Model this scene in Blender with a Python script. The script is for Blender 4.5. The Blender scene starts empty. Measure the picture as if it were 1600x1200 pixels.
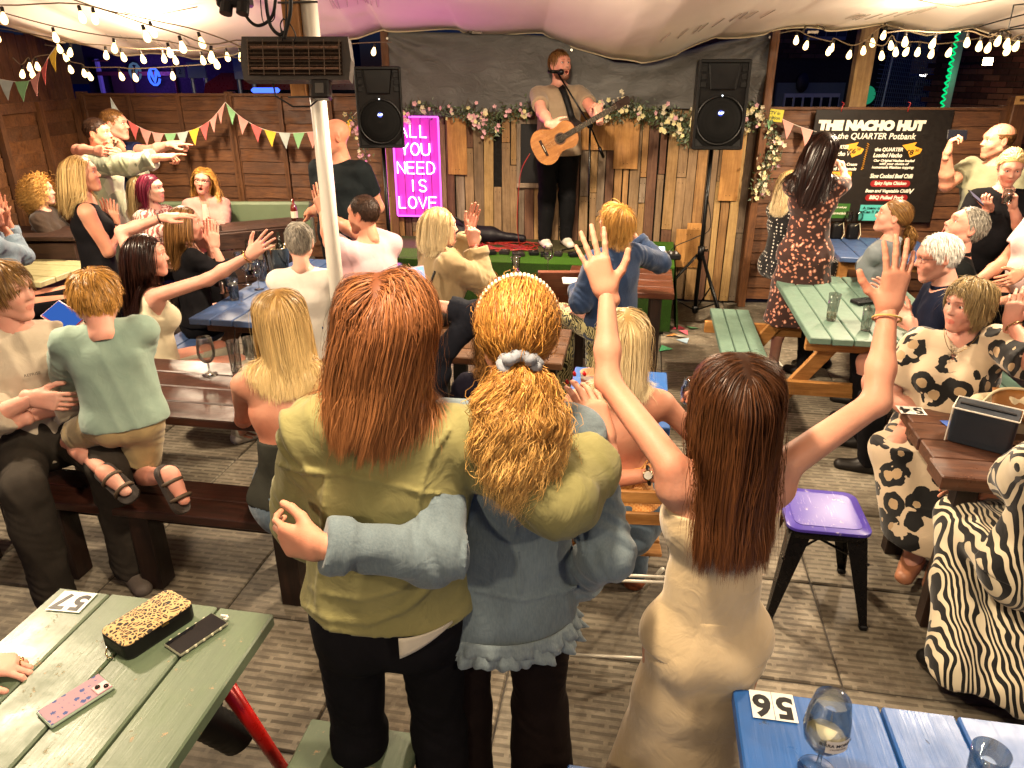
import bpy, math, random
import numpy as np
from mathutils import Vector, Matrix
random.seed(7); RNG = np.random.default_rng(7)
S = bpy.context.scene; COL = S.collection
# ---------------------------------------------------------------- camera, world, exposure
F_PX = 1150.0; PITCH = math.atan(1150/2667); CAM_H = 2.2
cam = bpy.data.cameras.new('camera'); cam_o = bpy.data.objects.new('camera', cam); COL.objects.link(cam_o)
cam.sensor_width = 36; cam.lens = F_PX/1600*36; cam.clip_start = .05; cam.clip_end = 900
cam_o.location = (0, 0, CAM_H); cam_o.rotation_euler = (math.pi/2-PITCH, 0, 0); S.camera = cam_o
S.render.resolution_x = 1024; S.render.resolution_y = 768
world = bpy.data.worlds.new('World'); S.world = world; world.use_nodes = True
wn = world.node_tree.nodes; wl = world.node_tree.links
sky = wn.new('ShaderNodeTexSky'); sky.sky_type = 'NISHITA'; sky.sun_disc = False
sky.sun_elevation = math.radians(1.2); sky.sun_rotation = math.radians(180); sky.ozone_density = 8; sky.dust_density = .2
wn['Background'].inputs[1].default_value = .12
tn = wn.new('ShaderNodeMix'); tn.data_type = 'RGBA'; tn.blend_type = 'MULTIPLY'; tn.inputs[0].default_value = 1; tn.inputs[7].default_value = (.42, .46, 1.15, 1)     # blue hour
wl.new(sky.outputs[0], tn.inputs[6]); wl.new(tn.outputs[2], wn['Background'].inputs[0])
S.view_settings.view_transform = 'Standard'; S.view_settings.look = 'None'
S.view_settings.exposure = 0.44; S.view_settings.gamma = 1
def W(px, py, z=None, Y=None):
    x = (px-800)/F_PX; u = (600-py)/F_PX
    d = Vector((x, math.cos(PITCH)+u*math.sin(PITCH), -math.sin(PITCH)+u*math.cos(PITCH)))
    t = (z-CAM_H)/d.z if z is not None else Y/d.y
    return Vector((d.x*t, d.y*t, CAM_H+d.z*t))
GA = math.radians(-9.7)                      # the floor grid and tables are turned by this much
# ---------------------------------------------------------------- materials
def rgb(h):
    if not isinstance(h, str): return (h[0], h[1], h[2], 1)
    v = [int(h[i:i+2], 16)/255 for i in (0, 2, 4)]
    return tuple(((c+.055)/1.055)**2.4 if c > .04045 else c/12.92 for c in v)+(1,)
class NT:
    def __init__(s, name):
        s.m = bpy.data.materials.new(name); s.m.use_nodes = True
        s.t = s.m.node_tree; s.b = s.t.nodes['Principled BSDF']
    def n(s, typ, **kw):
        nd = s.t.nodes.new(typ)
        for k, v in kw.items():
            if k.startswith('i_'): nd.inputs[k[2:].replace('_', ' ')].default_value = v
            else: setattr(nd, k, v)
        return nd
    def l(s, a, b): s.t.links.new(a, b)
    def co(s, scale=(1, 1, 1), rot=(0, 0, 0), kind='Object', rnd=False):
        tc = s.n('ShaderNodeTexCoord'); mp = s.n('ShaderNodeMapping')
        mp.inputs['Scale'].default_value = scale; mp.inputs['Rotation'].default_value = rot
        s.l(tc.outputs[kind], mp.inputs['Vector'])
        if rnd:
            oi = s.n('ShaderNodeObjectInfo'); ml = s.n('ShaderNodeMath', operation='MULTIPLY'); ml.inputs[1].default_value = 37
            s.l(oi.outputs['Random'], ml.inputs[0]); cb = s.n('ShaderNodeCombineXYZ')
            for i in range(3): s.l(ml.outputs[0], cb.inputs[i])
            s.l(cb.outputs[0], mp.inputs['Location'])
        return mp.outputs[0]
    def noise(s, vec, scale, detail=4, rough=.55, dist=0):
        nd = s.n('ShaderNodeTexNoise'); nd.inputs['Scale'].default_value = scale; nd.inputs['Detail'].default_value = detail
        nd.inputs['Roughness'].default_value = rough; nd.inputs['Distortion'].default_value = dist
        if vec is not None: s.l(vec, nd.inputs['Vector'])
        return nd.outputs['Fac']
    def ramp(s, fac, stops, const=False):
        nd = s.n('ShaderNodeValToRGB'); cr = nd.color_ramp
        if const: cr.interpolation = 'CONSTANT'
        while len(cr.elements) < len(stops): cr.elements.new(.5)
        for e, (p, c) in zip(cr.elements, stops): e.position = p; e.color = rgb(c) if isinstance(c, str) else (c if len(c) == 4 else rgb(c))
        s.l(fac, nd.inputs[0]); return nd.outputs[0]
    def mix(s, fac, a, b, mode='MIX'):
        nd = s.n('ShaderNodeMix', data_type='RGBA', blend_type=mode)
        for v, i in ((fac, 0), (a, 6), (b, 7)):
            if isinstance(v, (int, float)): nd.inputs[i].default_value = v
            elif isinstance(v, str): nd.inputs[i].default_value = rgb(v)
            elif isinstance(v, tuple): nd.inputs[i].default_value = tuple(v[:3])+(1,)
            else: s.l(v, nd.inputs[i])
        return nd.outputs[2]
    def math(s, op, a, b=0, c=None):
        nd = s.n('ShaderNodeMath', operation=op)
        for v, i in ((a, 0), (b, 1)) + (((c, 2),) if c is not None else ()):
            if isinstance(v, (int, float)): nd.inputs[i].default_value = v
            else: s.l(v, nd.inputs[i])
        return nd.outputs[0]
    def bump(s, h, strength=.3, dist=.005, prev=None):
        nd = s.n('ShaderNodeBump'); nd.inputs['Strength'].default_value = strength; nd.inputs['Distance'].default_value = dist
        s.l(h, nd.inputs['Height'])
        if prev is not None: s.l(prev, nd.inputs['Normal'])
        s.l(nd.outputs[0], s.b.inputs['Normal']); return nd.outputs[0]
    def base(s, c):
        if isinstance(c, (str, tuple)): s.b.inputs['Base Color'].default_value = rgb(c)
        else: s.l(c, s.b.inputs['Base Color'])
    def set(s, **kw):
        for k, v in kw.items(): s.b.inputs[k.replace('_', ' ')].default_value = v
MC = {}
def cached(fn):
    def g(*a, **k):
        key = (fn.__name__, a, tuple(sorted(k.items())))
        if key not in MC: MC[key] = fn(*a, **k)
        return MC[key]
    return g
@cached
def m_plain(c, rough=.5, metal=0.0, var=.12, spec=.5, bump=.0):
    t = NT('plain'); v = t.co(rnd=True)
    t.base(t.mix(t.math('MULTIPLY', t.noise(v, 9, 5), 1.0), c, t_dark(c, 1-2*var)))
    t.set(Roughness=rough, Metallic=metal, Specular_IOR_Level=spec*(.55 if max(rgb(c)[:3]) < .02 and rough > .2 else 1))
    t.l(t.ramp(t.noise(v, 30, 3), [(0.3, (rough*.8,)*3), (.7, (min(1, rough*1.2),)*3)]), t.b.inputs['Roughness'])
    if bump: t.bump(t.noise(v, 120, 3), bump, .002)
    return t.m
def t_dark(c, f):
    r = rgb(c); return tuple(max(0, min(1, x*f)) for x in r[:3])+(1,)
@cached
def m_cloth(c, c2=None, rough=.85, weave=900, var=.15, fold=.25, sheen=.3):
    t = NT('cloth'); v = t.co()
    c2 = c2 if c2 else t_dark(c, 1-var*1.6)
    n = t.noise(v, 6, 6, .6)
    t.base(t.mix(t.ramp(n, [(.3, (0, 0, 0)), (.7, (1, 1, 1))]), c, c2))
    dk = max(rgb(c)[:3]) < .03; t.set(Roughness=rough, Sheen_Weight=0 if dk else sheen*.5, Specular_IOR_Level=.08 if dk else .2)
    b = t.bump(t.noise(v, 12, 3, .5, 1.5), fold, .012)
    t.bump(t.noise(v, weave, 2), .25, .0006, b)
    return t.m
@cached
def m_denim(c, c2, c3):
    t = NT('denim'); v = t.co()
    n = t.noise(v, 5, 7, .65, .6)
    f = t.noise(t.co((1, 1, .15)), 260, 2)
    col = t.mix(t.ramp(n, [(.3, (0, 0, 0)), (.68, (1, 1, 1))]), c, c2)
    t.base(t.mix(t.math('MULTIPLY', f, .4), col, c3)); t.set(Roughness=.9, Sheen_Weight=.15, Specular_IOR_Level=.2)
    b = t.bump(t.noise(v, 14, 4, .55, 2), .35, .01); t.bump(f, .4, .001, b)
    return t.m
@cached
def m_print(kind, a, b, c=None):
    t = NT(kind+'_print'); v = t.co()
    w = t.n('ShaderNodeTexNoise'); w.inputs['Scale'].default_value = 14; t.l(v, w.inputs['Vector'])
    wv = t.n('ShaderNodeVectorMath', operation='MULTIPLY_ADD'); t.l(w.outputs['Color'], wv.inputs[0]); wv.inputs[1].default_value = (.06,)*3; t.l(v, wv.inputs[2])
    v2 = wv.outputs[0]
    if kind == 'leopard': w.inputs['Scale'].default_value = 30; wv.inputs[1].default_value = (.022,)*3
    def vor(vec, sc, feat='F1', rnd=1.0):
        n = t.n('ShaderNodeTexVoronoi', feature=feat); n.inputs['Scale'].default_value = sc; n.inputs['Randomness'].default_value = rnd; t.l(vec, n.inputs['Vector']); return n.outputs['Distance']
    if kind == 'leopard':        # large broken rings
        d = vor(v2, 9.2)
        ring = t.math('LESS_THAN', t.math('ABSOLUTE', t.math('SUBTRACT', d, .37)), .145)
        gap = t.math('GREATER_THAN', t.noise(v, 13, 2), .40)
        k = t.math('MULTIPLY', ring, gap)
        inner = t.math('LESS_THAN', d, .22)
        base = t.mix(t.math('MULTIPLY', inner, .8), a, c or a)
        col = t.mix(k, base, b)
    elif kind == 'cheetah':      # dense small rings
        d = vor(v2, 75, 'DISTANCE_TO_EDGE')
        k = t.math('GREATER_THAN', d, .13); d1 = vor(v2, 75)
        inn = t.math('LESS_THAN', d1, .22)
        col = t.mix(t.math('MULTIPLY', k, t.math('SUBTRACT', 1, t.math('MULTIPLY', inn, .55))), a, b)
    elif kind == 'zebra':
        wv2 = t.n('ShaderNodeTexWave'); wv2.inputs['Scale'].default_value = 16; wv2.inputs['Distortion'].default_value = 11; wv2.inputs['Detail'].default_value = 1.5
        wv2.inputs['Detail Scale'].default_value = .9; wv2.bands_direction = 'X'; t.l(t.co((1, .6, .35), (0, .35, .2)), wv2.inputs['Vector'])
        k = t.math('GREATER_THAN', wv2.outputs['Fac'], .56); col = t.mix(k, b, a)
    elif kind == 'polka':
        d = vor(v, 34, 'F1', .15); col = t.mix(t.math('LESS_THAN', d, .27), a, b)
    elif kind == 'floral':
        d = vor(v2, 30); k = t.math('LESS_THAN', d, .36); k2 = t.math('LESS_THAN', d, .16)
        col = t.mix(k, a, b); col = t.mix(k2, col, c)
    elif kind == 'leaf':
        wv2 = t.n('ShaderNodeTexWave'); wv2.inputs['Scale'].default_value = 16; wv2.inputs['Distortion'].default_value = 12; wv2.inputs['Detail'].default_value = 1; t.l(v2, wv2.inputs['Vector'])
        col = t.mix(t.math('GREATER_THAN', wv2.outputs['Fac'], .5), b, a)
    elif kind == 'camo':
        n1 = t.noise(v, 5, 2, .4, .4); n2 = t.noise(t.co(rot=(1, 2, 0)), 6, 2, .4, .4)
        col = t.mix(t.math('GREATER_THAN', n1, .53), a, b); col = t.mix(t.math('GREATER_THAN', n2, .56), col, c)
    elif kind == 'stripe':
        wv2 = t.n('ShaderNodeTexWave'); wv2.inputs['Scale'].default_value = 14; wv2.bands_direction = 'X'; t.l(v2, wv2.inputs['Vector'])
        col = t.mix(t.math('GREATER_THAN', wv2.outputs['Fac'], .6), b, a)
    elif kind == 'gingham':
        wv2 = t.n('ShaderNodeTexChecker'); wv2.inputs['Scale'].default_value = 110; t.l(v, wv2.inputs['Vector']); col = t.mix(t.math('MULTIPLY', wv2.outputs['Fac'], .7), b, a)
    t.base(col); t.set(Roughness=.8, Specular_IOR_Level=.25, Sheen_Weight=.2)
    t.bump(t.noise(v, 11, 3, .5, 1.5), .3, .01)
    return t.m
@cached
def m_skin(c):
    t = NT('skin'); v = t.co()
    at = t.n('ShaderNodeAttribute', attribute_name='tint')
    n = t.ramp(t.noise(v, 10, 5), [(.3, (.86, .81, .78)), (.7, (1.05, 1.04, 1.03))])
    pink = t.ramp(t.noise(t.co(rot=(1, 1, 0)), 5, 2), [(.35, (1, 1, 1)), (.7, (1.04, .80, .74))])
    col = t.mix(1.0, c, n, 'MULTIPLY'); col = t.mix(1.0, col, pink, 'MULTIPLY'); col = t.mix(1.0, col, at.outputs['Color'], 'MULTIPLY')
    t.base(col); t.set(Roughness=.55, Subsurface_Weight=.15, Subsurface_Scale=.012, Specular_IOR_Level=.32)
    t.b.inputs['Subsurface Radius'].default_value = (1, .35, .2)
    b = t.bump(t.noise(v, 45, 5, .65), .3, .004); t.bump(t.noise(v, 420, 2), .35, .0009, b)
    return t.m
@cached
def m_hair(dark, light, tip=None, rough=.38):
    t = NT('hair'); at = t.n('ShaderNodeAttribute', attribute_name='hc'); sp = t.n('ShaderNodeSeparateColor'); t.l(at.outputs['Color'], sp.inputs[0])
    col = t.mix(sp.outputs[0], dark, light)
    if tip: col = t.mix(t.ramp(sp.outputs[1], [(.1, (0, 0, 0)), (.55, (1, 1, 1))]), col, tip) if False else t.mix(t.math('MULTIPLY', sp.outputs[1], .7), col, tip)
    t.base(col); t.set(Roughness=rough, Specular_IOR_Level=.22)
    return t.m
@cached
def m_wood(c, c2, rough=.55, axis=0, grain=1.0, var=.5, wet=False):
    """timber with grain along one object axis, its own tint per piece"""
    sc = [14, 14, 14]; sc[axis] = 1.1
    t = NT('timber'); v = t.co(tuple(sc), rnd=True)
    g = t.noise(v, 3.2, 8, .62, .8)
    oi = t.n('ShaderNodeObjectInfo')
    col = t.mix(t.ramp(g, [(.32, (0, 0, 0)), (.68, (1, 1, 1))]), c, c2)
    tint = t.ramp(oi.outputs['Random'], [(0, (1-var*.5,)*3), (1, (1+var*.35, 1+var*.33, 1+var*.3))])
    col = t.mix(1.0, col, tint, 'MULTIPLY')
    st = t.ramp(t.noise(t.co(rnd=True), 4, 6, .7), [(.35, (.72, .70, .68)), (.6, (1, 1, 1))])
    t.base(t.mix(1.0, col, st, 'MULTIPLY'))
    t.set(Specular_IOR_Level=.4)
    t.l(t.ramp(t.noise(t.co(rnd=True), 7, 5), [(.3, (rough*.65,)*3), (.7, (min(1, rough*1.25),)*3)]), t.b.inputs['Roughness'])
    t.bump(g, .35*grain, .004)
    return t.m
@cached
def m_paint(c, under='6b563c', rough=.42, axis=1, wear=.62):
    """painted table board: brush grain, chips at the surface showing timber"""
    sc = [18, 18, 18]; sc[axis] = 1.0
    t = NT('painted_timber'); v = t.co(tuple(sc), rnd=True); u = t.co(rnd=True)
    g = t.noise(v, 4, 7, .6, .5)
    n = t.noise(u, 5, 8, .7)
    col = t.mix(t.ramp(n, [(.35, (0, 0, 0)), (.65, (1, 1, 1))]), c, t_dark(c, .78))
    col = t.mix(t.math('MULTIPLY', t.ramp(g, [(.45, (0, 0, 0)), (.7, (1, 1, 1))]), .22), col, t_dark(c, .55))
    chip = t.ramp(t.noise(t.co((9, 9, 9), rnd=True), 2.6, 9, .75), [(wear, (0, 0, 0)), (wear+.03, (1, 1, 1))])
    t.base(t.mix(chip, col, under)); t.set(Specular_IOR_Level=.5)
    t.l(t.ramp(n, [(.3, (rough*.7,)*3), (.7, (rough*1.4,)*3)]), t.b.inputs['Roughness'])
    b = t.bump(g, .3, .0025); t.bump(chip, .4, -.001, b)
    return t.m
@cached
def m_emit(c, s):
    t = NT('glowing'); t.base((0, 0, 0, 1)); t.set(Specular_IOR_Level=0.0); t.b.inputs['Emission Color'].default_value = rgb(c); t.b.inputs['Emission Strength'].default_value = s
    try: t.m.cycles.emission_sampling = 'NONE' if s < 60 else 'AUTO'
    except Exception: pass
    return t.m
@cached
def m_glass(c='f4fbf8', rough=.02, ior=1.3):
    t = NT('glass'); out = [n for n in t.t.nodes if n.type == 'OUTPUT_MATERIAL'][0]      # thin wall: clear, with a sharp rim reflection
    tr = t.n('ShaderNodeBsdfTransparent'); tr.inputs[0].default_value = (.93, .95, .94, 1); gl = t.n('ShaderNodeBsdfGlossy'); gl.inputs['Roughness'].default_value = .03
    lw = t.n('ShaderNodeLayerWeight'); lw.inputs[0].default_value = .28; f = t.math('MULTIPLY_ADD', lw.outputs['Fresnel'], .75, .03); mx = t.n('ShaderNodeMixShader')
    t.l(f, mx.inputs[0]); t.l(tr.outputs[0], mx.inputs[1]); t.l(gl.outputs[0], mx.inputs[2]); t.l(mx.outputs[0], out.inputs[0])
    return t.m
@cached
def m_liquid(c):
    t = NT('drink'); t.base(c); t.set(Roughness=.05, Alpha=.8, IOR=1.33, Specular_IOR_Level=.6); return t.m
# ---------------------------------------------------------------- mesh building
class MB:
    def __init__(s): s.v = []; s.f = []
    def add(s, vs, fs):
        o = len(s.v); s.v += [tuple(v) for v in vs]; s.f += [tuple(i+o for i in f) for f in fs]; return s
    def box(s, c, d, rz=0, R=None, bev=0.0):
        hx, hy, hz = d[0]/2, d[1]/2, d[2]/2
        M = R if R is not None else Matrix.Rotation(rz, 3, 'Z')
        if bev <= 0:
            vs = [(x, y, z) for x in (-hx, hx) for y in (-hy, hy) for z in (-hz, hz)]
            fs = [(0, 1, 3, 2), (4, 6, 7, 5), (0, 4, 5, 1), (2, 3, 7, 6), (0, 2, 6, 4), (1, 5, 7, 3)]
        else:
            vs = []; b = min(bev, hx*.9, hy*.9, hz*.9)
            idx = {}
            for sx in (-1, 1):
                for sy in (-1, 1):
                    for sz in (-1, 1):
                        for ax in range(3):
                            p = [sx*(hx-b), sy*(hy-b), sz*(hz-b)]; h = (hx, hy, hz)[ax]; p[ax] = (sx, sy, sz)[ax]*h
                            idx[(sx, sy, sz, ax)] = len(vs); vs.append(tuple(p))
            fs = []
            for ax in range(3):
                a1, a2 = [(1, 2), (2, 0), (0, 1)][ax]
                for sg in (-1, 1):
                    q = []
                    for u, w in ((-1, -1), (1, -1), (1, 1), (-1, 1)):
                        k = [0, 0, 0]; k[ax] = sg; k[a1] = u; k[a2] = w; q.append(idx[(k[0], k[1], k[2], ax)])
                    fs.append(tuple(q if sg > 0 else q[::-1]))
            for ax in range(3):      # edges
                a1, a2 = [(1, 2), (2, 0), (0, 1)][ax]
                for u in (-1, 1):
                    for w in (-1, 1):
                        k0 = [0, 0, 0]; k0[ax] = -1; k0[a1] = u; k0[a2] = w; k1 = list(k0); k1[ax] = 1
                        q = [idx[(*k0, a1)], idx[(*k1, a1)], idx[(*k1, a2)], idx[(*k0, a2)]]
                        fs.append(tuple(q if u*w < 0 else q[::-1]))
            for sx in (-1, 1):
                for sy in (-1, 1):
                    for sz in (-1, 1):
                        q = [idx[(sx, sy, sz, a)] for a in range(3)]
                        fs.append(tuple(q if sx*sy*sz > 0 else q[::-1]))
        c = Vector(c); return s.add([tuple(M @ Vector(v)+c) for v in vs], fs)
    def tube(s, pts, r, n=8, cap=True):
        pts = [Vector(p) for p in pts]; m = len(pts); rs = r if isinstance(r, (list, tuple)) else [r]*m
        ref = Vector((0, 0, 1)); d0 = (pts[1]-pts[0]).normalized()
        if abs(d0.z) > .9: ref = Vector((1, 0, 0))
        vs = []; u = ref.cross(d0).normalized()
        for i, p in enumerate(pts):
            d = (pts[min(i+1, m-1)]-pts[max(i-1, 0)]).normalized()
            u = (u-d*u.dot(d));
            u = u.normalized() if u.length > 1e-6 else d.orthogonal().normalized()
            w = d.cross(u)
            for k in range(n):
                a = 2*math.pi*k/n; vs.append(tuple(p+(u*math.cos(a)+w*math.sin(a))*rs[i]))
        fs = [(i*n+k, i*n+(k+1) % n, (i+1)*n+(k+1) % n, (i+1)*n+k) for i in range(m-1) for k in range(n)]
        if cap: fs += [tuple(range(n))[::-1], tuple((m-1)*n+k for k in range(n))]
        return s.add(vs, fs)
    def lathe(s, prof, c=(0, 0, 0), n=20, M=None):
        vs = []; c = Vector(c); m = len(prof)
        for r, z in prof:
            for k in range(n):
                a = 2*math.pi*k/n; p = Vector((max(r, 1e-5)*math.cos(a), max(r, 1e-5)*math.sin(a), z))
                vs.append(tuple((M @ p if M is not None else p)+c))
        fs = [(i*n+k, i*n+(k+1) % n, (i+1)*n+(k+1) % n, (i+1)*n+k) for i in range(m-1) for k in range(n)]
        return s.add(vs, fs)
    def prism(s, pts2, z0, z1, M=None):
        n = len(pts2); vs = [(x, y, z0) for x, y in pts2]+[(x, y, z1) for x, y in pts2]
        fs = [tuple(range(n))[::-1], tuple(range(n, 2*n))]+[(i, (i+1) % n, n+(i+1) % n, n+i) for i in range(n)]
        if M is not None: vs = [tuple(M @ Vector(v)) for v in vs]
        return s.add(vs, fs)
    def grid(s, fn, nu, nv):
        vs = [tuple(fn(i/nu, j/nv)) for j in range(nv+1) for i in range(nu+1)]
        fs = [(j*(nu+1)+i, j*(nu+1)+i+1, (j+1)*(nu+1)+i+1, (j+1)*(nu+1)+i) for j in range(nv) for i in range(nu)]
        return s.add(vs, fs)
    def mesh(s, name, mat=None, smooth=False):
        me = bpy.data.meshes.new(name); me.from_pydata(s.v, [], s.f); me.update()
        if mat: me.materials.append(mat)
        if smooth: me.polygons.foreach_set('use_smooth', [True]*len(me.polygons))
        return me
    def build(s, name, mat, parent=None, smooth=False, loc=None, kind=None, auto=False):
        me = s.mesh(name, mat, smooth)
        if auto:
            me.polygons.foreach_set('use_smooth', [True]*len(me.polygons)); me.set_sharp_from_angle(angle=math.radians(38))
        return link(name, me, parent, loc, kind)
def link(name, me, parent=None, loc=None, kind=None, rot=None):
    o = bpy.data.objects.new(name, me); COL.objects.link(o)
    if parent is not None: o.parent = parent
    if loc is not None: o.location = loc
    if rot is not None: o.rotation_euler = rot
    if kind: o['kind'] = kind
    return o
def tag(o, label=None, cat=None, group=None, kind=None):
    if label: o['label'] = label
    if cat: o['category'] = cat
    if group: o['group'] = group
    if kind: o['kind'] = kind
    return o
def thing(name, label, cat, loc=(0, 0, 0), rz=0, group=None):
    o = bpy.data.objects.new(name, None); COL.objects.link(o); o.location = loc; o.rotation_euler = (0, 0, rz); o.empty_display_size = .1
    return tag(o, label, cat, group)
def npmesh(name, V, Fq, mat, attrs=None, tris=None):
    me = bpy.data.meshes.new(name); V = np.asarray(V, np.float32); Fq = np.asarray(Fq, np.int32)
    k = Fq.shape[1]; me.vertices.add(len(V)); me.vertices.foreach_set('co', V.ravel())
    me.loops.add(Fq.size); me.loops.foreach_set('vertex_index', Fq.ravel())
    me.polygons.add(len(Fq)); me.polygons.foreach_set('loop_start', np.arange(0, Fq.size, k, dtype=np.int32)); me.polygons.foreach_set('loop_total', np.full(len(Fq), k, np.int32))
    me.polygons.foreach_set('use_smooth', np.ones(len(Fq), bool))
    me.update(calc_edges=True)
    if attrs:
        for an, A in attrs.items():
            a = me.attributes.new(an, 'FLOAT_COLOR', 'POINT'); B = np.ones((len(V), 4), np.float32); B[:, :A.shape[1]] = A; a.data.foreach_set('color', B.ravel())
    for m in (mat if isinstance(mat, (list, tuple)) else [mat]): me.materials.append(m)
    return me
def text_mesh(txt, size, mat, depth=.001, shear=0.0, spacing=1.0, bold=0.0, align='CENTER'):
    c = bpy.data.curves.new('lettering', 'FONT'); c.body = txt; c.size = size; c.extrude = depth; c.shear = shear; c.space_character = spacing; c.offset = bold
    c.align_x = align; c.align_y = 'CENTER'; c.resolution_u = 3
    o = bpy.data.objects.new('tmp', c); COL.objects.link(o)
    bpy.context.view_layer.update()
    me = bpy.data.meshes.new_from_object(o.evaluated_get(bpy.context.evaluated_depsgraph_get()))
    bpy.data.objects.remove(o); bpy.data.curves.remove(c); me.name = 'lettering'
    me.materials.clear(); me.materials.append(mat); return me
def sm(pts, n=5):
    out = []; P = [pts[0]]+pts+[pts[-1]]
    for i in range(1, len(P)-2):
        for k in range(n):
            t_ = k/n; a, b, c, d = P[i-1], P[i], P[i+1], P[i+2]
            out.append(tuple(.5*((2*b[j])+(c[j]-a[j])*t_+(2*a[j]-5*b[j]+4*c[j]-d[j])*t_*t_+(-a[j]+3*b[j]-3*c[j]+d[j])*t_**3) for j in range(len(b))))
    return out+[pts[-1]]
# ---------------------------------------------------------------- implicit surfaces (numpy) -> quad meshes
f32 = np.float32
def A3(v): return np.array([v[0], v[1], v[2]], f32)
class Cap:                       # tapered capsule, optionally wider along `side`, optionally cut by planes
    def __init__(s, a, b, ra, rb, side=None, kw=1.0, kwb=None, cuts=(), wr=0.0, wf=90.0):
        s.a, s.b, s.ra, s.rb, s.kw, s.kwb = A3(a), A3(b), ra, rb, kw, (kw if kwb is None else kwb)
        s.side = None if side is None else A3(Vector(side).normalized()); s.cuts = [(A3(p), A3(n)) for p, n in cuts]; s.wr = wr; s.wf = wf
    def bb(s):
        r = max(s.ra, s.rb)*max(s.kw, s.kwb, 1)
        return np.minimum(s.a, s.b)-r, np.maximum(s.a, s.b)+r
    def grow(s, g, **k):
        c = Cap(s.a, s.b, s.ra+g, s.rb+g, None, s.kw, s.kwb); c.side = s.side; c.cuts = list(s.cuts); c.wr = k.get('wr', s.wr)
        if s.side is not None:   # keep the growth even on the wide side
            c.kw = (s.ra*s.kw+g)/(s.ra+g); c.kwb = (s.rb*s.kwb+g)/(s.rb+g)
        return c
    def ev(s, P):
        ba = s.b-s.a; L2 = float(ba@ba)+1e-9; q = P-s.a; t = np.clip((q@ba)/L2, 0, 1)
        q = q-t[..., None]*ba
        if s.side is not None:
            k = s.kw+(s.kwb-s.kw)*t; qs = q@s.side; q = q-s.side*(qs*(1-1/k))[..., None]
        r = s.ra+(s.rb-s.ra)*t
        if s.wr: r = r+s.wr*np.sin(t*math.sqrt(L2)*s.wf+4*np.sin(P[..., 0]*31+P[..., 2]*17)+3*np.sin(P[..., 1]*23))*(.4+.6*np.abs(2*t-1))
        d = np.sqrt(np.einsum('...i,...i', q, q))-r
        for p, n in s.cuts: d = np.maximum(d, (P-p)@n)
        return d
class Ell:
    def __init__(s, c, r, M=None): s.c = A3(c); s.r = A3(r); s.M = None if M is None else np.array(M, f32)
    def bb(s):
        m = float(s.r.max()) if s.M is not None else s.r
        return s.c-m, s.c+m
    def grow(s, g, **k): e = Ell(s.c, s.r+g); e.M = s.M; return e
    def ev(s, P):
        q = P-s.c
        if s.M is not None: q = q@s.M
        k = np.sqrt((((q/s.r)**2)).sum(-1)); return (k-1)*float(s.r.min())*np.where(k > 1, 1.0, 1.0)
def smin(a, b, k):
    h = np.maximum(k-np.abs(a-b), 0)/k; return np.minimum(a, b)-h*h*k*.25
def sdf_points(prims, P, k=.03):
    d = None
    for p in prims:
        e = p.ev(P); d = e if d is None else smin(d, e, k)
    return d
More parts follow.
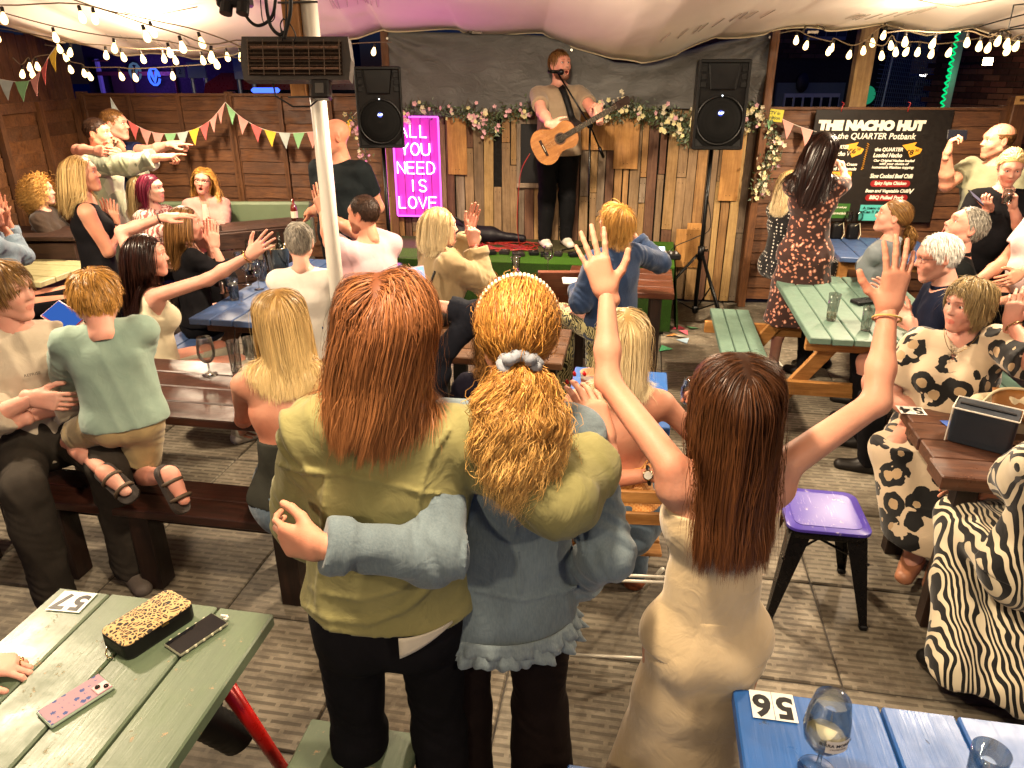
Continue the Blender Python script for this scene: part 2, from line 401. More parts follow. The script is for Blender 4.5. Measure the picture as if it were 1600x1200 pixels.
class Grid:
    def __init__(s, mn, mx, h):
        s.h = h; s.mn = np.array(mn, f32)-3*h; n = np.ceil((np.array(mx)-s.mn)/h).astype(int)+4; s.n = n
        s.D = np.full(n, .5, f32); s.ax = [s.mn[i]+h*np.arange(n[i], dtype=f32) for i in range(3)]
    def sl(s, p, m):
        a, b = p.bb(); lo = np.maximum(((a-m-s.mn)/s.h).astype(int), 0); hi = np.minimum(((b+m-s.mn)/s.h).astype(int)+2, s.n)
        if (hi <= lo).any(): return None, None
        sl = tuple(slice(lo[i], hi[i]) for i in range(3))
        P = np.stack(np.meshgrid(*[s.ax[i][sl[i]] for i in range(3)], indexing='ij'), -1); return sl, P
    def add(s, p, k=.03):
        sl, P = s.sl(p, k+2*s.h)
        if sl: s.D[sl] = smin(s.D[sl], p.ev(P), k)
        return s
    def sub(s, p, k=.004):
        sl, P = s.sl(p, k+2*s.h)
        if sl: s.D[sl] = -smin(-s.D[sl], p.ev(P), k)
        return s
    def P(s): return np.stack(np.meshgrid(*s.ax, indexing='ij'), -1)
    def cut(s, pt, n): s.D = np.maximum(s.D, (s.P()-A3(pt))@A3(n)); return s
    def folds(s, amp, f=22.0, stretch=(1, 1, .5), seed=0):
        if amp <= 0: return s
        P = s.P()*np.array(stretch, f32)*f; x, y, z = P[..., 0]+seed, P[..., 1]-seed*1.3, P[..., 2]+seed*.7
        w = np.sin(x+1.8*np.sin(z*.7+y*.5)+1.1*np.sin(y*1.3))*np.cos(z*.6+1.5*np.sin(y*.8+x*.4))
        w2 = np.sin(2.1*y+1.6*np.sin(x*.9+z*1.1))*np.sin(1.7*z+x*.8)
        w3 = 1-2*np.abs(np.sin(.8*x+1.1*z+1.7*np.sin(.6*y+.9*x)))
        s.D -= (amp*(.5*w+.3*w2+.45*w3)).astype(f32); return s
    def mesh(s):
        D = s.D; I = D < 0; nx, ny, nz = D.shape
        c = I[:-1, :-1, :-1].astype(np.int8)
        tot = sum(I[i:nx-1+i, j:ny-1+j, k:nz-1+k].astype(np.int8) for i in (0, 1) for j in (0, 1) for k in (0, 1))
        act = (tot > 0) & (tot < 8); idx = np.argwhere(act); ids = np.full(act.shape, -1, np.int32); ids[act] = np.arange(len(idx))
        acc = np.zeros((len(idx), 3), f32); cnt = np.zeros(len(idx), f32)
        cor = {(i, j, k): D[idx[:, 0]+i, idx[:, 1]+j, idx[:, 2]+k] for i in (0, 1) for j in (0, 1) for k in (0, 1)}
        for ax in range(3):
            for u in (0, 1):
                for w in (0, 1):
                    a = [0, 0, 0]; o = [x for x in range(3) if x != ax]; a[o[0]] = u; a[o[1]] = w; b = list(a); b[ax] = 1
                    da, db = cor[tuple(a)], cor[tuple(b)]; m = (da < 0) != (db < 0)
                    t = np.where(m, da/np.where(m, da-db, 1), 0)
                    p = np.tile(np.array(a, f32), (len(idx), 1)); p[:, ax] = t
                    acc += p*m[:, None]; cnt += m
        V = s.mn+s.h*(idx+acc/np.maximum(cnt, 1)[:, None])
        Fs = []
        for ax in range(3):
            o1, o2 = [(1, 2), (2, 0), (0, 1)][ax]
            n = [nx, ny, nz]; sA = [slice(1, n[i]-1) for i in range(3)]; sB = list(sA); sA[ax] = slice(0, n[ax]-1); sB[ax] = slice(1, n[ax])
            a, b = I[tuple(sA)], I[tuple(sB)]; e = np.argwhere(a != b); flip = a[tuple(e.T)]
            base = e.copy(); base += 1; base[:, ax] -= 1
            def g(d1, d2):
                q = base.copy(); q[:, o1] += d1; q[:, o2] += d2
                return ids[q[:, 0], q[:, 1], q[:, 2]]
            q = np.stack([g(-1, -1), g(0, -1), g(0, 0), g(-1, 0)], 1)
            q = np.where(flip[:, None], q, q[:, ::-1]); Fs.append(q)
        Fq = np.concatenate(Fs); Fq = Fq[(Fq >= 0).all(1)]
        return V, Fq
def grid_for(prims, h, m=.03):
    bs = [p.bb() for p in prims]; return Grid(np.min([b[0] for b in bs], 0)-m, np.max([b[1] for b in bs], 0)+m, h)
# ---------------------------------------------------------------- head and hand masters
_heads = {}
def head_mesh(sex='f', mouth='closed', h=.0034):
    key = (sex, mouth, h)
    if key in _heads: return _heads[key]
    m = sex == 'm'; j = 1.0 if m else .93
    pr = [(Ell((0, -.012, .038), (.077, .097, .087)), .01), (Ell((0, .018, -.005), (.066, .078, .082)), .03),
          (Ell((0, .03, -.055), (.047*j, .056, .058)), .03),
          (Cap((.05*j, -.008, -.052), (.014, .068, -.103 if m else -.098), .019, .017), .03), (Cap((-.05*j, -.008, -.052), (-.014, .068, -.103 if m else -.098), .019, .017), .03),
          (Ell((0, .074, -.101 if m else -.096), (.019*j, .016, .016)), .02),
          (Ell((.037, .062, -.026), (.023, .022, .022)), .03), (Ell((-.037, .062, -.026), (.023, .022, .022)), .03),
          (Cap((-.04, .071, .034), (.04, .071, .034), .013 if m else .009, .013 if m else .009), .03), (Cap((0, .08, .03), (0, .084, .034), .012, .012), .02),
          (Cap((0, .087, .018), (0, .103, -.018), .007, .0105), .012), (Ell((0, .104, -.022), (.0115, .0115, .0095)), .008),
          (Ell((.0125, .094, -.025), (.0075, .009, .007)), .007), (Ell((-.0125, .094, -.025), (.0075, .009, .007)), .007),
          (Cap((0, -.02, -.05), (0, -.045, -.15), .05*j, .052*j), .03)]
    G = Grid((-.1, -.13, -.17), (.1, .13, .14), h)
    for p, k in pr: G.add(p, k)
    G.sub(Ell((.031, .098, .011), (.018, .017, .0125)), .014); G.sub(Ell((-.031, .098, .011), (.018, .017, .0125)), .014)
    if mouth == 'open':
        G.add(Ell((0, .076, -.065), (.03, .018, .026)), .015); G.sub(Ell((0, .098, -.068), (.019, .028, .016)), .006)
        for z, r in ((-.049, .0055), (-.086, .006)): G.add(Cap((-.014, .086, z), (.014, .086, z), r, r), .008)
        for sx in (-1, 1): G.add(Cap((sx*.014, .086, -.05), (sx*.021, .079, -.068), .005, .0045), .008); G.add(Cap((sx*.014, .086, -.086), (sx*.021, .079, -.068), .0055, .0045), .008)
    else:
        sm = .004 if mouth == 'smile' else 0
        G.add(Ell((0, .077, -.062), (.03, .016, .018)), .02)
        for sx in (-1, 1):
            G.add(Cap((0, .0935, -.0565), (sx*.021, .081, -.0605+sm), .005, .003), .006); G.add(Cap((0, .091, -.0685), (sx*.019, .081, -.063+sm), .0062, .003), .006)
        G.sub(Cap((-.02, .0905, -.0625+sm*.6), (.02, .0905, -.0625+sm*.6), .0018, .0018), .003)
        if mouth == 'smile': G.sub(Ell((0, .1, -.0625), (.016, .012, .0045)), .003)
    for sx in (-1, 1):
        G.add(Ell((sx*.0775, -.012, .0), (.0085, .018, .031)), .008); G.sub(Ell((sx*.087, -.006, .004), (.006, .009, .017)), .004)
        G.add(Ell((sx*.031, .079, .0205), (.017, .009, .005)), .006); G.add(Ell((sx*.031, .079, .0005), (.015, .008, .0035)), .006)
        G.sub(Ell((sx*.0075, .1, -.0315), (.0038, .005, .004)), .003)
    V, Fq = G.mesh()
    x, y, z = V.T; T = np.ones((len(V), 3), f32)
    def blob(m, c, k=1.0):
        m = np.clip(m, 0, 1)[:, None]*k; T[:] = T*(1-m)+np.array(c, f32)*m
    mz = -.067 if mouth == 'open' else -.0625
    rz = .024 if mouth == 'open' else .0125
    ring = np.sqrt((x/.0255)**2+((z-mz)/rz)**2)
    blob((1.1-ring)*6*(y > .07), (.95, .55, .55) if sex == 'f' else (.95, .72, .70), .85)
    if mouth == 'open': blob((1.0-np.sqrt((x/.018)**2+((z+.068)/.0145)**2))*8*(y > .02)*(y < .09), (.22, .07, .07), 1)
    blob((1-np.sqrt(((np.abs(x)-.04)/.02)**2+((z+.028)/.02)**2))*2*(y > .05), (1.05, .80, .78), .45)
    br = np.abs(z-(.0345-np.abs(np.abs(x)-.03)*.12)) ; blob((.0042-br)*500*(np.abs(x) > .012)*(np.abs(x) < .05)*(y > .05), (.42, .34, .28), .75)
    lid = np.sqrt(((np.abs(x)-.031)/.0175)**2+((z-.0105)/.0095)**2); blob((1.15-lid)*5*(y > .05), (.72, .55, .50), .6)
    ear = (np.abs(x) > .072)*(np.abs(y+.012) < .03)*(np.abs(z) < .04); blob(ear*1.0, (1.03, .82, .78), .5)
    _heads[key] = (V, Fq, T); return _heads[key]
_hands = {}
HPOSE = {'open': ([5, 5, 5, 8], [8, 8, 8, 10], 14, 42), 'relax': ([22, 26, 30, 34], [28, 30, 32, 34], 5, 28), 'grip': ([52, 55, 58, 60], [62, 62, 62, 62], 1, 20),
         'fist': ([78, 80, 80, 80], [85, 85, 85, 85], 0, 12), 'point': ([4, 60, 66, 70], [6, 72, 74, 74], 3, 30), 'flat': ([6, 6, 7, 8], [8, 8, 8, 8], 3, 18), 'pinch': ([45, 30, 25, 20], [48, 30, 26, 22], 6, 10)}
def hand_mesh(pose='relax', h=.0032):      # left hand: fingers +Y, back +Z, thumb +X, wrist at the origin, 0.185 long
    key = (pose, h)
    if key in _hands: return _hands[key]
    c1, c2, spread, th = HPOSE[pose]; G = Grid((-.09, -.05, -.13), (.12, .21, .06), h); nails = []
    G.add(Cap((0, -.03, 0), (0, .012, 0), .024, .022, (1, 0, 0), 1.25, 1.35), .02)
    bases = [(.028, .088), (.009, .094), (-.011, .091), (-.029, .082)]; lens = [(.042, .024, .02), (.047, .028, .021), (.043, .026, .021), (.033, .019, .018)]
    rad = [.0088, .009, .0086, .0076]
    for i, (bx, by) in enumerate(bases):
        G.add(Cap((bx*.55, .012, 0), (bx, by, .001), .0165, .0115), .018)
        a = math.radians((1.5-i)*spread*.62); dx, dy = math.sin(a), math.cos(a); p = Vector((bx, by, .001)); ang = 0
        for s_, L in enumerate(lens[i]):
            ang += math.radians(c1[i] if s_ == 0 else c2[i]*(1 if s_ == 1 else .7))
            d = Vector((dx*math.cos(ang), dy*math.cos(ang), -math.sin(ang))); q = p+d*L
            G.add(Cap(p, q, rad[i]*(1-.09*s_), rad[i]*(1-.09*(s_+1))), .0035); p = q
        nails.append((p-d*.004+Vector((dx*math.sin(ang), dy*math.sin(ang), math.cos(ang)))*rad[i]*.45, rad[i]*.72))
    G.add(Ell((-.018, .03, -.006), (.016, .03, .014)), .015)
    ta = math.radians(th); p0 = Vector((.018, .018, -.006)); p1 = p0+Vector((math.sin(ta+.3), math.cos(ta+.3), -.25)).normalized()*.046
    p2 = p1+Vector((math.sin(ta), math.cos(ta), -.12)).normalized()*.033; p3 = p2+Vector((math.sin(ta-.25), math.cos(ta-.25), -.1)).normalized()*.026
    G.add(Cap(p0, p1, .017, .0125), .015); G.add(Cap(p1, p2, .0118, .0102), .005); G.add(Cap(p2, p3, .0102, .0085), .004)
    V, Fq = G.mesh(); T = np.ones((len(V), 3), f32)
    m = np.clip((V[:, 1]-.12)/.06, 0, 1)[:, None]*.35; T = T*(1-m)+np.array((1.06, .8, .78), f32)*m
    pts = np.array([tuple(n[0]) for n in nails], f32)
    for c in pts:
        dd = np.linalg.norm(V-c, axis=1); m = (dd < .0062)[:, None]*.6; T = T*(1-m)+np.array((1.15, .95, .95), f32)*m
    _hands[key] = (V, Fq, T); return _hands[key]
def frame(f, u):                       # columns right, forward, up (right-handed)
    f = Vector(f).normalized(); u = Vector(u); u = (u-f*u.dot(f)).normalized(); r = f.cross(u); return Matrix((r, f, u)).transposed()
# ---------------------------------------------------------------- hair
def hair_build(o, scalp_c, HM, s, st, coll, near=1.0, name='hair'):
    """strands grown from the scalp, sliding over head and clothes; o = root location"""
    N = int(st.get('n', 2500)*near); L = st['len']; nseg = st.get('seg', 16 if L > .15 else 6)
    rg = np.random.default_rng(st.get('seed', 3)); HMn = np.array(HM, f32); C = A3(scalp_c)
    E = np.array((.079, .099, .09), f32)*s; Ec = np.array((0, -.012, .036), f32)*s
    hl = st.get('hairline', .05); low = st.get('low', -.05)
    P = []
    while sum(len(p) for p in P) < N:
        v = rg.normal(size=(N*2, 3)).astype(f32); v /= np.linalg.norm(v, axis=1)[:, None]; q = v*E+Ec; u = q/s
        ok = (u[:, 1]-(u[:, 2]-.05)*.75 < hl) & (u[:, 2] > low) & ~((u[:, 1] > -.005) & (u[:, 2] < .012+.25*np.maximum(u[:, 1], 0)) & (np.abs(u[:, 0]) > .03)) & ~((u[:, 1] > .03) & (u[:, 2] < .045))
        if 'bald' in st: ok &= ~((u[:, 2] > .05) & (u[:, 1] > -.075) & (rg.random(len(u)) < st['bald']))
        P.append(q[ok])
    R0 = np.concatenate(P)[:N]; nrm = (R0-Ec)/E**2; nrm /= np.linalg.norm(nrm, axis=1)[:, None]
    part = st.get('part', 0.0); py = -.055*s
    x = R0[:, 0]-part*s; y = R0[:, 1]; mode = st.get('mode', 'down')
    if mode == 'down':
        tz = np.clip((R0[:, 2]/s-.055)/.05, 0, 1)*np.clip((y/s+.085)/.05, 0, 1); d = np.stack([np.sign(x)*tz*np.clip(1.2-np.abs(x)/(.08*s), .1, 1), -.3-.7*np.clip(y/(.05*s), -.2, 1.5), -np.full(len(x), .7)], 1)
    elif mode == 'back':       # combed back to a tie point
        tie = np.array(st.get('tie', (0, -.125, .01)), f32)*s; d = tie-R0
    elif mode == 'fwd':
        d = np.stack([x*4, .7+y*0, np.full(len(x), -.15)], 1); bk = R0[:, 1] < -.04*s; d[bk] = np.stack([x*6, 0*x, -np.ones(len(x))], 1)[bk]
    elif mode == 'up': d = nrm*.9+np.stack([x*0+.3, x*0+.5, x*0+.2], 1)
    elif mode == 'bowl':
        cr = np.array((0, -.05, .12), f32)*s; d = R0-cr
    d = d-nrm*(d*nrm).sum(1)[:, None]; d /= np.linalg.norm(d, axis=1)[:, None]+1e-6
    d = d+rg.normal(size=d.shape)*st.get('mess', .08); d /= np.linalg.norm(d, axis=1)[:, None]
    Pw = R0@HMn.T+C; Dw = d@HMn.T
    clear = (.003+rg.random(N)**1.3*st.get('thick', .018)).astype(f32)
    Ls = L*(1-st.get('lvar', .12)*rg.random(N))
    lev = st.get('level', .38 if (mode == 'down' and L > .15 and L < .6) else 0); Ls = Ls*(1-lev+lev*np.clip((R0[:, 2]/s+.05)/.15, 0, 1))
    fr = st.get('fringe', .45 if mode == 'bowl' else 1.0); Ls = Ls*(1-(1-fr)*np.clip((R0[:, 1]/s-.0)/.04, 0, 1)*np.clip(1.3-np.abs(R0[:, 0]/s)/.06, 0, 1)); ds = Ls/nseg
    gat = st.get('gather', .05 if (mode == 'down' and L > .15) else 0); sideV = HMn[:, 0]; backm = np.clip((.03*s-R0[:, 1])/(.04*s), 0, 1)
    if mode == 'back' and st.get('tail'):
        ds = np.linalg.norm(tie-R0, axis=1)/nseg*1.06
    headE = Ell(C+HMn@Ec, E, HMn); col = [headE]+(coll if L > .12 else [])
    Vs = [Pw.copy()]; Ns = []; g = np.array(st.get('gdir', (0, 0, -1)), f32); gr = st.get('grav', .22)
    pull = HMn@tie+C if mode == 'back' else None
    for i in range(nseg):
        if mode == 'back' and st.get('tail'):
            dd = pull-Pw; Dw = dd/(np.linalg.norm(dd, axis=1)[:, None]+1e-6)
        else:
            Dw = Dw*(1-.35*(gr > .2))+g*gr*(1.6 if i > 0 else .3); Dw /= np.linalg.norm(Dw, axis=1)[:, None]
        if gat: off_ = (Pw-C)@sideV; lim = st.get('glim', .075)*s; Dw = Dw-(sideV[None]*(np.sign(off_)*np.clip((np.abs(off_)-lim)/.05, 0, 1.5)*backm*gat*1.6)[:, None]); Dw = Dw-HMn[:, 1][None]*(backm*gat*.6)[:, None]; Dw /= np.linalg.norm(Dw, axis=1)[:, None]
        Pw = Pw+Dw*ds[:, None]; e = 1e-3
        cl = clear*min(1, (i+1)/4)
        d0 = sdf_points(col, Pw, .04)
        gx = np.stack([sdf_points(col, Pw+np.array(v, f32), .04)-d0 for v in ((e, 0, 0), (0, e, 0), (0, 0, e))], 1)/e
        gn = gx/(np.linalg.norm(gx, axis=1)[:, None]+1e-6); pen = np.maximum(cl-d0, 0)
        Pw = Pw+gn*pen[:, None]; hit = pen > 0; dn = np.minimum((Dw*gn).sum(1), 0); Dw = np.where(hit[:, None], Dw-gn*dn[:, None], Dw); Dw /= np.linalg.norm(Dw, axis=1)[:, None]+1e-6
        Vs.append(Pw.copy()); Ns.append(gn)
    Ns.insert(0, Ns[0]); X = np.stack(Vs, 1); NN = np.stack(Ns, 1); t = np.linspace(0, 1, nseg+1, dtype=f32)
    # clumps
    M = max(6, int(N/st.get('cl', 14))); gi = rg.choice(N, M, replace=False)
    dm = np.stack([((Vs[0][:, None]-Vs[0][None, gi][..., :])**2).sum(-1)]) if False else ((Vs[0][:, None]-Vs[0][gi][None])**2).sum(-1)
    near_g = gi[np.argmin(dm, 1)]; cw = st.get('clump', .45); w = (cw*t**1.2)[None, :, None]
    off = (Vs[0]-Vs[0][near_g])[:, None]*.45
    X = X*(1-w)+(X[near_g]+off)*w
    am = st.get('curl', 0.0)
    def curlify(X, am, fr, ids):
        T = np.gradient(X, axis=1); T /= np.linalg.norm(T, axis=2)[..., None]+1e-6
        up = np.array((.3, .5, .81), f32); a = np.cross(T, up); a /= np.linalg.norm(a, axis=2)[..., None]+1e-6; b = np.cross(T, a)
        r2 = np.random.default_rng(5); ph = r2.random(1000000 if ids.max() > 9999 else 10000)[ids]*6.28; fq = fr*(.8+.4*r2.random(10000)[ids % 10000])
        ln = np.concatenate([np.zeros((len(X), 1)), np.cumsum(np.linalg.norm(np.diff(X, axis=1), axis=2), 1)], 1)
        an = ln*fq[:, None]*6.28+ph[:, None]; k = am*np.clip(ln/.05, 0, 1)[..., None]
        return X+a*np.cos(an)[..., None]*k+b*np.sin(an)[..., None]*k
    if am: X = curlify(X, am, st.get('cf', 18), near_g)
    if L > .1:      # loose flyaway strands
        fw = (rg.random(N) < .07).astype(f32)[:, None, None]; X = X+np.cumsum(rg.normal(size=X.shape)*.0022, 1)*fw+(rg.normal(size=(N, 1, 3))*.012*t[None, :, None])*fw
    if st.get('sway') is not None: X = X+(np.array(st['sway'], f32)[None, None]*(t**1.6)[None, :, None])
    allX = [X]; allN = [NN]; allw = [np.full(len(X), st.get('w', .0022))]; allc = [np.clip(.5+.28*rg.normal(size=len(X))+.3*(rg.random(10000)[near_g % 10000]-.5), 0, 1)]; allt = [t*min(1, L/.2) if not st.get('tail') else t*0]
    if st.get('tail'):
        tl = st['tail']; n2 = int(tl['n']*near); sg = tl.get('seg', 26); p0 = HMn@tie+C; r2 = np.random.default_rng(11)
        a = r2.random(n2)*6.28; rr = np.sqrt(r2.random(n2)); NA = tl.get('na', 24); ca = np.floor(a/6.2832*NA); cr_ = np.floor(rr*3.2); cid = (ca*7+cr_).astype(int)
        a = a*.7+((ca+.5)/NA*6.2832)*.3; rr = rr*.75+((cr_+.5)/3.2)*.25; wd, dp = tl['wide'], tl['deep']; back = -HMn[:, 1]; back = back*np.array((1, 1, 0)); back /= np.linalg.norm(back); side = HMn[:, 0]
        tt = np.linspace(0, 1, sg+1); prof = np.interp(tt, [0, .08, .35, .75, 1], [.28, .55, 1, .9, .45])
        Lk = tl['len']*(1-.25*r2.random(n2)); base = p0[None, None]+np.array((0, 0, -1.0))[None, None]*(Lk[:, None, None]*tt[None, :, None]) + np.array(tl.get('drift', (0, 0, 0)))[None, None]*(tt**1.5)[None, :, None]
        Xt = base+side*(np.cos(a)*rr*wd)[:, None, None]*prof[None, :, None]+back*((np.sin(a)*rr*dp+dp*.7)[:, None, None])*prof[None, :, None]
        cc = sdf_points(coll, Xt.reshape(-1, 3).astype(f32), .04).reshape(Xt.shape[:2]) if coll else None
        if cc is not None: Xt = Xt+back*np.maximum(.01-cc, 0)[..., None]
        Xt = curlify(Xt, tl['curl'], tl.get('cf', 16), cid)
        Xt = Xt+np.cumsum(r2.normal(size=Xt.shape)*.0013, 1)+np.cumsum(r2.normal(size=Xt.shape)*.003, 1)*(r2.random((n2, 1, 1)) < .08)
        if sg != nseg:
            pass
        NT_ = np.tile((back*.8+0)[None, None], (n2, sg+1, 1))+r2.normal(size=(n2, sg+1, 3))*.25+side*(np.cos(a)*rr*.8)[:, None, None]
        allX.append(Xt); allN.append(NT_); allw.append(np.full(n2, tl.get('w', .0024))); allc.append(np.clip(.5+.3*r2.normal(size=n2)+.35*(np.random.default_rng(8).random(10000)[cid]-.5), 0, 1)); allt.append(tt)
    VV = []; FF = []; CC = []; off0 = 0
    for X, NN, wd, cc, tt in zip(allX, allN, allw, allc, allt):
        n, m = X.shape[:2]; T = np.gradient(X, axis=1); Sd = np.cross(T, NN); Sd /= np.linalg.norm(Sd, axis=2)[..., None]+1e-9
        Sd = Sd+NN*(rg.normal(size=(n, 1, 1))*.35); Sd /= np.linalg.norm(Sd, axis=2)[..., None]+1e-9
        tp = np.interp(np.linspace(0, 1, m), [0, .7, 1], [1, .85, .12]); hw = (wd[:, None]*tp[None]*.5*(.7+.6*rg.random((n, 1))))[..., None]
        V = np.stack([X-Sd*hw, X+Sd*hw], 2).reshape(-1, 3)
        ii = (np.arange(n)[:, None]*m+np.arange(m-1)[None]).reshape(-1)*2; Fq = np.stack([ii, ii+1, ii+3, ii+2], 1)+off0
        c = np.zeros((n, m, 2, 3), f32); c[..., 0] = cc[:, None, None]; c[..., 1] = tt[None, :, None]
        VV.append(V); FF.append(Fq); CC.append(c.reshape(-1, 3)); off0 += len(V)
    # opaque under-layer hugging the scalp
    if st.get('cap', True):
        g = Grid((-.11*s, -.14*s, -.12*s), (.11*s, .12*s, .16*s), .0055); g.add(Ell(Ec, E+.0022), .001)
        Pg = g.P()/s; X_, Y_, Z_ = Pg[..., 0], Pg[..., 1], Pg[..., 2]
        d1 = (Y_-(Z_-.05)*.75-hl-.004)*s*.8; d2 = (low-Z_)*s; d3 = np.minimum(np.minimum((Y_+.005), (.012+.25*np.maximum(Y_, 0)-Z_)), np.abs(X_)-.03)*s
        d4 = np.minimum(Y_-.034, .045-Z_)*s
        if 'bald' in st and st['bald'] > .6: d1 = np.maximum(d1, np.minimum(Z_-.055, Y_+.075)*s)
        g.D = np.maximum.reduce([g.D, d1, d2, d3, d4]); V, Fq = g.mesh()
        if len(V):
            V = V@HMn.T+C; VV.append(V); FF.append(Fq+off0); c = np.zeros((len(V), 3), f32); c[:, 0] = .15; CC.append(c)
    V = np.concatenate(VV)-A3(o)
    me = npmesh(name, V, np.concatenate(FF), st['mat'], {'hc': np.concatenate(CC)}); me.validate(); return me
# ---------------------------------------------------------------- the person
SK = {'pale': (.58, .36, .28), 'warm': (.51, .27, .18), 'tan': (.43, .215, .14), 'pink': (.53, .285, .215), 'glow': (.48, .24, .155)}
EYE = None
def eye_mesh():
    global EYE
    if EYE is None:
        g = MB(); g.lathe([(.0124*math.sin(a), .0124*math.cos(a)) for a in [math.pi*i/12 for i in range(13)]], n=16, M=Matrix.Rotation(math.radians(-90), 3, 'X'))
        EYE = g.mesh('eye', m_plain((.75, .72, .68), .15), True); EYE.materials.append(m_plain((.05, .035, .025), .1)); 
        for p in EYE.polygons:
            if p.center.y > .0109: p.material_index = 1
    return EYE
def ik(S_, T_, l1, l2, hint):
    S_, T_ = Vector(S_), Vector(T_); d = T_-S_; L = d.length
    if L > (l1+l2)*.995:
        k = min(L/((l1+l2)*.995), 1.14); l1 *= k; l2 *= k
        if L > (l1+l2)*.995: T_ = S_+d.normalized()*(l1+l2)*.995; L = (l1+l2)*.995
    L = max(L, abs(l1-l2)+.01); u = d.normalized(); h = Vector(hint); h = h-u*h.dot(u); h = h.normalized() if h.length > 1e-5 else u.orthogonal().normalized()
    a = (l1*l1-l2*l2+L*L)/(2*L); b = math.sqrt(max(l1*l1-a*a, 0)); return S_+u*a+h*b, T_
PEOPLE = []
def drop_on(prims, pts, off=0.0):
    """points of the photograph dropped along the line of sight on to the clothed figure"""
    out = []; o = Vector((0, 0, CAM_H))
    for px, py in [q[:2] for q in sm([tuple(p)+(0,) for p in pts], 5)]:
        d = (W(px, py, Y=1)-o).normalized(); t_ = .8
        for _ in range(80):
            s = float(sdf_points(prims, np.array(o+d*t_, f32)[None], .05)[0])-off
            if s < .0008 or t_ > 3.5: break
            t_ += s*.8
        if t_ < 3.4: out.append(o+d*t_)
    return out
def person(label, top, H=1.68, sex='f', face=0, ztop=None, sit=None, base=0.0, lean=0, side=0, headyaw=0, headpitch=0, headtilt=0, fat=1.0,
           lh=None, rh=None, lhint=(0, 0, -1), rhint=(0, 0, -1), lpose='relax', rpose='relax', lpalm=None, rpalm=None, skin='warm', mouth='closed',
           topg=None, botg=None, hair=None, legs=None, shoes=None, group=None, h=.0105, near=1.0, hs=1.0, eyes=True, neckf=0.0, shrug=0, xy=None, bend=0, cat='person', knee=0, hipsh=0, headf=0, relb=None, lelb=None, beard=0.0):
    """top = pixel of the crown; the body hangs below it. face: 0 looks away from the camera, 90 to the right, 180 at it."""
    fy = math.radians(face); Fw = Vector((math.sin(fy), math.cos(fy), 0)); R = Vector((math.cos(fy), -math.sin(fy), 0)); Z = Vector((0, 0, 1))
    m = sex == 'm'; sc = H/1.72*hs
    hz = base+(sit+.08*H/1.7 if sit is not None else .52*H*(1-bend))
    U = (Z+Fw*math.tan(math.radians(lean))+R*math.tan(math.radians(side))).normalized()
    Ub = (Z+Fw*math.tan(math.radians(lean*1.25))+R*math.tan(math.radians(side*1.2))).normalized()
    hy = math.radians(headyaw); Fh0 = (Fw*math.cos(hy)+R*math.sin(hy)); hp = math.radians(headpitch); Rh0 = (R*math.cos(hy)-Fw*math.sin(hy)); ht = math.radians(headtilt)
    Fh = Fh0*math.cos(hp)+Z*math.sin(hp); Uh = (Z*math.cos(hp)-Fh0*math.sin(hp)); Uh = Uh*math.cos(ht)+Rh0*math.sin(ht)
    HM = frame(Fh, Uh)
    relnb = U*.17*H+Ub*.145*H; relhc = relnb+(Ub*.6+HM.col[2]*.4).normalized()*.090*H*(1.0 if hs <= 1.08 else .78)+Fw*(.012+headf)*H; reltop = relhc+HM.col[2]*.125*sc
    zt = hz+reltop.z
    if ztop is not None: hz += ztop-zt; zt = ztop
    T = W(top[0], top[1], z=zt) if xy is None else Vector((xy[0], xy[1], zt))
    pel = T-reltop; pel.z = hz
    root = Vector((pel.x, pel.y, base)); nb = pel+relnb; hc = pel+relhc
    sw = (.112 if m else .097)*H*(.92+.08*fat); waist = pel+U*.10*H; chest = pel+U*.17*H+Ub*.035*H; shc = pel+U*.17*H+Ub*.099*H
    R2 = (R-Ub*R.dot(Ub)).normalized(); shr = shc+R2*sw; shl = shc-R2*sw
    l1, l2 = .172*H, .148*H; out = {}
    arms = {}
    for k, sh, tgt, hint, sgn in (('r', shr, rh, rhint, 1), ('l', shl, lh, lhint, -1)):
        elb = relb if k == 'r' else lelb
        if tgt is None: tgt = sh+Vector((0, 0, -1))*(.30*H)+R*sgn*.04*H+Fw*.05*H if sit is None else pel+R*sgn*.07*H+Fw*.20*H+Z*.05*H; hint = Vector(hint) if Vector(hint).length and tuple(hint) != (0, 0, -1) else -Fw+R*sgn*.5
        tgt = Vector(tgt)
        up = (tgt-sh).normalized().z
        if up > .1: sh = sh+Z*up*.05*H-R2*sgn*up*.018*H
        el, wr = ik(sh, tgt, l1, l2, hint) if elb is None else (Vector(elb), tgt); arms[k] = (sh, el, wr)
    fa = fat*(1.08 if m else 1.0); q = H/1.7
    G = {}
    fwd = A3(Fw)
    pw = .105*H*(.95 if m else 1.05)*(.6+.4*fat); 
    G['torso'] = [Cap(pel-U*.02*H, pel+U*.035*H, .088*q*fa, .085*q*fa, R, 1.62 if not m else 1.5, 1.5),
                  Cap(pel+U*.03*H, waist, .084*q*fa, .078*q*fa, R, 1.5, 1.42 if not m else 1.55),
                  Cap(waist, chest, .078*q*fa, .098*q*fa*(1.03 if m else .95), R2, 1.42 if not m else 1.55, 1.42 if not m else 1.55),
                  Cap(chest, shc-Ub*.018*H, .095*q*fa, .062*q*fa, R2, 1.42, 1.85),
                  Cap(shr-R2*.02*H, shl+R2*.02*H, .043*q*fa, .043*q*fa)]
    if fat > 1.15: G['torso'].append(Ell(waist+Fw*.03, Vector((.15, .13, .13))*q*fat*.92, np.array(frame(Fw, U), f32)))
    if sex == 'f' and hs < 1.1:
        for s_ in (-1, 1): G['torso'].append(Ell(chest+R2*s_*.075*q-Ub*.012+Fw*.068*q*fa, (.058*q*fa,)*3))
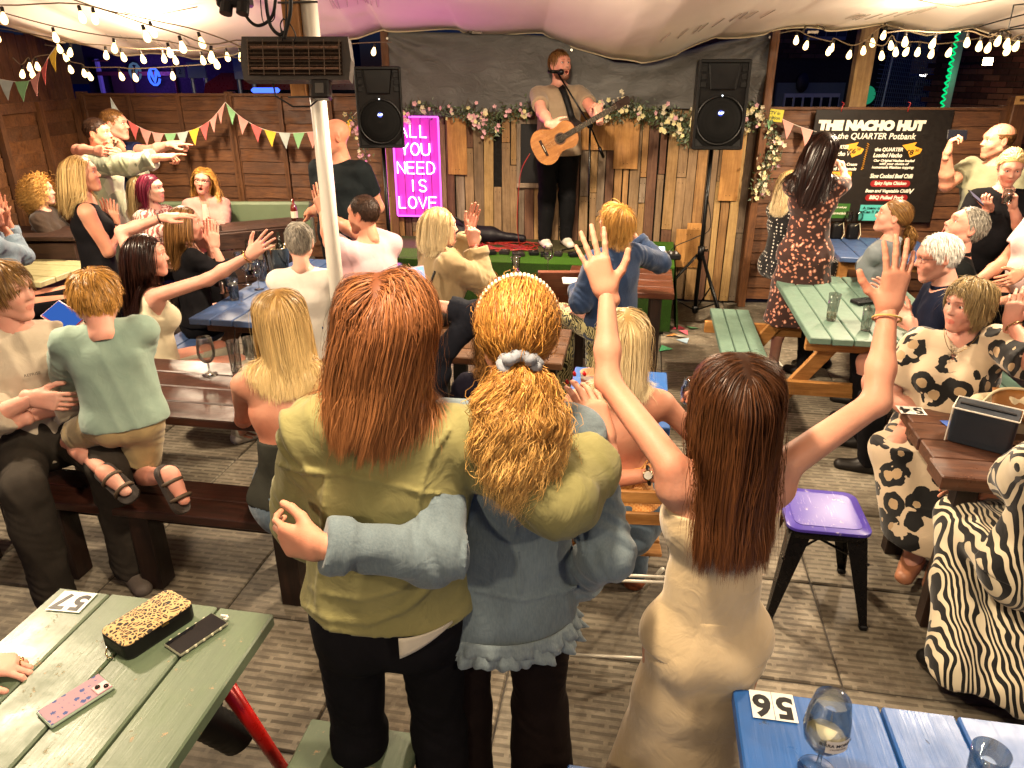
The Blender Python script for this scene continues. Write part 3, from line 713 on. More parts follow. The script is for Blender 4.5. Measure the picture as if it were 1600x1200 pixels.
    for s_ in (-1, 1): G['torso'].append(Ell(pel+R*s_*.062*q-Fw*.045*q-Z*.03*H, (.082*q*fa, .082*q*fa, .088*q*fa)))
    G['neck'] = [Cap(nb-Ub*.03*H, hc-HM.col[2]*.04*sc-HM.col[1]*.02*sc, (.056 if m else .045)*q*(.5+.5*fa), (.052 if m else .042)*sc), Cap(nb-Ub*.02*H, shc+R2*sw*.75+Ub*.012, .043*q, .036*q), Cap(nb-Ub*.02*H, shc-R2*sw*.75+Ub*.012, .043*q, .036*q)]
    ar = q*(1.14 if m else .93)*(.35+.65*fa)
    for k in 'rl':
        sh, el, wr = arms[k]; v = (wr-el)
        G['ua_'+k] = [Cap(sh, el, .046*ar, .0375*ar)]; G['fa_'+k] = [Cap(el, el+v*.35, .0375*ar, .0385*ar), Cap(el+v*.35, wr, .0385*ar, .0245*ar)]
    # legs
    hipw = .056*H; fl = {}
    for k, sgn in (('r', 1), ('l', -1)):
        hp_ = pel+R*sgn*hipw-Z*.01
        if legs and k in legs: kn, an = (Vector(x) for x in legs[k]); 
        elif sit is not None:
            kn = hp_+Fw*.24*H+R*sgn*(.035*H+knee)+Z*.005; an = Vector((kn.x, kn.y, base+.06*q))-Fw*.03*H
        else:
            kn = hp_-Z*(hz-base)*.47+Fw*.02+R*sgn*hipsh; an = Vector((hp_.x, hp_.y, base+.07*q))-Fw*.01+R*sgn*(.01+hipsh*1.8)
        fl[k] = (hp_, kn, an)
        G['th_'+k] = [Cap(hp_, kn, .085*q*fa, .053*q*(.5+.5*fa))]; cf = (an-kn)
        G['sh_'+k] = [Cap(kn, an, .051*q*(.5+.5*fa), .034*q), Cap(kn+cf*.2-Fw*.012, kn+cf*.45-Fw*.012, .05*q*(.5+.5*fa), .045*q)]
        fd = Fw if not (legs and 'foot_'+k in legs) else Vector(legs['foot_'+k]).normalized()
        fz = Z*-.035*q if not (legs and 'foot_'+k in legs) else Vector((0, 0, 0))
        G['ft_'+k] = [Cap(an+fz-fd*.03*q, an+fz*1.2+fd*.14*q, .034*q, .026*q, R, 1.25), Cap(an, an+fz*1.05+fd*.05*q, .036*q, .03*q)]
    body = [p for g in G.values() for p in g]
    gr = grid_for(body, h)
    for kk, g in G.items():
        for p in g: gr.add(p, .05*q if kk in ('torso', 'neck') else (.035*q if kk[:2] in ('ua', 'th') else .02))
    V, Fq = gr.mesh(); T = np.ones((len(V), 3), f32)
    VV, FF, TT = [V], [Fq], [T]; n0 = len(V)
    hv, hf, htn = head_mesh(sex, mouth, .0034 if h < .011 or near > .3 else .0055); htn = htn.copy()
    if beard:
        bx_, by_, bz_ = hv.T; lip = np.sqrt((bx_/.021)**2+((bz_+.066)/(.02 if mouth == 'open' else .009))**2)
        bm = np.clip((-.036-bz_-.35*np.clip(.05-by_, 0, .06))*90, 0, 1)*np.clip((lip-1)*5, 0, 1)*(by_ > -.012)*(bz_ > -.125)*beard; htn = htn*(1-bm[:, None])+np.array((.30, .20, .15), f32)*bm[:, None]
    hv = (hv*sc)@np.array(HM, f32).T+A3(hc); VV.append(hv); FF.append(hf+n0); TT.append(htn); n0 += len(hv)
    for k in 'rl':
        sh, el, wr = arms[k]; fd = (wr-el).normalized(); pl = rpalm if k == 'r' else lpalm
        bend_ = None
        if isinstance(pl, tuple) and len(pl) == 2: bend_, pl = Vector(pl[0]), Vector(pl[1]); fd = bend_.normalized()
        up = -Vector(pl) if pl is not None else (R*(1 if k == 'r' else -1)+Z*.3)
        M = frame(fd, up); hvv, hff, htt = hand_mesh(rpose if k == 'r' else lpose, .0032 if near > .3 else .0045)
        hvv = hvv.copy()
        if k == 'r': hvv[:, 0] *= -1; hff = hff[:, ::-1]
        hvv = hvv*(q*(1.05 if m else .96)*(1.0 if hs < 1.08 else .95)); M2 = np.array(M, f32)
        VV.append(hvv@M2.T+A3(wr)); FF.append(hff+n0); TT.append(htt); n0 += len(hvv)
        out['hand_'+k] = wr; out['hf_'+k] = M
    V = np.concatenate(VV)-A3(root)
    P_ = thing('person', label, cat, root, group=group)
    me = npmesh('body', V, np.concatenate(FF), m_skin(SK[skin] if isinstance(skin, str) else skin), {'tint': np.concatenate(TT)}); link('body', me, P_)
    if eyes:
        for sx in (-1, 1):
            e = link('eye', eye_mesh(), P_, loc=(hc-root)+HM @ Vector((sx*.031, .0745, .0108))*sc); e.rotation_euler = HM.to_euler(); e.scale = (sc,)*3
    # garments
    coll = [p.grow(.012) for p in G['torso']]+G['neck']+[p.grow(.012) for k in 'rl' for p in G['ua_'+k]]
    def bake(name, g, mat, seedn=0):
        V, Fq = g.mesh()
        if not len(V): return None
        return link(name, npmesh(name, V-A3(root), Fq, mat), P_)
    if topg:
        shoes_ = 0; gi = topg.get('inf', .012)*1.0; ease = topg.get('ease', 1.0); prims = [p.grow(gi, wr=0) for p in G['torso']]; hem = topg.get('hem', -.035 if sit is None else -.01)*H
        if topg.get('box'): prims.append(Cap(pel+U*(hem), chest, (.105*q*fa+gi)*topg['box'], (.1*q*fa+gi)*topg['box'], R, 1.5, 1.45))
        if hem < -.05*H and sit is None: prims += [Cap(pel, pel+U*(hem-.02), .1*q*fa+gi, .1*q*fa+gi*1.2, R, 1.55)]
        if hem < .06*H:
            for k in 'rl': hp_, kn, an = fl[k]; u = (kn-hp_).normalized(); prims.append(Cap(hp_, kn, .087*q*fa+gi, .06*q+gi, cuts=[(hp_+u*(.05 if sit is not None else .3), u)]))
        sl = topg.get('sleeve', 0); slv = []
        if sl:
            for k in 'rl':
                sh, el, wr = arms[k]; u1 = (el-sh).normalized(); u2 = (wr-el).normalized(); sg = gi*1.15+topg.get('sw', .004)
                if sl < 1: slv.append(Cap(sh, el, .046*ar+sg*.7, .0385*ar+sg*1.3, cuts=[(sh.lerp(el, sl), u1)], wr=.001))
                else:
                    slv.append(Cap(sh, el, .046*ar+sg*.8, .042*ar+sg, wr=topg.get('wr', .0035)))
                    e2 = min(sl-1, 1); slv.append(Cap(el, wr, .042*ar+sg, .03*ar+sg*.8, cuts=[(el.lerp(wr, e2), u2)], wr=topg.get('wr', .0035)))
                    if near > .6: cf_ = el.lerp(wr, e2-.13); slv.append(Cap(cf_, el.lerp(wr, e2), .036*ar+sg, .034*ar+sg, cuts=[(el.lerp(wr, e2), u2), (cf_, -u2)]))
        if topg.get('strap') == 'tank': pass
        g = grid_for(prims+slv, topg.get('h', h*.85))
        if sl: 
            for p in [Cap(nb-Ub*.03*H, shc+R2*sw*.7, .045*q+gi*.7, .042*q+gi), Cap(nb-Ub*.03*H, shc-R2*sw*.7, .045*q+gi*.7, .042*q+gi)]: prims.append(p)
        for p in prims: g.add(p, .05*q)
        for p in slv: g.add(p, .03*q)
        out['cloth'] = prims+slv
        for ln, rr_ in topg.get('ridges', ()):
            pp = drop_on(prims+slv, ln)
            for p_, q_ in zip(pp[:-1], pp[1:]):
                if (q_-p_).length < .08: g.add(Cap(p_, q_, rr_, rr_), .007)
        g.folds(topg.get('fold', .004), topg.get('ff', 20), seed=sum(map(ord, label)) % 97)
        g.cut(pel+U*hem, -U)
        nk = topg.get('neck', .058); 
        if topg.get('v'): g.sub(Cap(nb+Ub*.02, nb-Ub*topg['v']+Fw*.12, nk*q, .012), .004)
        if topg.get('strapless') is not None: g.cut(pel+U*topg['strapless']*H, U)
        else: g.sub(Cap(nb+Ub*.0*H+Fw*.012, hc+Z*.1, nk*q, nk*1.15*q), .004)
        if topg.get('scoopback'): g.sub(Ell(nb-Fw*.09-Ub*.02, Vector((.09, .09, topg['scoopback']))*q), .004)
        if not sl and topg.get('strapless') is None:
            for k, sgn in (('r', 1), ('l', -1)): g.sub(Cap(arms[k][0]+R2*sgn*.025*q+Ub*.03, shc+R2*sgn*(sw+.03*q)-Ub*.06*q, .064*q*(.5+.5*fa), .05*q), .004)
        bake(topg.get('name', 'top'), g, topg['mat'])
        if topg.get('skirt'):
            pass
        if topg.get('collar'):
            gc = grid_for([Cap(nb-Ub*.01*H, nb+Ub*.02*H, .08*q, .08*q)], .006); gc.add(Cap(nb-Ub*.03*H, nb+Ub*.012*H, .066*q*(1.1 if m else 1), .060*q*(1.1 if m else 1), R, 1.12, cuts=[(nb+Ub*.012*H, Ub)])); gc.sub(Cap(nb-Ub*.05, nb+Ub*.06, .05*q, .053*q)); bake('collar', gc, topg.get('cmat', topg['mat']))
    if botg:
        kind = botg['kind']; gi = botg.get('inf', .008); wl_ = botg.get('waist', .02)*H
        prims = [p.grow(gi) for p in G['torso'][:2]]+[p.grow(gi) for p in G['torso'][-2:]]; legp = []
        if kind == 'trousers':
            fr = botg.get('len', 1.0); fla = botg.get('flare', 0.0)
            for k in 'rl':
                hp_, kn, an = fl[k]; legp.append(Cap(hp_, kn, .087*q*fa+gi, .06*q*(.5+.5*fa)+gi, wr=.002)); legp += [p.grow(gi+.002) for p in G['sh_'+k]] if fr > .9 else []
                if fr > .5: u = (an-kn).normalized(); e2 = min((fr-.5)*2, 1); legp.append(Cap(kn, kn.lerp(an, 1.0), .06*q*(.5+.5*fa)+gi, .043*q+gi+fla, cuts=[(kn.lerp(an, e2)+u*.02, u)], wr=botg.get('wr', .003)))
                else: u = (kn-hp_).normalized(); legp[-1] = Cap(hp_, kn, .088*q*fa+gi, .066*q+gi*2.5, cuts=[(hp_.lerp(kn, fr*2), u)], wr=.003)
        elif kind == 'skirt':
            hemz = botg['hem']
            if sit is None:
                b = Vector((pel.x, pel.y, base+hemz))+Vector(botg.get('drift', (0, 0, 0)))
                wb = botg.get('wb', .15)*q; mid = pel.lerp(b, botg.get('mk', .38)); wm = botg.get('wm', .13)*q
                legp += [Cap(pel-Z*.03, mid, .098*q*fa+gi, wm, R, 1.5, 1.4), Cap(mid, b, wm, wb, R, 1.4, 1.35, cuts=[(b, -Z)])]
            else:
                for k in 'rl':
                    hp_, kn, an = fl[k]; legp.append(Cap(hp_, kn+Fw*.02, .095*q*fa+gi, .07*q+gi*2)); b = Vector((an.x, an.y, base+hemz)); legp.append(Cap(kn+Fw*.02, b, .075*q+gi*2, botg.get('wb', .10)*q, cuts=[(b, -Z)]))
                a, b_ = fl['r'], fl['l']; legp.append(Cap((a[0]+b_[0])/2, (a[1]+b_[1])/2, .09*q*fa, .075*q)); c = (a[2]+b_[2])/2; c.z = base+hemz; legp.append(Cap((a[1]+b_[1])/2, c, .08*q, .10*q, cuts=[(c, -Z)]))
        g = grid_for(prims+legp, botg.get('h', h*.9))
        for p in prims: g.add(p, .05*q)
        for p in legp: g.add(p, .035*q if kind == 'trousers' else .06)
        g.folds(botg.get('fold', .003), botg.get('ff', 18), seed=len(label))
        g.cut(pel+U*wl_, U)
        if botg.get('slit'):
            c = botg['slit']; g.sub(Cap(W(*c[0], Y=c[2]), W(*c[1], Y=c[2]), .012, c[3]), .01)
        bake(botg.get('name', kind), g, botg['mat'])
    if shoes is None and not (legs and 'foot_l' in legs): shoes = dict(mat=m_plain('15110e', .5))
    if shoes:
        for k in 'rl':
            g = grid_for([p.grow(.012) for p in G['ft_'+k]], .007)
            for p in G['ft_'+k]: g.add(p.grow(.008), .02)
            if shoes.get('low'): g.cut(fl[k][2]+Vector((0, 0, -.01)), Z)
            bake('shoe', g, shoes['mat'])
    if hair:
        st = dict(hair); me = hair_build(root, hc, HM, sc, st, coll, near); link('hair', me, P_)
    info = dict(root=root, o=P_, hc=hc, HM=HM, sc=sc, arms=arms, pel=pel, U=U, Fw=Fw, R=R, nb=nb, chest=chest, shc=shc, legs=fl, G=G, fa=fa, q=q, coll=coll, R2=R2, **out)
    PEOPLE.append(info); return info
def on_hand(info, k, dist=.09, lift=-.03):       # point in the palm
    M = info['hf_'+k]; return info['hand_'+k]+M.col[1]*dist*info['q']+M.col[2]*lift
# ---------------------------------------------------------------- lamps added under the tent; their cords are built further down
LAMPS = [((-2.9, 3.2, 2.62), 165), ((2.7, 3.2, 2.62), 120), ((-.2, 1.3, 2.86), 110), ((-1.5, -.9, 2.9), 70), ((1.9, -.7, 2.9), 65),
         ((-2.8, 6.3, 2.40), 120), ((3.0, 5.6, 2.42), 130), ((.2, 4.8, 2.75), 240)]
WARM = (1.0, .79, .55)
def point_lamp(p, e, c=WARM, r=.09, name='lamp_light', parent=None):
    L = bpy.data.lights.new(name, 'POINT'); L.energy = e; L.color = c; L.shadow_soft_size = r
    o = bpy.data.objects.new(name, L); COL.objects.link(o); o.location = p
    if parent: o.parent = parent
    return o
EX = Vector((math.cos(GA), math.sin(GA), 0)); EY = Vector((-math.sin(GA), math.cos(GA), 0)); ZZ = Vector((0, 0, 1))
def uvz(u, v, z=0): return EX*u+EY*v+ZZ*z
def UV(p): return p.dot(EX), p.dot(EY)
# ---------------------------------------------------------------- ground
g = NT('ground_asphalt'); v = g.co(); g.base(g.ramp(g.noise(v, 3, 8, .7), [(.3, '2a2622'), (.7, '4a443c')])); g.set(Roughness=.9); g.bump(g.noise(v, 90, 4), .4, .01)
MB().box((0, 30, -.06), (200, 160, .1)).build('ground', g.m, kind='structure')
def m_slab():
    t = NT('ribbed_slab'); v = t.co(rnd=False)
    sx = t.n('ShaderNodeSeparateXYZ'); t.l(v, sx.inputs[0]); row = t.math('DIVIDE', sx.outputs[1], .0365); ri = t.math('FLOOR', row)
    wob = t.math('MULTIPLY', t.noise(t.co((2, 2, 2), rnd=True), 6, 2), .12); rf = t.math('FRACT', t.math('ADD', row, wob))
    gro = t.math('LESS_THAN', t.math('ABSOLUTE', t.math('SUBTRACT', rf, .5)), .2)
    cx = t.math('FRACT', t.math('ADD', t.math('DIVIDE', sx.outputs[0], .135), t.math('MULTIPLY', ri, .5))); gp = t.math('GREATER_THAN', cx, .13)
    rib = t.math('MULTIPLY', gro, gp); w = t.co(rnd=True)
    dirt = t.noise(w, 2.2, 8, .7, .6); base = t.ramp(dirt, [(.3, '494238'), (.5, '756d5f'), (.72, '958e7f')])
    base = t.mix(t.math('MULTIPLY', t.ramp(t.noise(w, 7, 6, .75), [(.48, (0, 0, 0)), (.7, (1, 1, 1))]), .55), base, '3a3128')
    ge = t.n('ShaderNodeNewGeometry'); big = t.noise(ge.outputs['Position'], 1.1, 7, .7, .4); base = t.mix(1.0, base, t.ramp(big, [(.36, (.58, .55, .51)), (.5, (1, 1, 1)), (.68, (1.12, 1.1, 1.08))]), 'MULTIPLY')
    sc = t.ramp(t.noise(t.co((1, 7, 1), rnd=True), 5, 5, .7), [(.35, (.78, .78, .78)), (.6, (1.08, 1.08, 1.08))])
    base = t.mix(1.0, base, sc, 'MULTIPLY')
    wornm = t.ramp(t.noise(w, 1.6, 4, .6), [(.35, (.45, .45, .45)), (.65, (1, 1, 1))])
    ribf = t.math('MULTIPLY', rib, wornm)
    base = t.mix(t.math('MULTIPLY', ribf, .62), base, '30291f')
    oi = t.n('ShaderNodeObjectInfo'); base = t.mix(1.0, base, t.ramp(oi.outputs['Random'], [(0, (.82, .82, .80)), (1, (1.1, 1.08, 1.05))]), 'MULTIPLY')
    t.base(base); t.set(Specular_IOR_Level=.35); t.l(t.ramp(dirt, [(.3, (.55,)*3), (.7, (.85,)*3)]), t.b.inputs['Roughness'])
    inv = t.math('SUBTRACT', 1, ribf); b = t.bump(inv, .9, .004); t.bump(t.noise(w, 60, 5), .3, .002, b)
    return t.m
SLABM = m_slab()
sl_me = MB().box((0, 0, -.02), (.637, .627, .04), bev=.006).mesh('paving_slab', SLABM)
pave = MB().box(tuple(uvz(0, 3.5, -.046)), (10.6, 8.2, .02), rz=GA).build('pavement', m_plain('1b1814', .95), kind='structure')
for i in range(-8, 9):
    for j in range(-3, 10):
        c = uvz(.90+.645*i+.3225, 2.33+.635*j+.3175, random.uniform(-.0025, .001))
        if abs(c.x) > 1.2+.8*c.y+.8 or abs(c.x) > 4.7 or c.y < .3 or c.y > 7.9: continue
        o = link('slab', sl_me, pave); o.location = c; o.rotation_euler = (random.uniform(-.002, .002), random.uniform(-.002, .002), GA+(math.pi if random.random() < .5 else 0))
# ---------------------------------------------------------------- fences
FENCE = m_wood('4a2c18', '704828', .7, 0, .9, .5); FENCE_V = m_wood('4a2c18', '6a4424', .7, 2, .9, .45)
def lap_fence(label, p0, p1, z0, z1, batten=.62, panel=1.83, post=True, bh=.135, group=None):
    p0, p1 = Vector(p0), Vector(p1); d = (p1-p0); L = d.length; d.normalize(); n = Vector((d.y, -d.x, 0)); a = math.atan2(d.y, d.x)
    t = thing('timber_fence', label, 'fence', (p0.x, p0.y, 0), group=group)
    npn = max(1, round(L/panel)); pw = L/npn; nb = int((z1-z0)/ (bh*.88))
    Rt = Matrix.Rotation(a, 3, 'Z') @ Matrix.Rotation(math.radians(-6), 3, 'X')
    for sg in range(npn):
        mes = []
        for k in range(4):
            mb = MB(); n_ = 10; hw = pw/2-.004
            top = [bh/2+random.uniform(-.008, .006) for _ in range(n_+1)]; vs = []
            for q in range(n_+1):
                x = -hw+2*hw*q/n_; w = -bh/2+random.uniform(-.006, .004)
                vs += [(x, -.006, w), (x, .006, w), (x, .006, top[q]), (x, -.004, top[q])]
            fs = [(q*4+r, q*4+(r+1) % 4, (q+1)*4+(r+1) % 4, (q+1)*4+r) for q in range(n_) for r in range(4)]+[(3, 2, 1, 0), (n_*4, n_*4+1, n_*4+2, n_*4+3)]
            mb.add([tuple(Rt @ Vector(v_)) for v_ in vs], fs); mes.append(mb.mesh('board', FENCE))
        for i in range(nb):
            c = p0+d*(pw*(sg+.5))-p0; o = link('board', random.choice(mes), t); o.location = (c.x, c.y, z0+bh*.5+i*(z1-z0-bh)/(nb-1))
        nbt = max(2, round(pw/batten)+1)
        for k in range(nbt):
            q = d*(pw*sg+pw*k/(nbt-1)*.985+.01)+n*.024; MB().box((0, 0, 0), (.045, .022, z1-z0), rz=a).build('batten', FENCE_V, t, loc=(q.x, q.y, (z0+z1)/2))
        q = d*(pw*(sg+.5))+Vector((0, 0, z1+.012)); MB().box((0, 0, 0), (pw-.006, .05, .024), rz=a).build('capping', FENCE, t, loc=q)
    if post:
        for sg in range(npn+1):
            q = d*(pw*sg)-n*.03; MB().box((0, 0, 0), (.09, .09, z1+.04), rz=a, bev=.006).build('post', FENCE_V, t, loc=(q.x, q.y, (z1+.04)/2))
    return t
FLc = Vector((-4.4, 8.05, 0)); FLr = Vector((-1.3, 7.85, 0)); PWl = Vector((-1.28, 7.62, 0)); PWr = Vector((2.28, 7.16, 0)); FRr = Vector((4.42, 7.02, 0))
lap_fence('long dark brown lap fence behind the tables on the left, under the bunting', FLc, FLr, .05, 1.93)
lap_fence('dark brown lap fence on the right behind the nacho menu board', PWr+Vector((.02, .02, 0)), FRr, .05, 1.84)
# taller close-boarded side fence at the left
t = thing('timber_fence', 'tall side fence at the far left, lap boards below and upright boards above', 'fence', (-4.45, 5.2, 0))
a0 = Vector((-4.52, 4.2, 0)); a1 = Vector((-4.44, 8.0, 0)); dd = (a1-a0); Ls = dd.length; dd.normalize(); ang = math.atan2(dd.y, dd.x)
for i in range(15):
    z = .1+i*.118
    for k in range(2):
        c = a0+dd*(Ls*(.25+.5*k))-Vector((-4.45, 5.2, 0)); MB().box((0, 0, 0), (Ls/2-.01, .014, .13), R=Matrix.Rotation(ang, 3, 'Z') @ Matrix.Rotation(math.radians(6), 3, 'X')).build('board', FENCE, t, loc=(c.x, c.y, z))
for i in range(26):
    c = a0+dd*(.08+i*Ls/26)-Vector((-4.45, 5.2, 0)); MB().box((0, 0, 0), (Ls/26-.006, .016, .62+random.uniform(-.02, .02)), rz=ang).build('upright_board', FENCE_V, t, loc=(c.x, c.y, 2.16))
for i in range(7):
    c = a0+dd*(.1+i*Ls/6.3)-Vector((-4.45, 5.2, 0)); MB().box((.045, 0, 0), (.05, .06, 1.9), rz=0).build('batten', FENCE_V, t, loc=(c.x, c.y, .95))
c = a0+dd*(Ls/2)-Vector((-4.45, 5.2, 0)); MB().box((.03, 0, 0), (.06, Ls, .09)).build('rail', FENCE, t, loc=(c.x, c.y, 1.86))
# end post with a small yellow notice at the right
t = thing('fence_post', 'wide timber end post right of the menu board with a small tag on top', 'post', (4.5, 6.98, 0))
MB().box((0, 0, .98), (.16, .12, 1.96), bev=.008).build('post', m_wood('4a2d16', '6d4524', .7, 2), t)
MB().box((0, -.066, 1.93), (.17, .01, .07)).build('notice', m_plain('b98d52', .6), t); MB().box((-.02, -.074, 1.93), (.06, .004, .02)).build('marking', m_plain('5a3a20', .6), t)
# ---------------------------------------------------------------- pallet wall
PAL = [m_wood(a, b, .75, 2, 1.2, .3) for a, b in (('75542f', '9c774a'), ('6e573e', '8e7454'), ('7e6038', 'a08055'), ('5c4a36', '786249'), ('665645', '887866'), ('4c3122', '6a4a36'), ('937548', 'b0925f'))]
PLY = m_wood('8f6230', 'b5864a', .7, 2, .3, .2)
pw = PWr-PWl; PL = pw.length; pd = pw.normalized(); pn = Vector((pd.y, -pd.x, 0)); pa = math.atan2(pd.y, pd.x)
t = thing('pallet_wall', 'stage backdrop wall of upright reclaimed pallet boards in mixed browns', 'wall', (PWl.x, PWl.y, 0)); t.rotation_euler = (0, 0, pa)
MB().box((PL/2, .05, .93), (PL, .03, 1.84)).build('backing', m_plain('0d0a08', .9), t)
ply_rects = [(.66, .85, 1.22, 1.82), (1.93, 2.27, 1.47, 1.82), (2.27, 2.50, 1.30, 1.80), (3.28, 3.46, 1.02, 1.62), (2.92, 3.16, .36, .74), (3.02, 3.19, .36, .8), (2.36, 2.5, .52, .83)]
x = 0; pid = 0
def pnail(xc, z0, z1, y):
    mb = MB()
    for z in (z0+.05, z1-.05):
        for dx in (-.018, .018): mb.box((xc+dx, y-.001, z), (.006, .004, .006))
    return mb
while x < PL-.03:
    w = random.choice((.065, .075, .085, .095, .1)); w = min(w, PL-x); z = 0.02; top = 1.84+random.uniform(-.03, .03)
    segs = sorted([random.uniform(.25, 1.6) for _ in range(random.choice((0, 1, 1, 2)))])+[top]
    for zt in segs:
        if zt-z < .15: continue
        prd = random.choice((0, .006, .014, .022)); gap = random.choice((.003, .005, .009)) if random.random() < .88 else .026
        if random.random() > .03:
            o = MB().box((0, 0, 0), (w-gap, .018, zt-z-.006), bev=.002).build('plank', PAL[random.choice((0, 0, 1, 1, 1, 2, 2, 3, 4, 4, 5, 6))], t, loc=(x+w/2, .018-prd, (z+zt)/2)); o.rotation_euler = (0, random.uniform(-.008, .008), 0)
            pnail(x+w/2, z, zt, .008-prd).build('nails', m_plain('1b1512', .5, .6), t)
        z = zt
    x += w
for (xa, xb, za, zb) in ply_rects:
    MB().box(((xa+xb)/2, -.024, (za+zb)/2), (xb-xa, .012, zb-za), bev=.002).build('plywood_panel', PLY, t); pnail((xa+xb)/2, za, zb, -.031).build('nails', m_plain('1b1512', .5, .6), t)
# black hatch with a grey frame behind the singer
fx = 1.36
for c, s_ in (((fx, -.035, 1.43), (.04, .02, .62)), ((fx+.36, -.035, 1.43), (.04, .02, .62)), ((fx+.18, -.036, 1.13), (.4, .02, .045)), ((fx+.18, -.036, 1.72), (.4, .02, .04))):
    MB().box(c, s_, bev=.002).build('hatch_frame', PAL[4], t)
MB().box((fx+.18, -.03, 1.43), (.34, .008, .58)).build('hatch', m_plain('0a0a0c', .5), t)
def wallpt(px, py, off=.0):
    """point of the photograph on the plane `off` metres in front of the pallet wall"""
    o = Vector((0, 0, CAM_H)); d = W(px, py, Y=1)-o; p0 = PWl+pn*off
    s_ = (p0-Vector((0, 0, 0))-Vector((0, 0, 0))).dot(pn)/d.dot(pn); return o+d*s_
# ---------------------------------------------------------------- neon sign
NS = wallpt(652, 262, .10); t = thing('neon_sign', 'tall pink neon sign reading ALL YOU NEED IS LOVE on the pallet wall', 'neon sign', NS); t.rotation_euler = (0, 0, pa)
m_tube = m_emit((1.0, .62, .98), 6); m_edge = m_emit((1.0, .12, .95), 2)
ac = NT('pink_acrylic'); ac.base((.35, .03, .30)); ac.set(Roughness=.3); ac.b.inputs['Emission Color'].default_value = (1, .02, .75, 1); ac.b.inputs['Emission Strength'].default_value = .10
w2, h2 = .225, .47
for i, xx in enumerate((-.18, -.09, 0, .09, .18)): MB().box((xx, .02, 0), (.084, .012, h2*2), bev=.002).build('backboard', ac.m, t)
for c, s_ in (((w2, .0, 0), (.016, .016, h2*2)), ((-w2, .0, 0), (.016, .016, h2*2)), ((0, 0, h2), (w2*2, .016, .016)), ((0, 0, -h2), (w2*2, .016, .016))): MB().box(c, s_, bev=.004).build('edge_light', m_edge, t)
GL = {'A': [[(0, 0), (.5, 1), (1, 0)], [(.2, .36), (.8, .36)]], 'L': [[(.1, 1), (.1, 0), (.9, 0)]], 'Y': [[(0, 1), (.5, .48), (.5, 0)], [(.5, .48), (1, 1)]], 'U': [[(0, 1), (0, .3), (.15, .07), (.5, 0), (.85, .07), (1, .3), (1, 1)]],
      'O': [[(.5+.5*math.cos(i*math.pi/8), .5+.5*math.sin(i*math.pi/8)) for i in range(17)]], 'N': [[(0, 0), (0, 1), (1, 0), (1, 1)]], 'E': [[(.95, 1), (0, 1), (0, 0), (.95, 0)], [(0, .52), (.85, .52)]],
      'D': [[(0, 0), (0, 1), (.45, 1), (.85, .85), (1, .5), (.85, .15), (.45, 0), (0, 0)]], 'I': [[(.5, 0), (.5, 1)]], 'S': [[(.95, .85), (.7, 1), (.3, 1), (.05, .8), (.15, .58), (.8, .42), (.97, .2), (.7, 0), (.3, 0), (.03, .15)]], 'V': [[(0, 1), (.5, 0), (1, 1)]]}
for wd, zc, xc, lw in (('ALL', .34, -.02, .075), ('YOU', .175, -.01, .08), ('NEED', .0, -.01, .075), ('IS', -.17, .0, .075), ('LOVE', -.335, -.01, .08)):
    n = len(wd); pit = lw+.024; x0 = xc-pit*n/2+.012
    for i, ch in enumerate(wd):
        mb = MB()
        for st in GL[ch]: mb.tube([(x0+i*pit+px*lw, -.015, zc-.055+py*.11) for px, py in st], .0058, 6)
        mb.build('neon_letter', m_tube, t, smooth=True)
L = bpy.data.lights.new('sign_glow', 'AREA'); L.shape = 'RECTANGLE'; L.size = .44; L.size_y = .9; L.energy = 15; L.color = (1, .08, .75); lo = bpy.data.objects.new('sign_glow', L); COL.objects.link(lo); lo.location = (0, -.04, 0); lo.rotation_euler = (math.radians(-90), 0, 0); lo.parent = t
lo2 = bpy.data.objects.new('sign_glow', L.copy()); lo2.data.energy = .7; COL.objects.link(lo2); lo2.location = (0, -.05, 0); lo2.rotation_euler = (math.radians(90), 0, 0); lo2.parent = t
# ---------------------------------------------------------------- stage
STG = [wallpt(600, 388, 0)]
sfl, sfr = Vector((-1.12, 6.58, 0)), Vector((1.40, 6.22, 0)); sbl, sbr = PWl+pn*.03+pd*.1, PWl+pn*.03+pd*2.9
def m_turf(n='artificial_turf', a='0e1c08', b='24400f', d='1c2410'):
    t = NT(n); v = t.co(); c = t.ramp(t.noise(v, 160, 3, .7), [(.35, a), (.65, b)]); c = t.mix(t.ramp(t.noise(v, 3, 6), [(.42, (0, 0, 0)), (.7, (.8,)*3)]), c, d)
    t.base(c); t.set(Roughness=.95, Specular_IOR_Level=.1); t.bump(t.noise(v, 200, 2), .9, .006); return t.m
stg = thing('stage', 'low stage platform covered in green artificial turf in front of the pallet wall', 'stage', (.1, 6.8, 0)); so = Vector((.1, 6.8, 0))
z1 = .60
mb = MB(); q = [p-so for p in (sfl, sfr, sbr, sbl)]; mb.prism([(p.x, p.y) for p in q], .52, z1); mb.build('deck', m_turf('stage_deck', '2a2c18', '4e4a30', '3d372c'), stg)
mb = MB()                                                    # turf drape over the front and the right end, gently rippled
def drape(a, b, h0, h1, amp, n=60):
    nrm = Vector(((b-a).y, -(b-a).x, 0)).normalized()
    return lambda u, v: (lambda p: (p.x, p.y, h0+(h1-h0)*v))(a.lerp(b, u)-so+nrm*(.012+v*.05+amp*math.sin(u*31+3*math.sin(u*9))*v))
mb.grid(drape(sfl, sfr, z1+.004, .05, .02), 80, 6); mb.grid(drape(sfr, sbr, z1+.004, .05, .02), 30, 6)
mb.build('turf_skirt', m_turf(), stg, smooth=True)
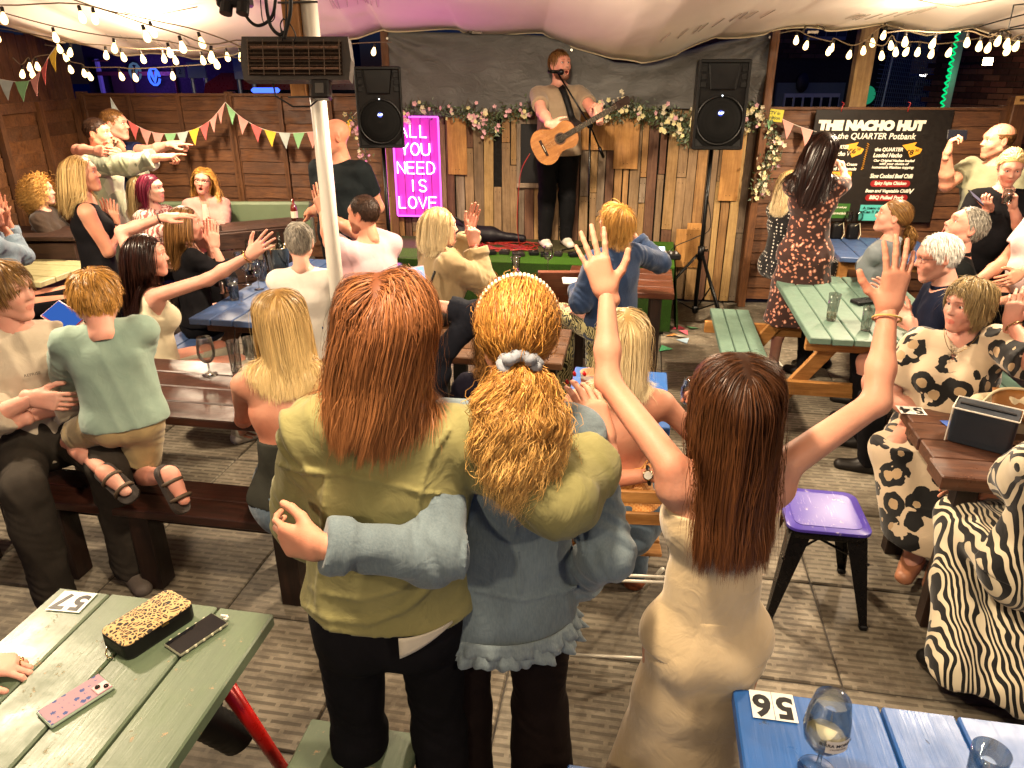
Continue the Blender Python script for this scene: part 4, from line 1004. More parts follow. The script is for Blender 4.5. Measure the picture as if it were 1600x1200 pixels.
mb = MB(); mb.prism([(p.x, p.y) for p in [(sfl-so), (sfr-so), (sfr.lerp(sbr, .42)-so), (sfl.lerp(sbl, .42)-so)]], z1+.001, z1+.007); mb.prism([(p.x, p.y) for p in [(sfr.lerp(sfl, .18)-so), (sfr-so), (sbr-so), (sbr.lerp(sbl, .2)-so)]], z1+.0075, z1+.012); mb.build('turf_mat', m_turf('bright_turf', '1c3a0c', '436a1c', '38501e'), stg)
for p in (sfl, sfr, sbl, sbr, sfl.lerp(sfr, .5)):
    c = p.lerp(so, .06)-so; MB().box((c.x, c.y, .26), (.06, .06, .52)).build('leg', m_plain('151515', .5), stg)
# ---------------------------------------------------------------- tent
edge = [(-160, 10, 5.4), (-60, 22, 6.0), (0, 40, 6.4), (100, 62, 6.9), (180, 85, 7.3), (230, 79, 7.7), (262, 84, 7.75), (300, 93, 7.8), (370, 80, 7.8), (470, 65, 7.6), (560, 62, 7.5), (600, 44, 7.5), (720, 48, 7.5), (850, 54, 7.4), (905, 72, 7.3), (960, 94, 7.2), (1000, 97, 7.15), (1060, 80, 7.1), (1120, 60, 7.0), (1200, 48, 6.95), (1290, 43, 6.9), (1380, 40, 6.9), (1450, 50, 6.85), (1520, 46, 6.75), (1600, 60, 6.5), (1700, 64, 6.2), (1800, 60, 5.8)]
EP = [W(a, b, Y=c) for a, b, c in edge]; EXs = [a for a, b, c in edge]
def edge_at(u):
    x = EXs[0]+(EXs[-1]-EXs[0])*u
    for i in range(len(EXs)-1):
        if x <= EXs[i+1]: k = (x-EXs[i])/(EXs[i+1]-EXs[i]); k = k*k*(3-2*k); return EP[i].lerp(EP[i+1], k)
    return EP[-1]
def tentf(u, v):
    e = edge_at(u); xb = -5.6+11.2*u; yb = -3.2
    w = v**.92; p = Vector((e.x*(1-w)+xb*w, e.y*(1-w)+yb*w, 0)); mean = 2.55
    rise = .62*math.sin(min(1, v*1.15)*math.pi*.5)+.18*math.sin(v*math.pi)
    z = e.z*(1-min(1, v*3.2))+mean*min(1, v*3.2)+rise+.05*math.sin(u*23+v*5)*(1-v)*min(1, v*8)+.03*math.sin(u*41-v*11)*min(1, v*8)
    z += .02*math.sin(u*90)*max(0, 1-v*14)+ .1*math.exp(-((u-.36)/.06)**2)*math.sin(min(1, v*5)*math.pi)
    return (p.x, p.y, z)
tm = NT('tent_fabric'); v = tm.co(); tm.base(tm.mix(tm.noise(v, 1.4, 5, .6), (.78, .70, .61), (.66, .58, .50))); tm.set(Roughness=.75, Sheen_Weight=.1)
b = tm.bump(tm.noise(tm.co((1, .35, 1)), 1.6, 3, .45, .8), .3, .08); tm.bump(tm.noise(v, 300, 2), .2, .001, b)
tent = thing('stretch_tent', 'big cream stretch tent canopy spread over the whole beer garden', 'tent', (0, 2, 0))
mb = MB(); mb.grid(tentf, 220, 60); mb.v = [(x, y-2, z) for x, y, z in mb.v]; cn = mb.build('canopy', tm.m, tent, smooth=True)
so_ = cn.modifiers.new('thick', 'SOLIDIFY'); so_.thickness = .006; so_.offset = 1
mb = MB(); mb.tube([tuple(Vector(tentf(i/220, 0))-Vector((0, 2, .004))) for i in range(221)], .011, 6); mb.build('hem', m_plain((.62, .52, .34), .7), tent, smooth=True)
mb = MB()
for u0, u1, vv in ((.36, .40, .055), (.60, .67, .05), (.73, .79, .04), (.20, .26, .04)):       # lacing stitches along the seam
    for k in range(9):
        u = u0+(u1-u0)*k/8; a = Vector(tentf(u, vv))-Vector((0, 2, .012)); b_ = Vector(tentf(u+.0025, vv+.018))-Vector((0, 2, .012)); mb.tube([a, b_], .0035, 5)
mb.build('lacing', m_plain((.56, .5, .42), .8), tent, kind='stuff')
for px, py, Y in ((745, 47, 7.35), (905, 62, 7.2), (1270, 46, 6.8), (1395, 40, 6.8), (1560, 55, 6.4)):
    c = W(px, py, Y=Y)-Vector((0, 2, 0)); mb = MB(); mb.tube([c+Vector((-.08, 0, -.02)), c+Vector((-.06, 0, .03)), c+Vector((.02, -.02, .04)), c+Vector((.1, 0, 0))], .009, 6); mb.box(tuple(c+Vector((.0, 0, -.02))), (.09, .03, .02)); mb.build('clamp', m_plain('5c5348', .4, .7), tent)
# ---------------------------------------------------------------- dark tarpaulin behind the stage
TY = .16
tpt = [(598, 48, 178), (640, 50, 186), (740, 52, 178), (850, 56, 172), (905, 74, 172), (960, 97, 172), (1000, 100, 170), (1060, 83, 170), (1120, 66, 170), (1160, 58, 168), (1206, 52, 164)]
def tarp(u, v):
    x = 598+608*u
    for i in range(len(tpt)-1):
        if x <= tpt[i+1][0]+1e-6: k = (x-tpt[i][0])/(tpt[i+1][0]-tpt[i][0]); yt = tpt[i][1]*(1-k)+tpt[i+1][1]*k; yb = tpt[i][2]*(1-k)+tpt[i+1][2]*k; break
    p = wallpt(x, yt+(yb-yt)*v, .03)
    fan = abs(u*8-.02); r = math.hypot(u*1.3, v*.35); r2 = math.hypot((1-u)*1.3, v*.35); r3 = math.hypot((u-.5)*1.3, v*.5)
    dsp = .016*math.sin(math.atan2(v*.35, u*1.3+.02)*16)*math.exp(-r*2.2)+.016*math.sin(math.atan2(v*.35, (1-u)*1.3+.02)*15)*math.exp(-r2*1.5)
    dsp += .03*math.sin(v*11+math.sin(u*6)*2.2+u*3)*max(0, u-.5)*1.3+.007*math.sin(u*70+v*5)+.012*math.sin(v*6+u*17)
    return tuple(p+pn*(dsp+.02))
tp = NT('tarpaulin'); v = tp.co(); tp.base(tp.mix(tp.noise(v, 2.5, 6, .65), (.060, .060, .058), (.115, .112, .105))); tp.set(Roughness=.5, Specular_IOR_Level=.4)
b = tp.bump(tp.noise(tp.co((1, 1, 2)), 5, 5, .6, 1.5), .6, .03); tp.bump(tp.noise(v, 260, 2), .2, .001, b)
t = thing('tarpaulin', 'dark grey tarpaulin hung between the tent edge and the pallet wall behind the stage', 'tarpaulin', PWl)
mb = MB(); mb.grid(tarp, 160, 36); mb.v = [tuple(Vector(x)-PWl) for x in mb.v]; o = mb.build('sheet', tp.m, t, smooth=True); so_ = o.modifiers.new('thick', 'SOLIDIFY'); so_.thickness = .003
for px, py in ((605, 60), (893, 78), (1203, 58)): MB().tube([wallpt(px, py, .07)-PWl, wallpt(px, py, .085)-PWl], .011, 10).build('eyelet', m_plain('c8c0b0', .3, .8), t)
# posts framing the tarpaulin and the opening at the right
for label, px, y0, y1, w, Yo in (('timber post at the left end of the dark tarpaulin', 600, 50, 330, .07, .06), ('timber post between the tarpaulin and the open side', 1212, 52, 330, .07, .1)):
    a_ = wallpt(px, y0, Yo); b_ = wallpt(px, y1, Yo); MB()
    o = MB().box((0, 0, a_.z/2+.1), (w, .05, a_.z+.2), bev=.004).build('timber_post', m_wood('4a2d18', '6a4425', .7, 2), None, loc=(a_.x, a_.y-.0, 0)); tag(o, label, 'post')
p = W(1353, 70, Y=7.3); o = MB().box((0, 0, 1.35), (.16, .09, 2.7), bev=.004).build('timber_post', m_wood('8a6a45', 'b0905f', .7, 2), None, loc=(p.x, 7.3, 0)); tag(o, 'pale timber post rising in the open side above the menu board', 'post')
# ---------------------------------------------------------------- world beyond the fences
def bricks(name, label, p0, p1, z0, z1, mats, bw=.225, bh=.075, skip=None, group=None, rows_geo=True):
    """far wall: mortar slab with raised courses joined in one mesh (too many bricks to part singly)"""
    p0, p1 = Vector(p0), Vector(p1); d = p1-p0; L = d.length; d.normalize(); a = math.atan2(d.y, d.x)
    t = thing(name, label, 'building', (p0.x, p0.y, 0), a)
    MB().box((L/2, .16, (z0+z1)/2), (L, .3, z1-z0)).build('wall', m_plain('2a211c', .95), t)
    mbs = [MB() for _ in mats]; nr = int((z1-z0)/bh)
    for r in range(nr):
        x = -(r % 2)*bw/2
        while x < L:
            if not (skip and skip(x+bw/2, z0+(r+.5)*bh)): random.choice(mbs).box((x+bw/2, 0, z0+(r+.5)*bh), (bw-.012, .03, bh-.012))
            x += bw
    for m_, mm in zip(mbs, mats):
        if m_.v: m_.build('brickwork', mm, t, kind='stuff')
    return t
BR = [m_plain(c, .9, var=.25) for c in ('54301f', '63392a', '3f2318', '6e4a35')]
p0 = W(1216, 100, Y=13.0); p1 = W(1425, 100, Y=13.6)
bt = bricks('brick_building', 'red brick building with a white window seen through the opening over the menu fence', (p0.x-3.2, 13, 0), (p1.x, 13.6, 0), 0, 5.2, BR, skip=lambda x, z: (z < 2.35 and 2.6 < x) )
def onb(px, py, dy=.0): p = W(px, py, Y=13.2+dy); return p
ca, cb = onb(1228, 160), onb(1333, 131)
bo = Vector((bt.location.x, bt.location.y, 0)); Rb = Matrix.Rotation(-bt.rotation_euler.z, 3, 'Z')
def bl(px, py, Y): return Rb @ (W(px, py, Y=Y)-bo)
q0, q1 = bl(1229, 170, 12.95), bl(1338, 130, 13.0)
MB().box(((q0.x+q1.x)/2, -.03, (q1.z-.9)/1+.45), (q1.x-q0.x+.1, .06, .9)).build('render_band', m_plain('6f7a70', .8), bt)
wa, wb = bl(1236, 176, 12.95), bl(1331, 147, 13.0)
fr = MB().box(((wa.x+wb.x)/2, -.08, wb.z-.3), (wb.x-wa.x, .05, .6)).build('window', m_plain('c9cabd', .5), bt)
for i in range(6):
    w_ = (wb.x-wa.x)/6; MB().box((wa.x+w_*(i+.5), -.112, wb.z-.3), (w_*.74, .012, .48)).build('pane', m_plain((.012, .016, .016), .15), fr)
wc, wd = bl(1272, 56, 13), bl(1344, 45, 13); fr = MB().box(((wc.x+wd.x)/2, -.05, (wc.z+wd.z)/2), (wd.x-wc.x, .05, abs(wd.z-wc.z)+.1)).build('window', m_plain('6c7884', .5), bt)
for i in range(4): MB().box((wc.x+(wd.x-wc.x)*(i+.5)/4, -.08, (wc.z+wd.z)/2), ((wd.x-wc.x)/4*.86, .012, abs(wd.z-wc.z)*.9)).build('pane', m_plain((.03, .04, .06), .15), fr)
pl = bl(1272, 130, 12.9); mb = MB(); mb.lathe([(.0, .02), (.10, .02), (.105, 0), (.105, -.02), (0, -.02)], (0, 0, 0), 20, Matrix.Rotation(math.radians(90), 3, 'X')); mb.v = [(x*1.0+pl.x, y-.1, z*1.5+pl.z) for x, y, z in mb.v]; mb.build('oval_plaque', m_plain('2b2420', .6), bt, smooth=True)
gl = bl(1375, 150, 13.0); mb = MB(); mb.lathe([(0, .05), (.14, .05), (.15, .03), (.15, 0), (0, 0)], (0, 0, 0), 18, Matrix.Rotation(math.radians(90), 3, 'X')); mb.v = [(x+gl.x, y-.1, z+gl.z) for x, y, z in mb.v if True]; mb.build('green_lamp', m_emit((.03, .5, .25), .3), bt)
# right hand brick wall and its flood lamp
bt2 = bricks('brick_building', 'brick wall at the far right edge, catching the orange flood lamp', (W(1488, 90, Y=11).x, 11.4, 0), (W(1700, 90, Y=9.6).x, 9.4, 0), 0, 3.0, BR)
fl_ = W(1541, 96, Y=9.6); t = thing('flood_lamp', 'glaring orange flood lamp over the far right fence', 'lamp', fl_)
MB().box((0, 0, 0), (.13, .06, .1), bev=.01).build('housing', m_plain('222222', .4), t); MB().box((0, -.034, 0), (.11, .008, .08)).build('lamp_glass', m_emit((1, .72, .32), 45), t); MB().box((0, .3, -.02), (.03, .6, .03)).build('bracket', m_plain('222222', .4), t); point_lamp((0, -.12, 0), 14, (1, .62, .28), .05, parent=t)
# green light post
gp0 = W(1497, 55, Y=8.3); gp1 = W(1478, 165, Y=8.3); t = thing('lit_post', 'white post wrapped in a green rope light beyond the right fence', 'post', (gp0.x-.02, 8.3, 0))
MB().box((.05, 0, 1.4), (.07, .06, 2.8), bev=.004).build('post', m_plain('8a958c', .5), t)
mb = MB(); mb.tube([(.002+.02*math.cos(i*1.3), .02*math.sin(i*1.3)-.02, 1.2+i*.013) for i in range(125)], .008, 6); mb.build('rope_light', m_emit((.0, .8, .22), .9), t, smooth=True)
point_lamp((-.1, -.12, 2.1), 1.2, (.1, 1, .5), .05, parent=t)
# lattice screen and distant street lights at the right
t = thing('lattice_screen', 'pale metal lattice screen beyond the opening at the right', 'screen', W(1425, 110, Y=12)); mb = MB()
for i in range(26): mb.tube([(-.5+i*.035, 0, -.9), (-.35+i*.022, 0, .75)], .006, 4)
for i in range(26): mb.tube([(-.5, .01, -.85+i*.062), (.4, .01, -.85+i*.055)], .005, 4)
mb.build('lattice', m_plain('7b8d90', .5, .3), t)
MB().tube([(-.38, 0, -1.2), (-.3, 0, .9)], .018, 8).build('frame', m_plain('9eb0b5', .4, .3), t)
for px, py, wh in ((1432, 122, 'leftmost distant street lamp, seen through the lattice screen'), (1466, 120, 'second distant street lamp from the left, just before the green post'), (1514, 120, 'distant street lamp just right of the green post'), (1539, 133, 'low distant street lamp under the orange flood lamp'), (1497, 133, 'low distant street lamp behind the white and green post'), (1582, 97, 'rightmost and highest distant street lamp')):
    p = W(px, py, Y=38); t = thing('street_lamp', wh, 'street lamp', (p.x, p.y, 0), group='distant street lamps')
    MB().tube([(0, 0, 0), (0, 0, p.z-.1), (.18, 0, p.z+.12)], .05, 6).build('pole', m_plain('3a3f45', .5), t); MB().box((.3, 0, p.z+.12), (.35, .14, .1), bev=.03).build('lamp_head', m_emit((1, .93, .85), 5), t)
def far_block(name, label, cat, px0, px1, ytop, Y, depth, mat, group=None):
    a, b_ = W(px0, ytop, Y=Y), W(px1, ytop, Y=Y); t = thing(name, label, cat, (a.x, Y, 0)); MB().box(((b_.x-a.x)/2, depth/2, a.z/2), (b_.x-a.x, depth, a.z)).build('walls', mat, t); return t, b_.x-a.x, a.z
t, w_, h_ = far_block('warehouse', 'low dark shed on the skyline beyond the lattice screen', 'building', 1400, 1640, 128, 40, 8, m_plain('14151d', .9)); MB().box((w_/2, 4, h_+.15), (w_+.6, 8.6, .3)).build('roof', m_plain('1b1d28', .8), t)
for i in range(5): MB().box((1.2+i*1.7, -.03, h_-.9), (.9, .05, .5)).build('window', m_plain((.05, .06, .1), .2), t)
# left side, beyond the fence
t, w_, h_ = far_block('bar_building', 'dark purple lit bar building across the lane at the left', 'building', 120, 470, 40, 13.5, 5, m_plain('15101f', .85)); bx0 = t.location.x
def bb(px, py): p = W(px, py, Y=13.4); return p.x-bx0, p.z
for px0, px1, py0, py1, mm, nm in ((150, 158, 92, 150, '8fa6ad', 'door_frame'), (142, 165, 94, 96, '5a2a1c', 'lintel'), (172, 210, 118, 150, '2c1712', 'shutter'), (268, 276, 100, 150, '6b2a1e', 'drainpipe')):
    a, b_ = bb(px0, py0), bb(px1, py1); MB().box(((a[0]+b_[0])/2, -.04, (a[1]+b_[1])/2), (b_[0]-a[0], .08, abs(a[1]-b_[1]))).build(nm, m_plain(mm, .6), t)
a, b_ = bb(150, 112), bb(268, 118); MB().box(((a[0]+b_[0])/2, -.05, (a[1]+b_[1])/2), (b_[0]-a[0], .08, .06)).build('fascia', m_plain('4d1d18', .6), t)
for px, py, c, s_ in ((241, 120, (.04, .12, 1), 1.5), (211, 112, (.12, .22, .4), .35)):
    a = bb(px, py); mb = MB(); mb.tube([(a[0]+.09*math.cos(k*.55), -.1, a[1]+.13*math.sin(k*.55)) for k in range(12)], .02, 6); mb.tube([(a[0]-.05, -.1, a[1]+.08), (a[0], -.1, a[1]-.08), (a[0]+.05, -.1, a[1]+.08)], .028, 6); mb.build('neon_emblem', m_emit(c, s_), t)
a = bb(241, 122); point_lamp((a[0], -.6, a[1]), 30, (.32, .12, 1), .2, parent=t); a = bb(330, 110); point_lamp((a[0], -1.0, a[1]), 12, (.35, .2, 1), .2, parent=t)
def sign(label, px0, px1, py0, py1, Y, c, posts=True, txt=None):
    a, b_ = W(px0, py0, Y=Y), W(px1, py1, Y=Y); t = thing('sign_board', label, 'sign', ((a.x+b_.x)/2, Y, 0)); zc = (a.z+b_.z)/2; hh = abs(a.z-b_.z)
    MB().box((0, 0, zc), (b_.x-a.x, .04, hh), bev=.005).build('panel', m_plain(c, .5), t)
    if posts:
        for s_ in (-1, 1): MB().tube([(s_*(b_.x-a.x)*.38, .04, 0), (s_*(b_.x-a.x)*.38, .04, zc)], .03, 8).build('leg', m_plain('9aa3a5', .4, .5), t)
    if txt:
        o = link('lettering', text_mesh(txt, hh*.7, m_plain('3a4048', .5)), t, loc=(0, -.026, zc), rot=(math.radians(90), 0, 0))
    return t
sign('white notice board on two posts beyond the left fence', 291, 323, 97, 122, 11.5, 'aab7b4'); sign('pale square sign with a large 2 beyond the left fence', 274, 290, 103, 121, 11.4, '9aa6aa', False, '2')
sign('large two-part white board beyond the fence, left of the heater', 362, 398, 82, 124, 11, 'b6bdb4')
t = thing('parked_van', 'red van parked beyond the fence under the heater', 'van', (W(430, 130, Y=12).x, 12, 0))
pr = [(-.9, .45), (-.9, 1.5), (-.75, 1.98), (-.5, 2.12), (1.5, 2.12), (1.75, 1.9), (1.8, .45)]
MB().prism([(x, z) for x, z in pr], -.8, .8, M=Matrix(((1, 0, 0), (0, 0, -1), (0, 1, 0)))).build('body', m_plain('7d1512', .3), t)
MB().box((.5, -.81, 1.65), (1.9, .02, .5)).build('window', m_plain((.01, .01, .015), .1), t); MB().box((.5, -.825, 1.25), (2.2, .012, .02)).build('trim', m_plain('3a0d0c', .3), t)
for x_ in (-.45, 1.3): MB().lathe([(0, -.1), (.28, -.1), (.33, -.07), (.33, .07), (.28, .1), (0, .1)], (x_, -.78, .33), 20, Matrix.Rotation(math.radians(90), 3, 'X')).build('wheel', m_plain('101010', .7), t, smooth=True)
p = W(415, 141, Y=8.35); o = MB().box((0, 0, 0), (.28, .12, .05), bev=.02).build('blue_lamp', m_emit((.05, .12, 1), 2.2), None, loc=p); tag(o, 'small blue glowing light bar standing just over the left fence top', 'light'); MB()
# ---------------------------------------------------------------- tent pole, timber post, heater, rigging
px_, py_ = -1.057, 4.3
t = thing('tent_pole', 'white round steel tent pole rising between the tables left of centre', 'pole', (px_, py_, 0))
MB().tube([(0, 0, 0), (0, 0, 2.98)], .044, 28).build('tube', m_plain('d8d4c8', .35, .0, .08), t, smooth=True); MB().box((0, 0, .01), (.26, .26, .02), bev=.004).build('base_plate', m_plain('8a8880', .4, .7), t)
t = thing('timber_post', 'square timber batten strapped to the upper half of the white tent pole', 'post', (px_-.085, py_-.03, 0))
MB().box((0, 0, 2.53), (.085, .075, .96), bev=.005).build('batten', m_wood('8a5a2c', 'b07c44', .6, 2), t)
for z in (2.05, 2.5): MB().tube([(-.055, -.046, z), (.15, -.046, z+.004)], .006, 6).build('strap', m_plain('5a5a5a', .4, .8), t)
hp = W(464, 94, Y=4.05); t = thing('patio_heater', 'dark grey electric patio heater with a wire grille hung beside the tent pole', 'heater', hp)
t.scale = (.84,)*3; Rh = Matrix.Rotation(math.radians(-14), 3, 'X')
def hb(c, s_, nm, m_, bev=.01):
    mb = MB(); mb.box(c, s_, bev=bev); mb.v = [tuple(Rh @ Vector(v_)) for v_ in mb.v]; return mb.build(nm, m_, t)
GR = m_plain('3a3430', .45, .3)
mb = MB(); prf = [(-.30, -.115), (-.325, .125), (.325, .125), (.30, -.115)]
mb.prism([(-.315, -.12), (.315, -.12), (.33, .0), (.315, .125), (-.315, .125), (-.33, .0)], -.03, .07, M=Matrix(((1, 0, 0), (0, 0, 1), (0, 1, 0)))); mb.v = [tuple(Rh @ Vector(v_)) for v_ in mb.v]; mb.build('housing', GR, t)
hb((0, -.034, 0), (.56, .006, .19), 'reflector', m_plain('2a2019', .3, .8), .002)
for i in range(3): mb = MB(); mb.tube([(-.26, -.05, .06-i*.06), (.26, -.05, .06-i*.06)], .008, 8); mb.v = [tuple(Rh @ Vector(v_)) for v_ in mb.v]; mb.build('element', m_plain('8a6a58', .3, .3), t)
mb = MB()
for i in range(7): mb.tube([(-.27+i*.09, -.066, -.1), (-.27+i*.09, -.066, .1)], .0028, 5)
for i in range(9): mb.tube([(-.28, -.067, -.09+i*.0225), (.28, -.067, -.09+i*.0225)], .0022, 5)
mb.v = [tuple(Rh @ Vector(v_)) for v_ in mb.v]; mb.build('grille', m_plain('57483c', .4, .6), t)
hb((.14, .0, -.17), (.11, .09, .11), 'switch_box', m_plain('1d1a1a', .4)); hb((.14, -.05, -.17), (.05, .01, .06), 'switch', m_plain('4a4642', .4), .003)
mb = MB(); mb.tube([(-.16, .0, -.13), (-.15, -.01, -.2), (-.05, -.02, -.26), (.05, 0, -.26), (.12, 0, -.21)], .006, 6); mb.build('cable', m_plain('141414', .6), t)
rg = thing('rigging_cables', 'black cables and looped leads hanging from the tent above the heater', 'cable', W(430, 0, Y=4.0)); ro = W(430, 0, Y=4.0)
def rc(pts, r): MB().tube([W(a, b, Y=4.0)-ro for a, b in pts], r, 7).build('lead', m_plain('0c0b0c', .5), rg, smooth=True)
for pts, r in (([(378, 10), (388, 30), (402, 40), (418, 34), (428, 18), (432, -20)], .008), ([(414, -20), (418, 20), (424, 42), (436, 54), (445, 50)], .009), ([(454, -20), (454, 16), (449, 40), (444, 60)], .010), ([(446, -20), (447, 30), (441, 62)], .004), ([(443, 28), (438, 40), (444, 52), (449, 40), (444, 30), (438, 38), (442, 64)], .003), ([(447, 30), (456, 42), (462, 56), (458, 66)], .003), ([(406, -15), (410, 30), (418, 36), (428, 30), (430, 15)], .003)): rc(sm(pts), r)
p = W(367, 3, Y=4.0)-ro; mb = MB(); mb.box(tuple(p), (.16, .08, .05), bev=.01); mb.tube([p+Vector((-.03, -.03, -.01)), p+Vector((-.035, -.05, -.055))], .03, 12); mb.tube([p+Vector((.05, -.03, -.01)), p+Vector((.045, -.05, -.055))], .03, 12); mb.build('connector_block', m_plain('121013', .4), rg)
# ---------------------------------------------------------------- festoon lights
bulb_mb = MB(); bulb_mb.lathe([(.008, 0), (.013, -.012), (.026, -.045), (.031, -.068), (.027, -.09), (.014, -.103), (.001, -.107)], n=14)
M_BULB = m_emit((1.0, .66, .27), 4.6); bulb_me = bulb_mb.mesh('bulb', M_BULB, True)
sk_mb = MB(); sk_mb.lathe([(.001, .038), (.013, .036), (.015, .01), (.014, -.004), (.004, -.006)], n=10); sock_me = sk_mb.mesh('socket', m_plain('1c1713', .5), True)
def festoon(label, bulbs, Y, ends, cord='6b5a44', wob=0):
    o = W(*bulbs[0][:2], Y=Y); t = thing('festoon_lights', label, 'string lights', o, group=None)
    B = [W(b[0], b[1]-9, Y=(b[2] if len(b) > 2 else Y)) for b in bulbs]; pts = [W(*ends[0], Y=Y)]+[b+Vector((0, 0, .035)) for b in B]+[W(*ends[1], Y=Y)]
    MB().tube([p-o for p in sm([tuple(p) for p in pts], 4) and [Vector(q) for q in sm([tuple(p) for p in pts], 4)]], .0045, 6).build('cord', m_plain(cord, .6), t)
    for b in B:
        tilt = (random.uniform(-.25, .25), random.uniform(-.25, .25), 0); s = link('socket', sock_me, t, loc=b-o, rot=tilt).scale = (.75,)*3; link('bulb', bulb_me, t, loc=b-o, rot=tilt).scale = (.7,)*3
    return t
festoon('nearest sagging string of warm bulbs at the upper left, ending at the heater', [(4, 27), (125, 25), (225, 55), (282, 72), (330, 88), (385, 82)], 5.0, ((-60, -10), (440, 92)))
festoon('second string of warm bulbs at the upper left, crossing the first', [(146, 28), (236, 49), (312, 66), (384, 94)], 5.3, ((40, -30), (430, 105)))
festoon('third string of warm bulbs along the tent edge at the left', [(84, 58), (178, 75), (263, 82), (336, 100)], 5.8, ((-30, 10), (420, 100)))
festoon('long far string of warm bulbs just under the left tent edge', [(-5, 60), (90, 77), (110, 83), (165, 87), (190, 90), (221, 93), (255, 92), (272, 95), (315, 95), (354, 90), (375, 90)], 6.5, ((-60, 40), (430, 88)))
festoon('lowest string of warm bulbs hanging in front of the bar building at the left', [(99, 92), (108, 110), (130, 116), (138, 121), (187, 121), (209, 123), (269, 120)], 7.0, ((70, 70), (330, 100)))
festoon('small bunch of warm bulbs against the tall left fence', [(35, 117), (46, 106), (50, 117), (57, 105)], 6.7, ((20, 90), (80, 85)))
festoon('two warm bulbs between the heater and the left speaker', [(545, 85), (585, 82)], 7.1, ((500, 80), (612, 66)))
festoon('string of warm bulbs sagging across the open side above the menu board', [(1245, 64), (1262, 72), (1297, 81), (1302, 76), (1329, 87), (1350, 80), (1363, 68), (1383, 56)], 6.7, ((1218, 52), (1420, 50)))
festoon('string of warm bulbs right of the pale post in the open side', [(1378, 88), (1392, 72), (1400, 82), (1420, 82), (1436, 82), (1458, 85), (1486, 83)], 6.5, ((1350, 62), (1540, 58)))
festoon('nearest string of warm bulbs at the upper right corner', [(1415, 65), (1461, 68), (1512, 66), (1532, 72), (1547, 75), (1563, 64), (1576, 68), (1579, 79), (1592, 72)], 5.8, ((1380, 52), (1660, 40)))
# overhead cords with lamps added to light the garden; far ones have no bulbs
for i, (p, e) in enumerate(LAMPS):
    t = thing('festoon_lights', ('festoon cord with added warm light under the canopy, number %s' % 'one two three four five six seven eight'.split()[i]).replace('number ', 'spot '), 'string lights', (p[0], p[1], p[2]+.12), group='added lights under the canopy')
    MB().tube([(-.4, 0, .1), (0, 0, .03), (.4, 0, .1)], .005, 6).build('cord', m_plain('6b5a44', .6), t)
    if i < 5:
        for k in range(3): link('socket', sock_me, t, loc=(-.2+.2*k, 0, .03)); link('bulb', bulb_me, t, loc=(-.2+.2*k, 0, .03))
    point_lamp((0, 0, -.18), e*.33, parent=t)  # weak point lamp added as fill light on the canopy
    L = bpy.data.lights.new('lamp_light', 'SPOT'); L.energy = e*1.9; L.color = WARM; L.shadow_soft_size = .09; L.spot_size = math.radians(165); L.spot_blend = .6
    o = bpy.data.objects.new('lamp_light', L); COL.objects.link(o); o.location = (0, 0, -.16); o.parent = t
# wire frame at the upper right corner
t = thing('wire_frame', 'thin black wire frame and guy ropes at the upper right tent corner', 'wire', W(1585, 20, Y=5.5)); o0 = W(1585, 20, Y=5.5)
for pts, r in (([(1620, 4), (1584, 8), (1576, 44), (1640, 30)], .006), ([(1500, 50), (1560, 33), (1640, 12)], .005), ([(1545, 52), (1580, 46), (1650, 38)], .005)): MB().tube([W(a, b, Y=5.5)-o0 for a, b in pts], r, 6).build('wire', m_plain('15120f', .5), t)
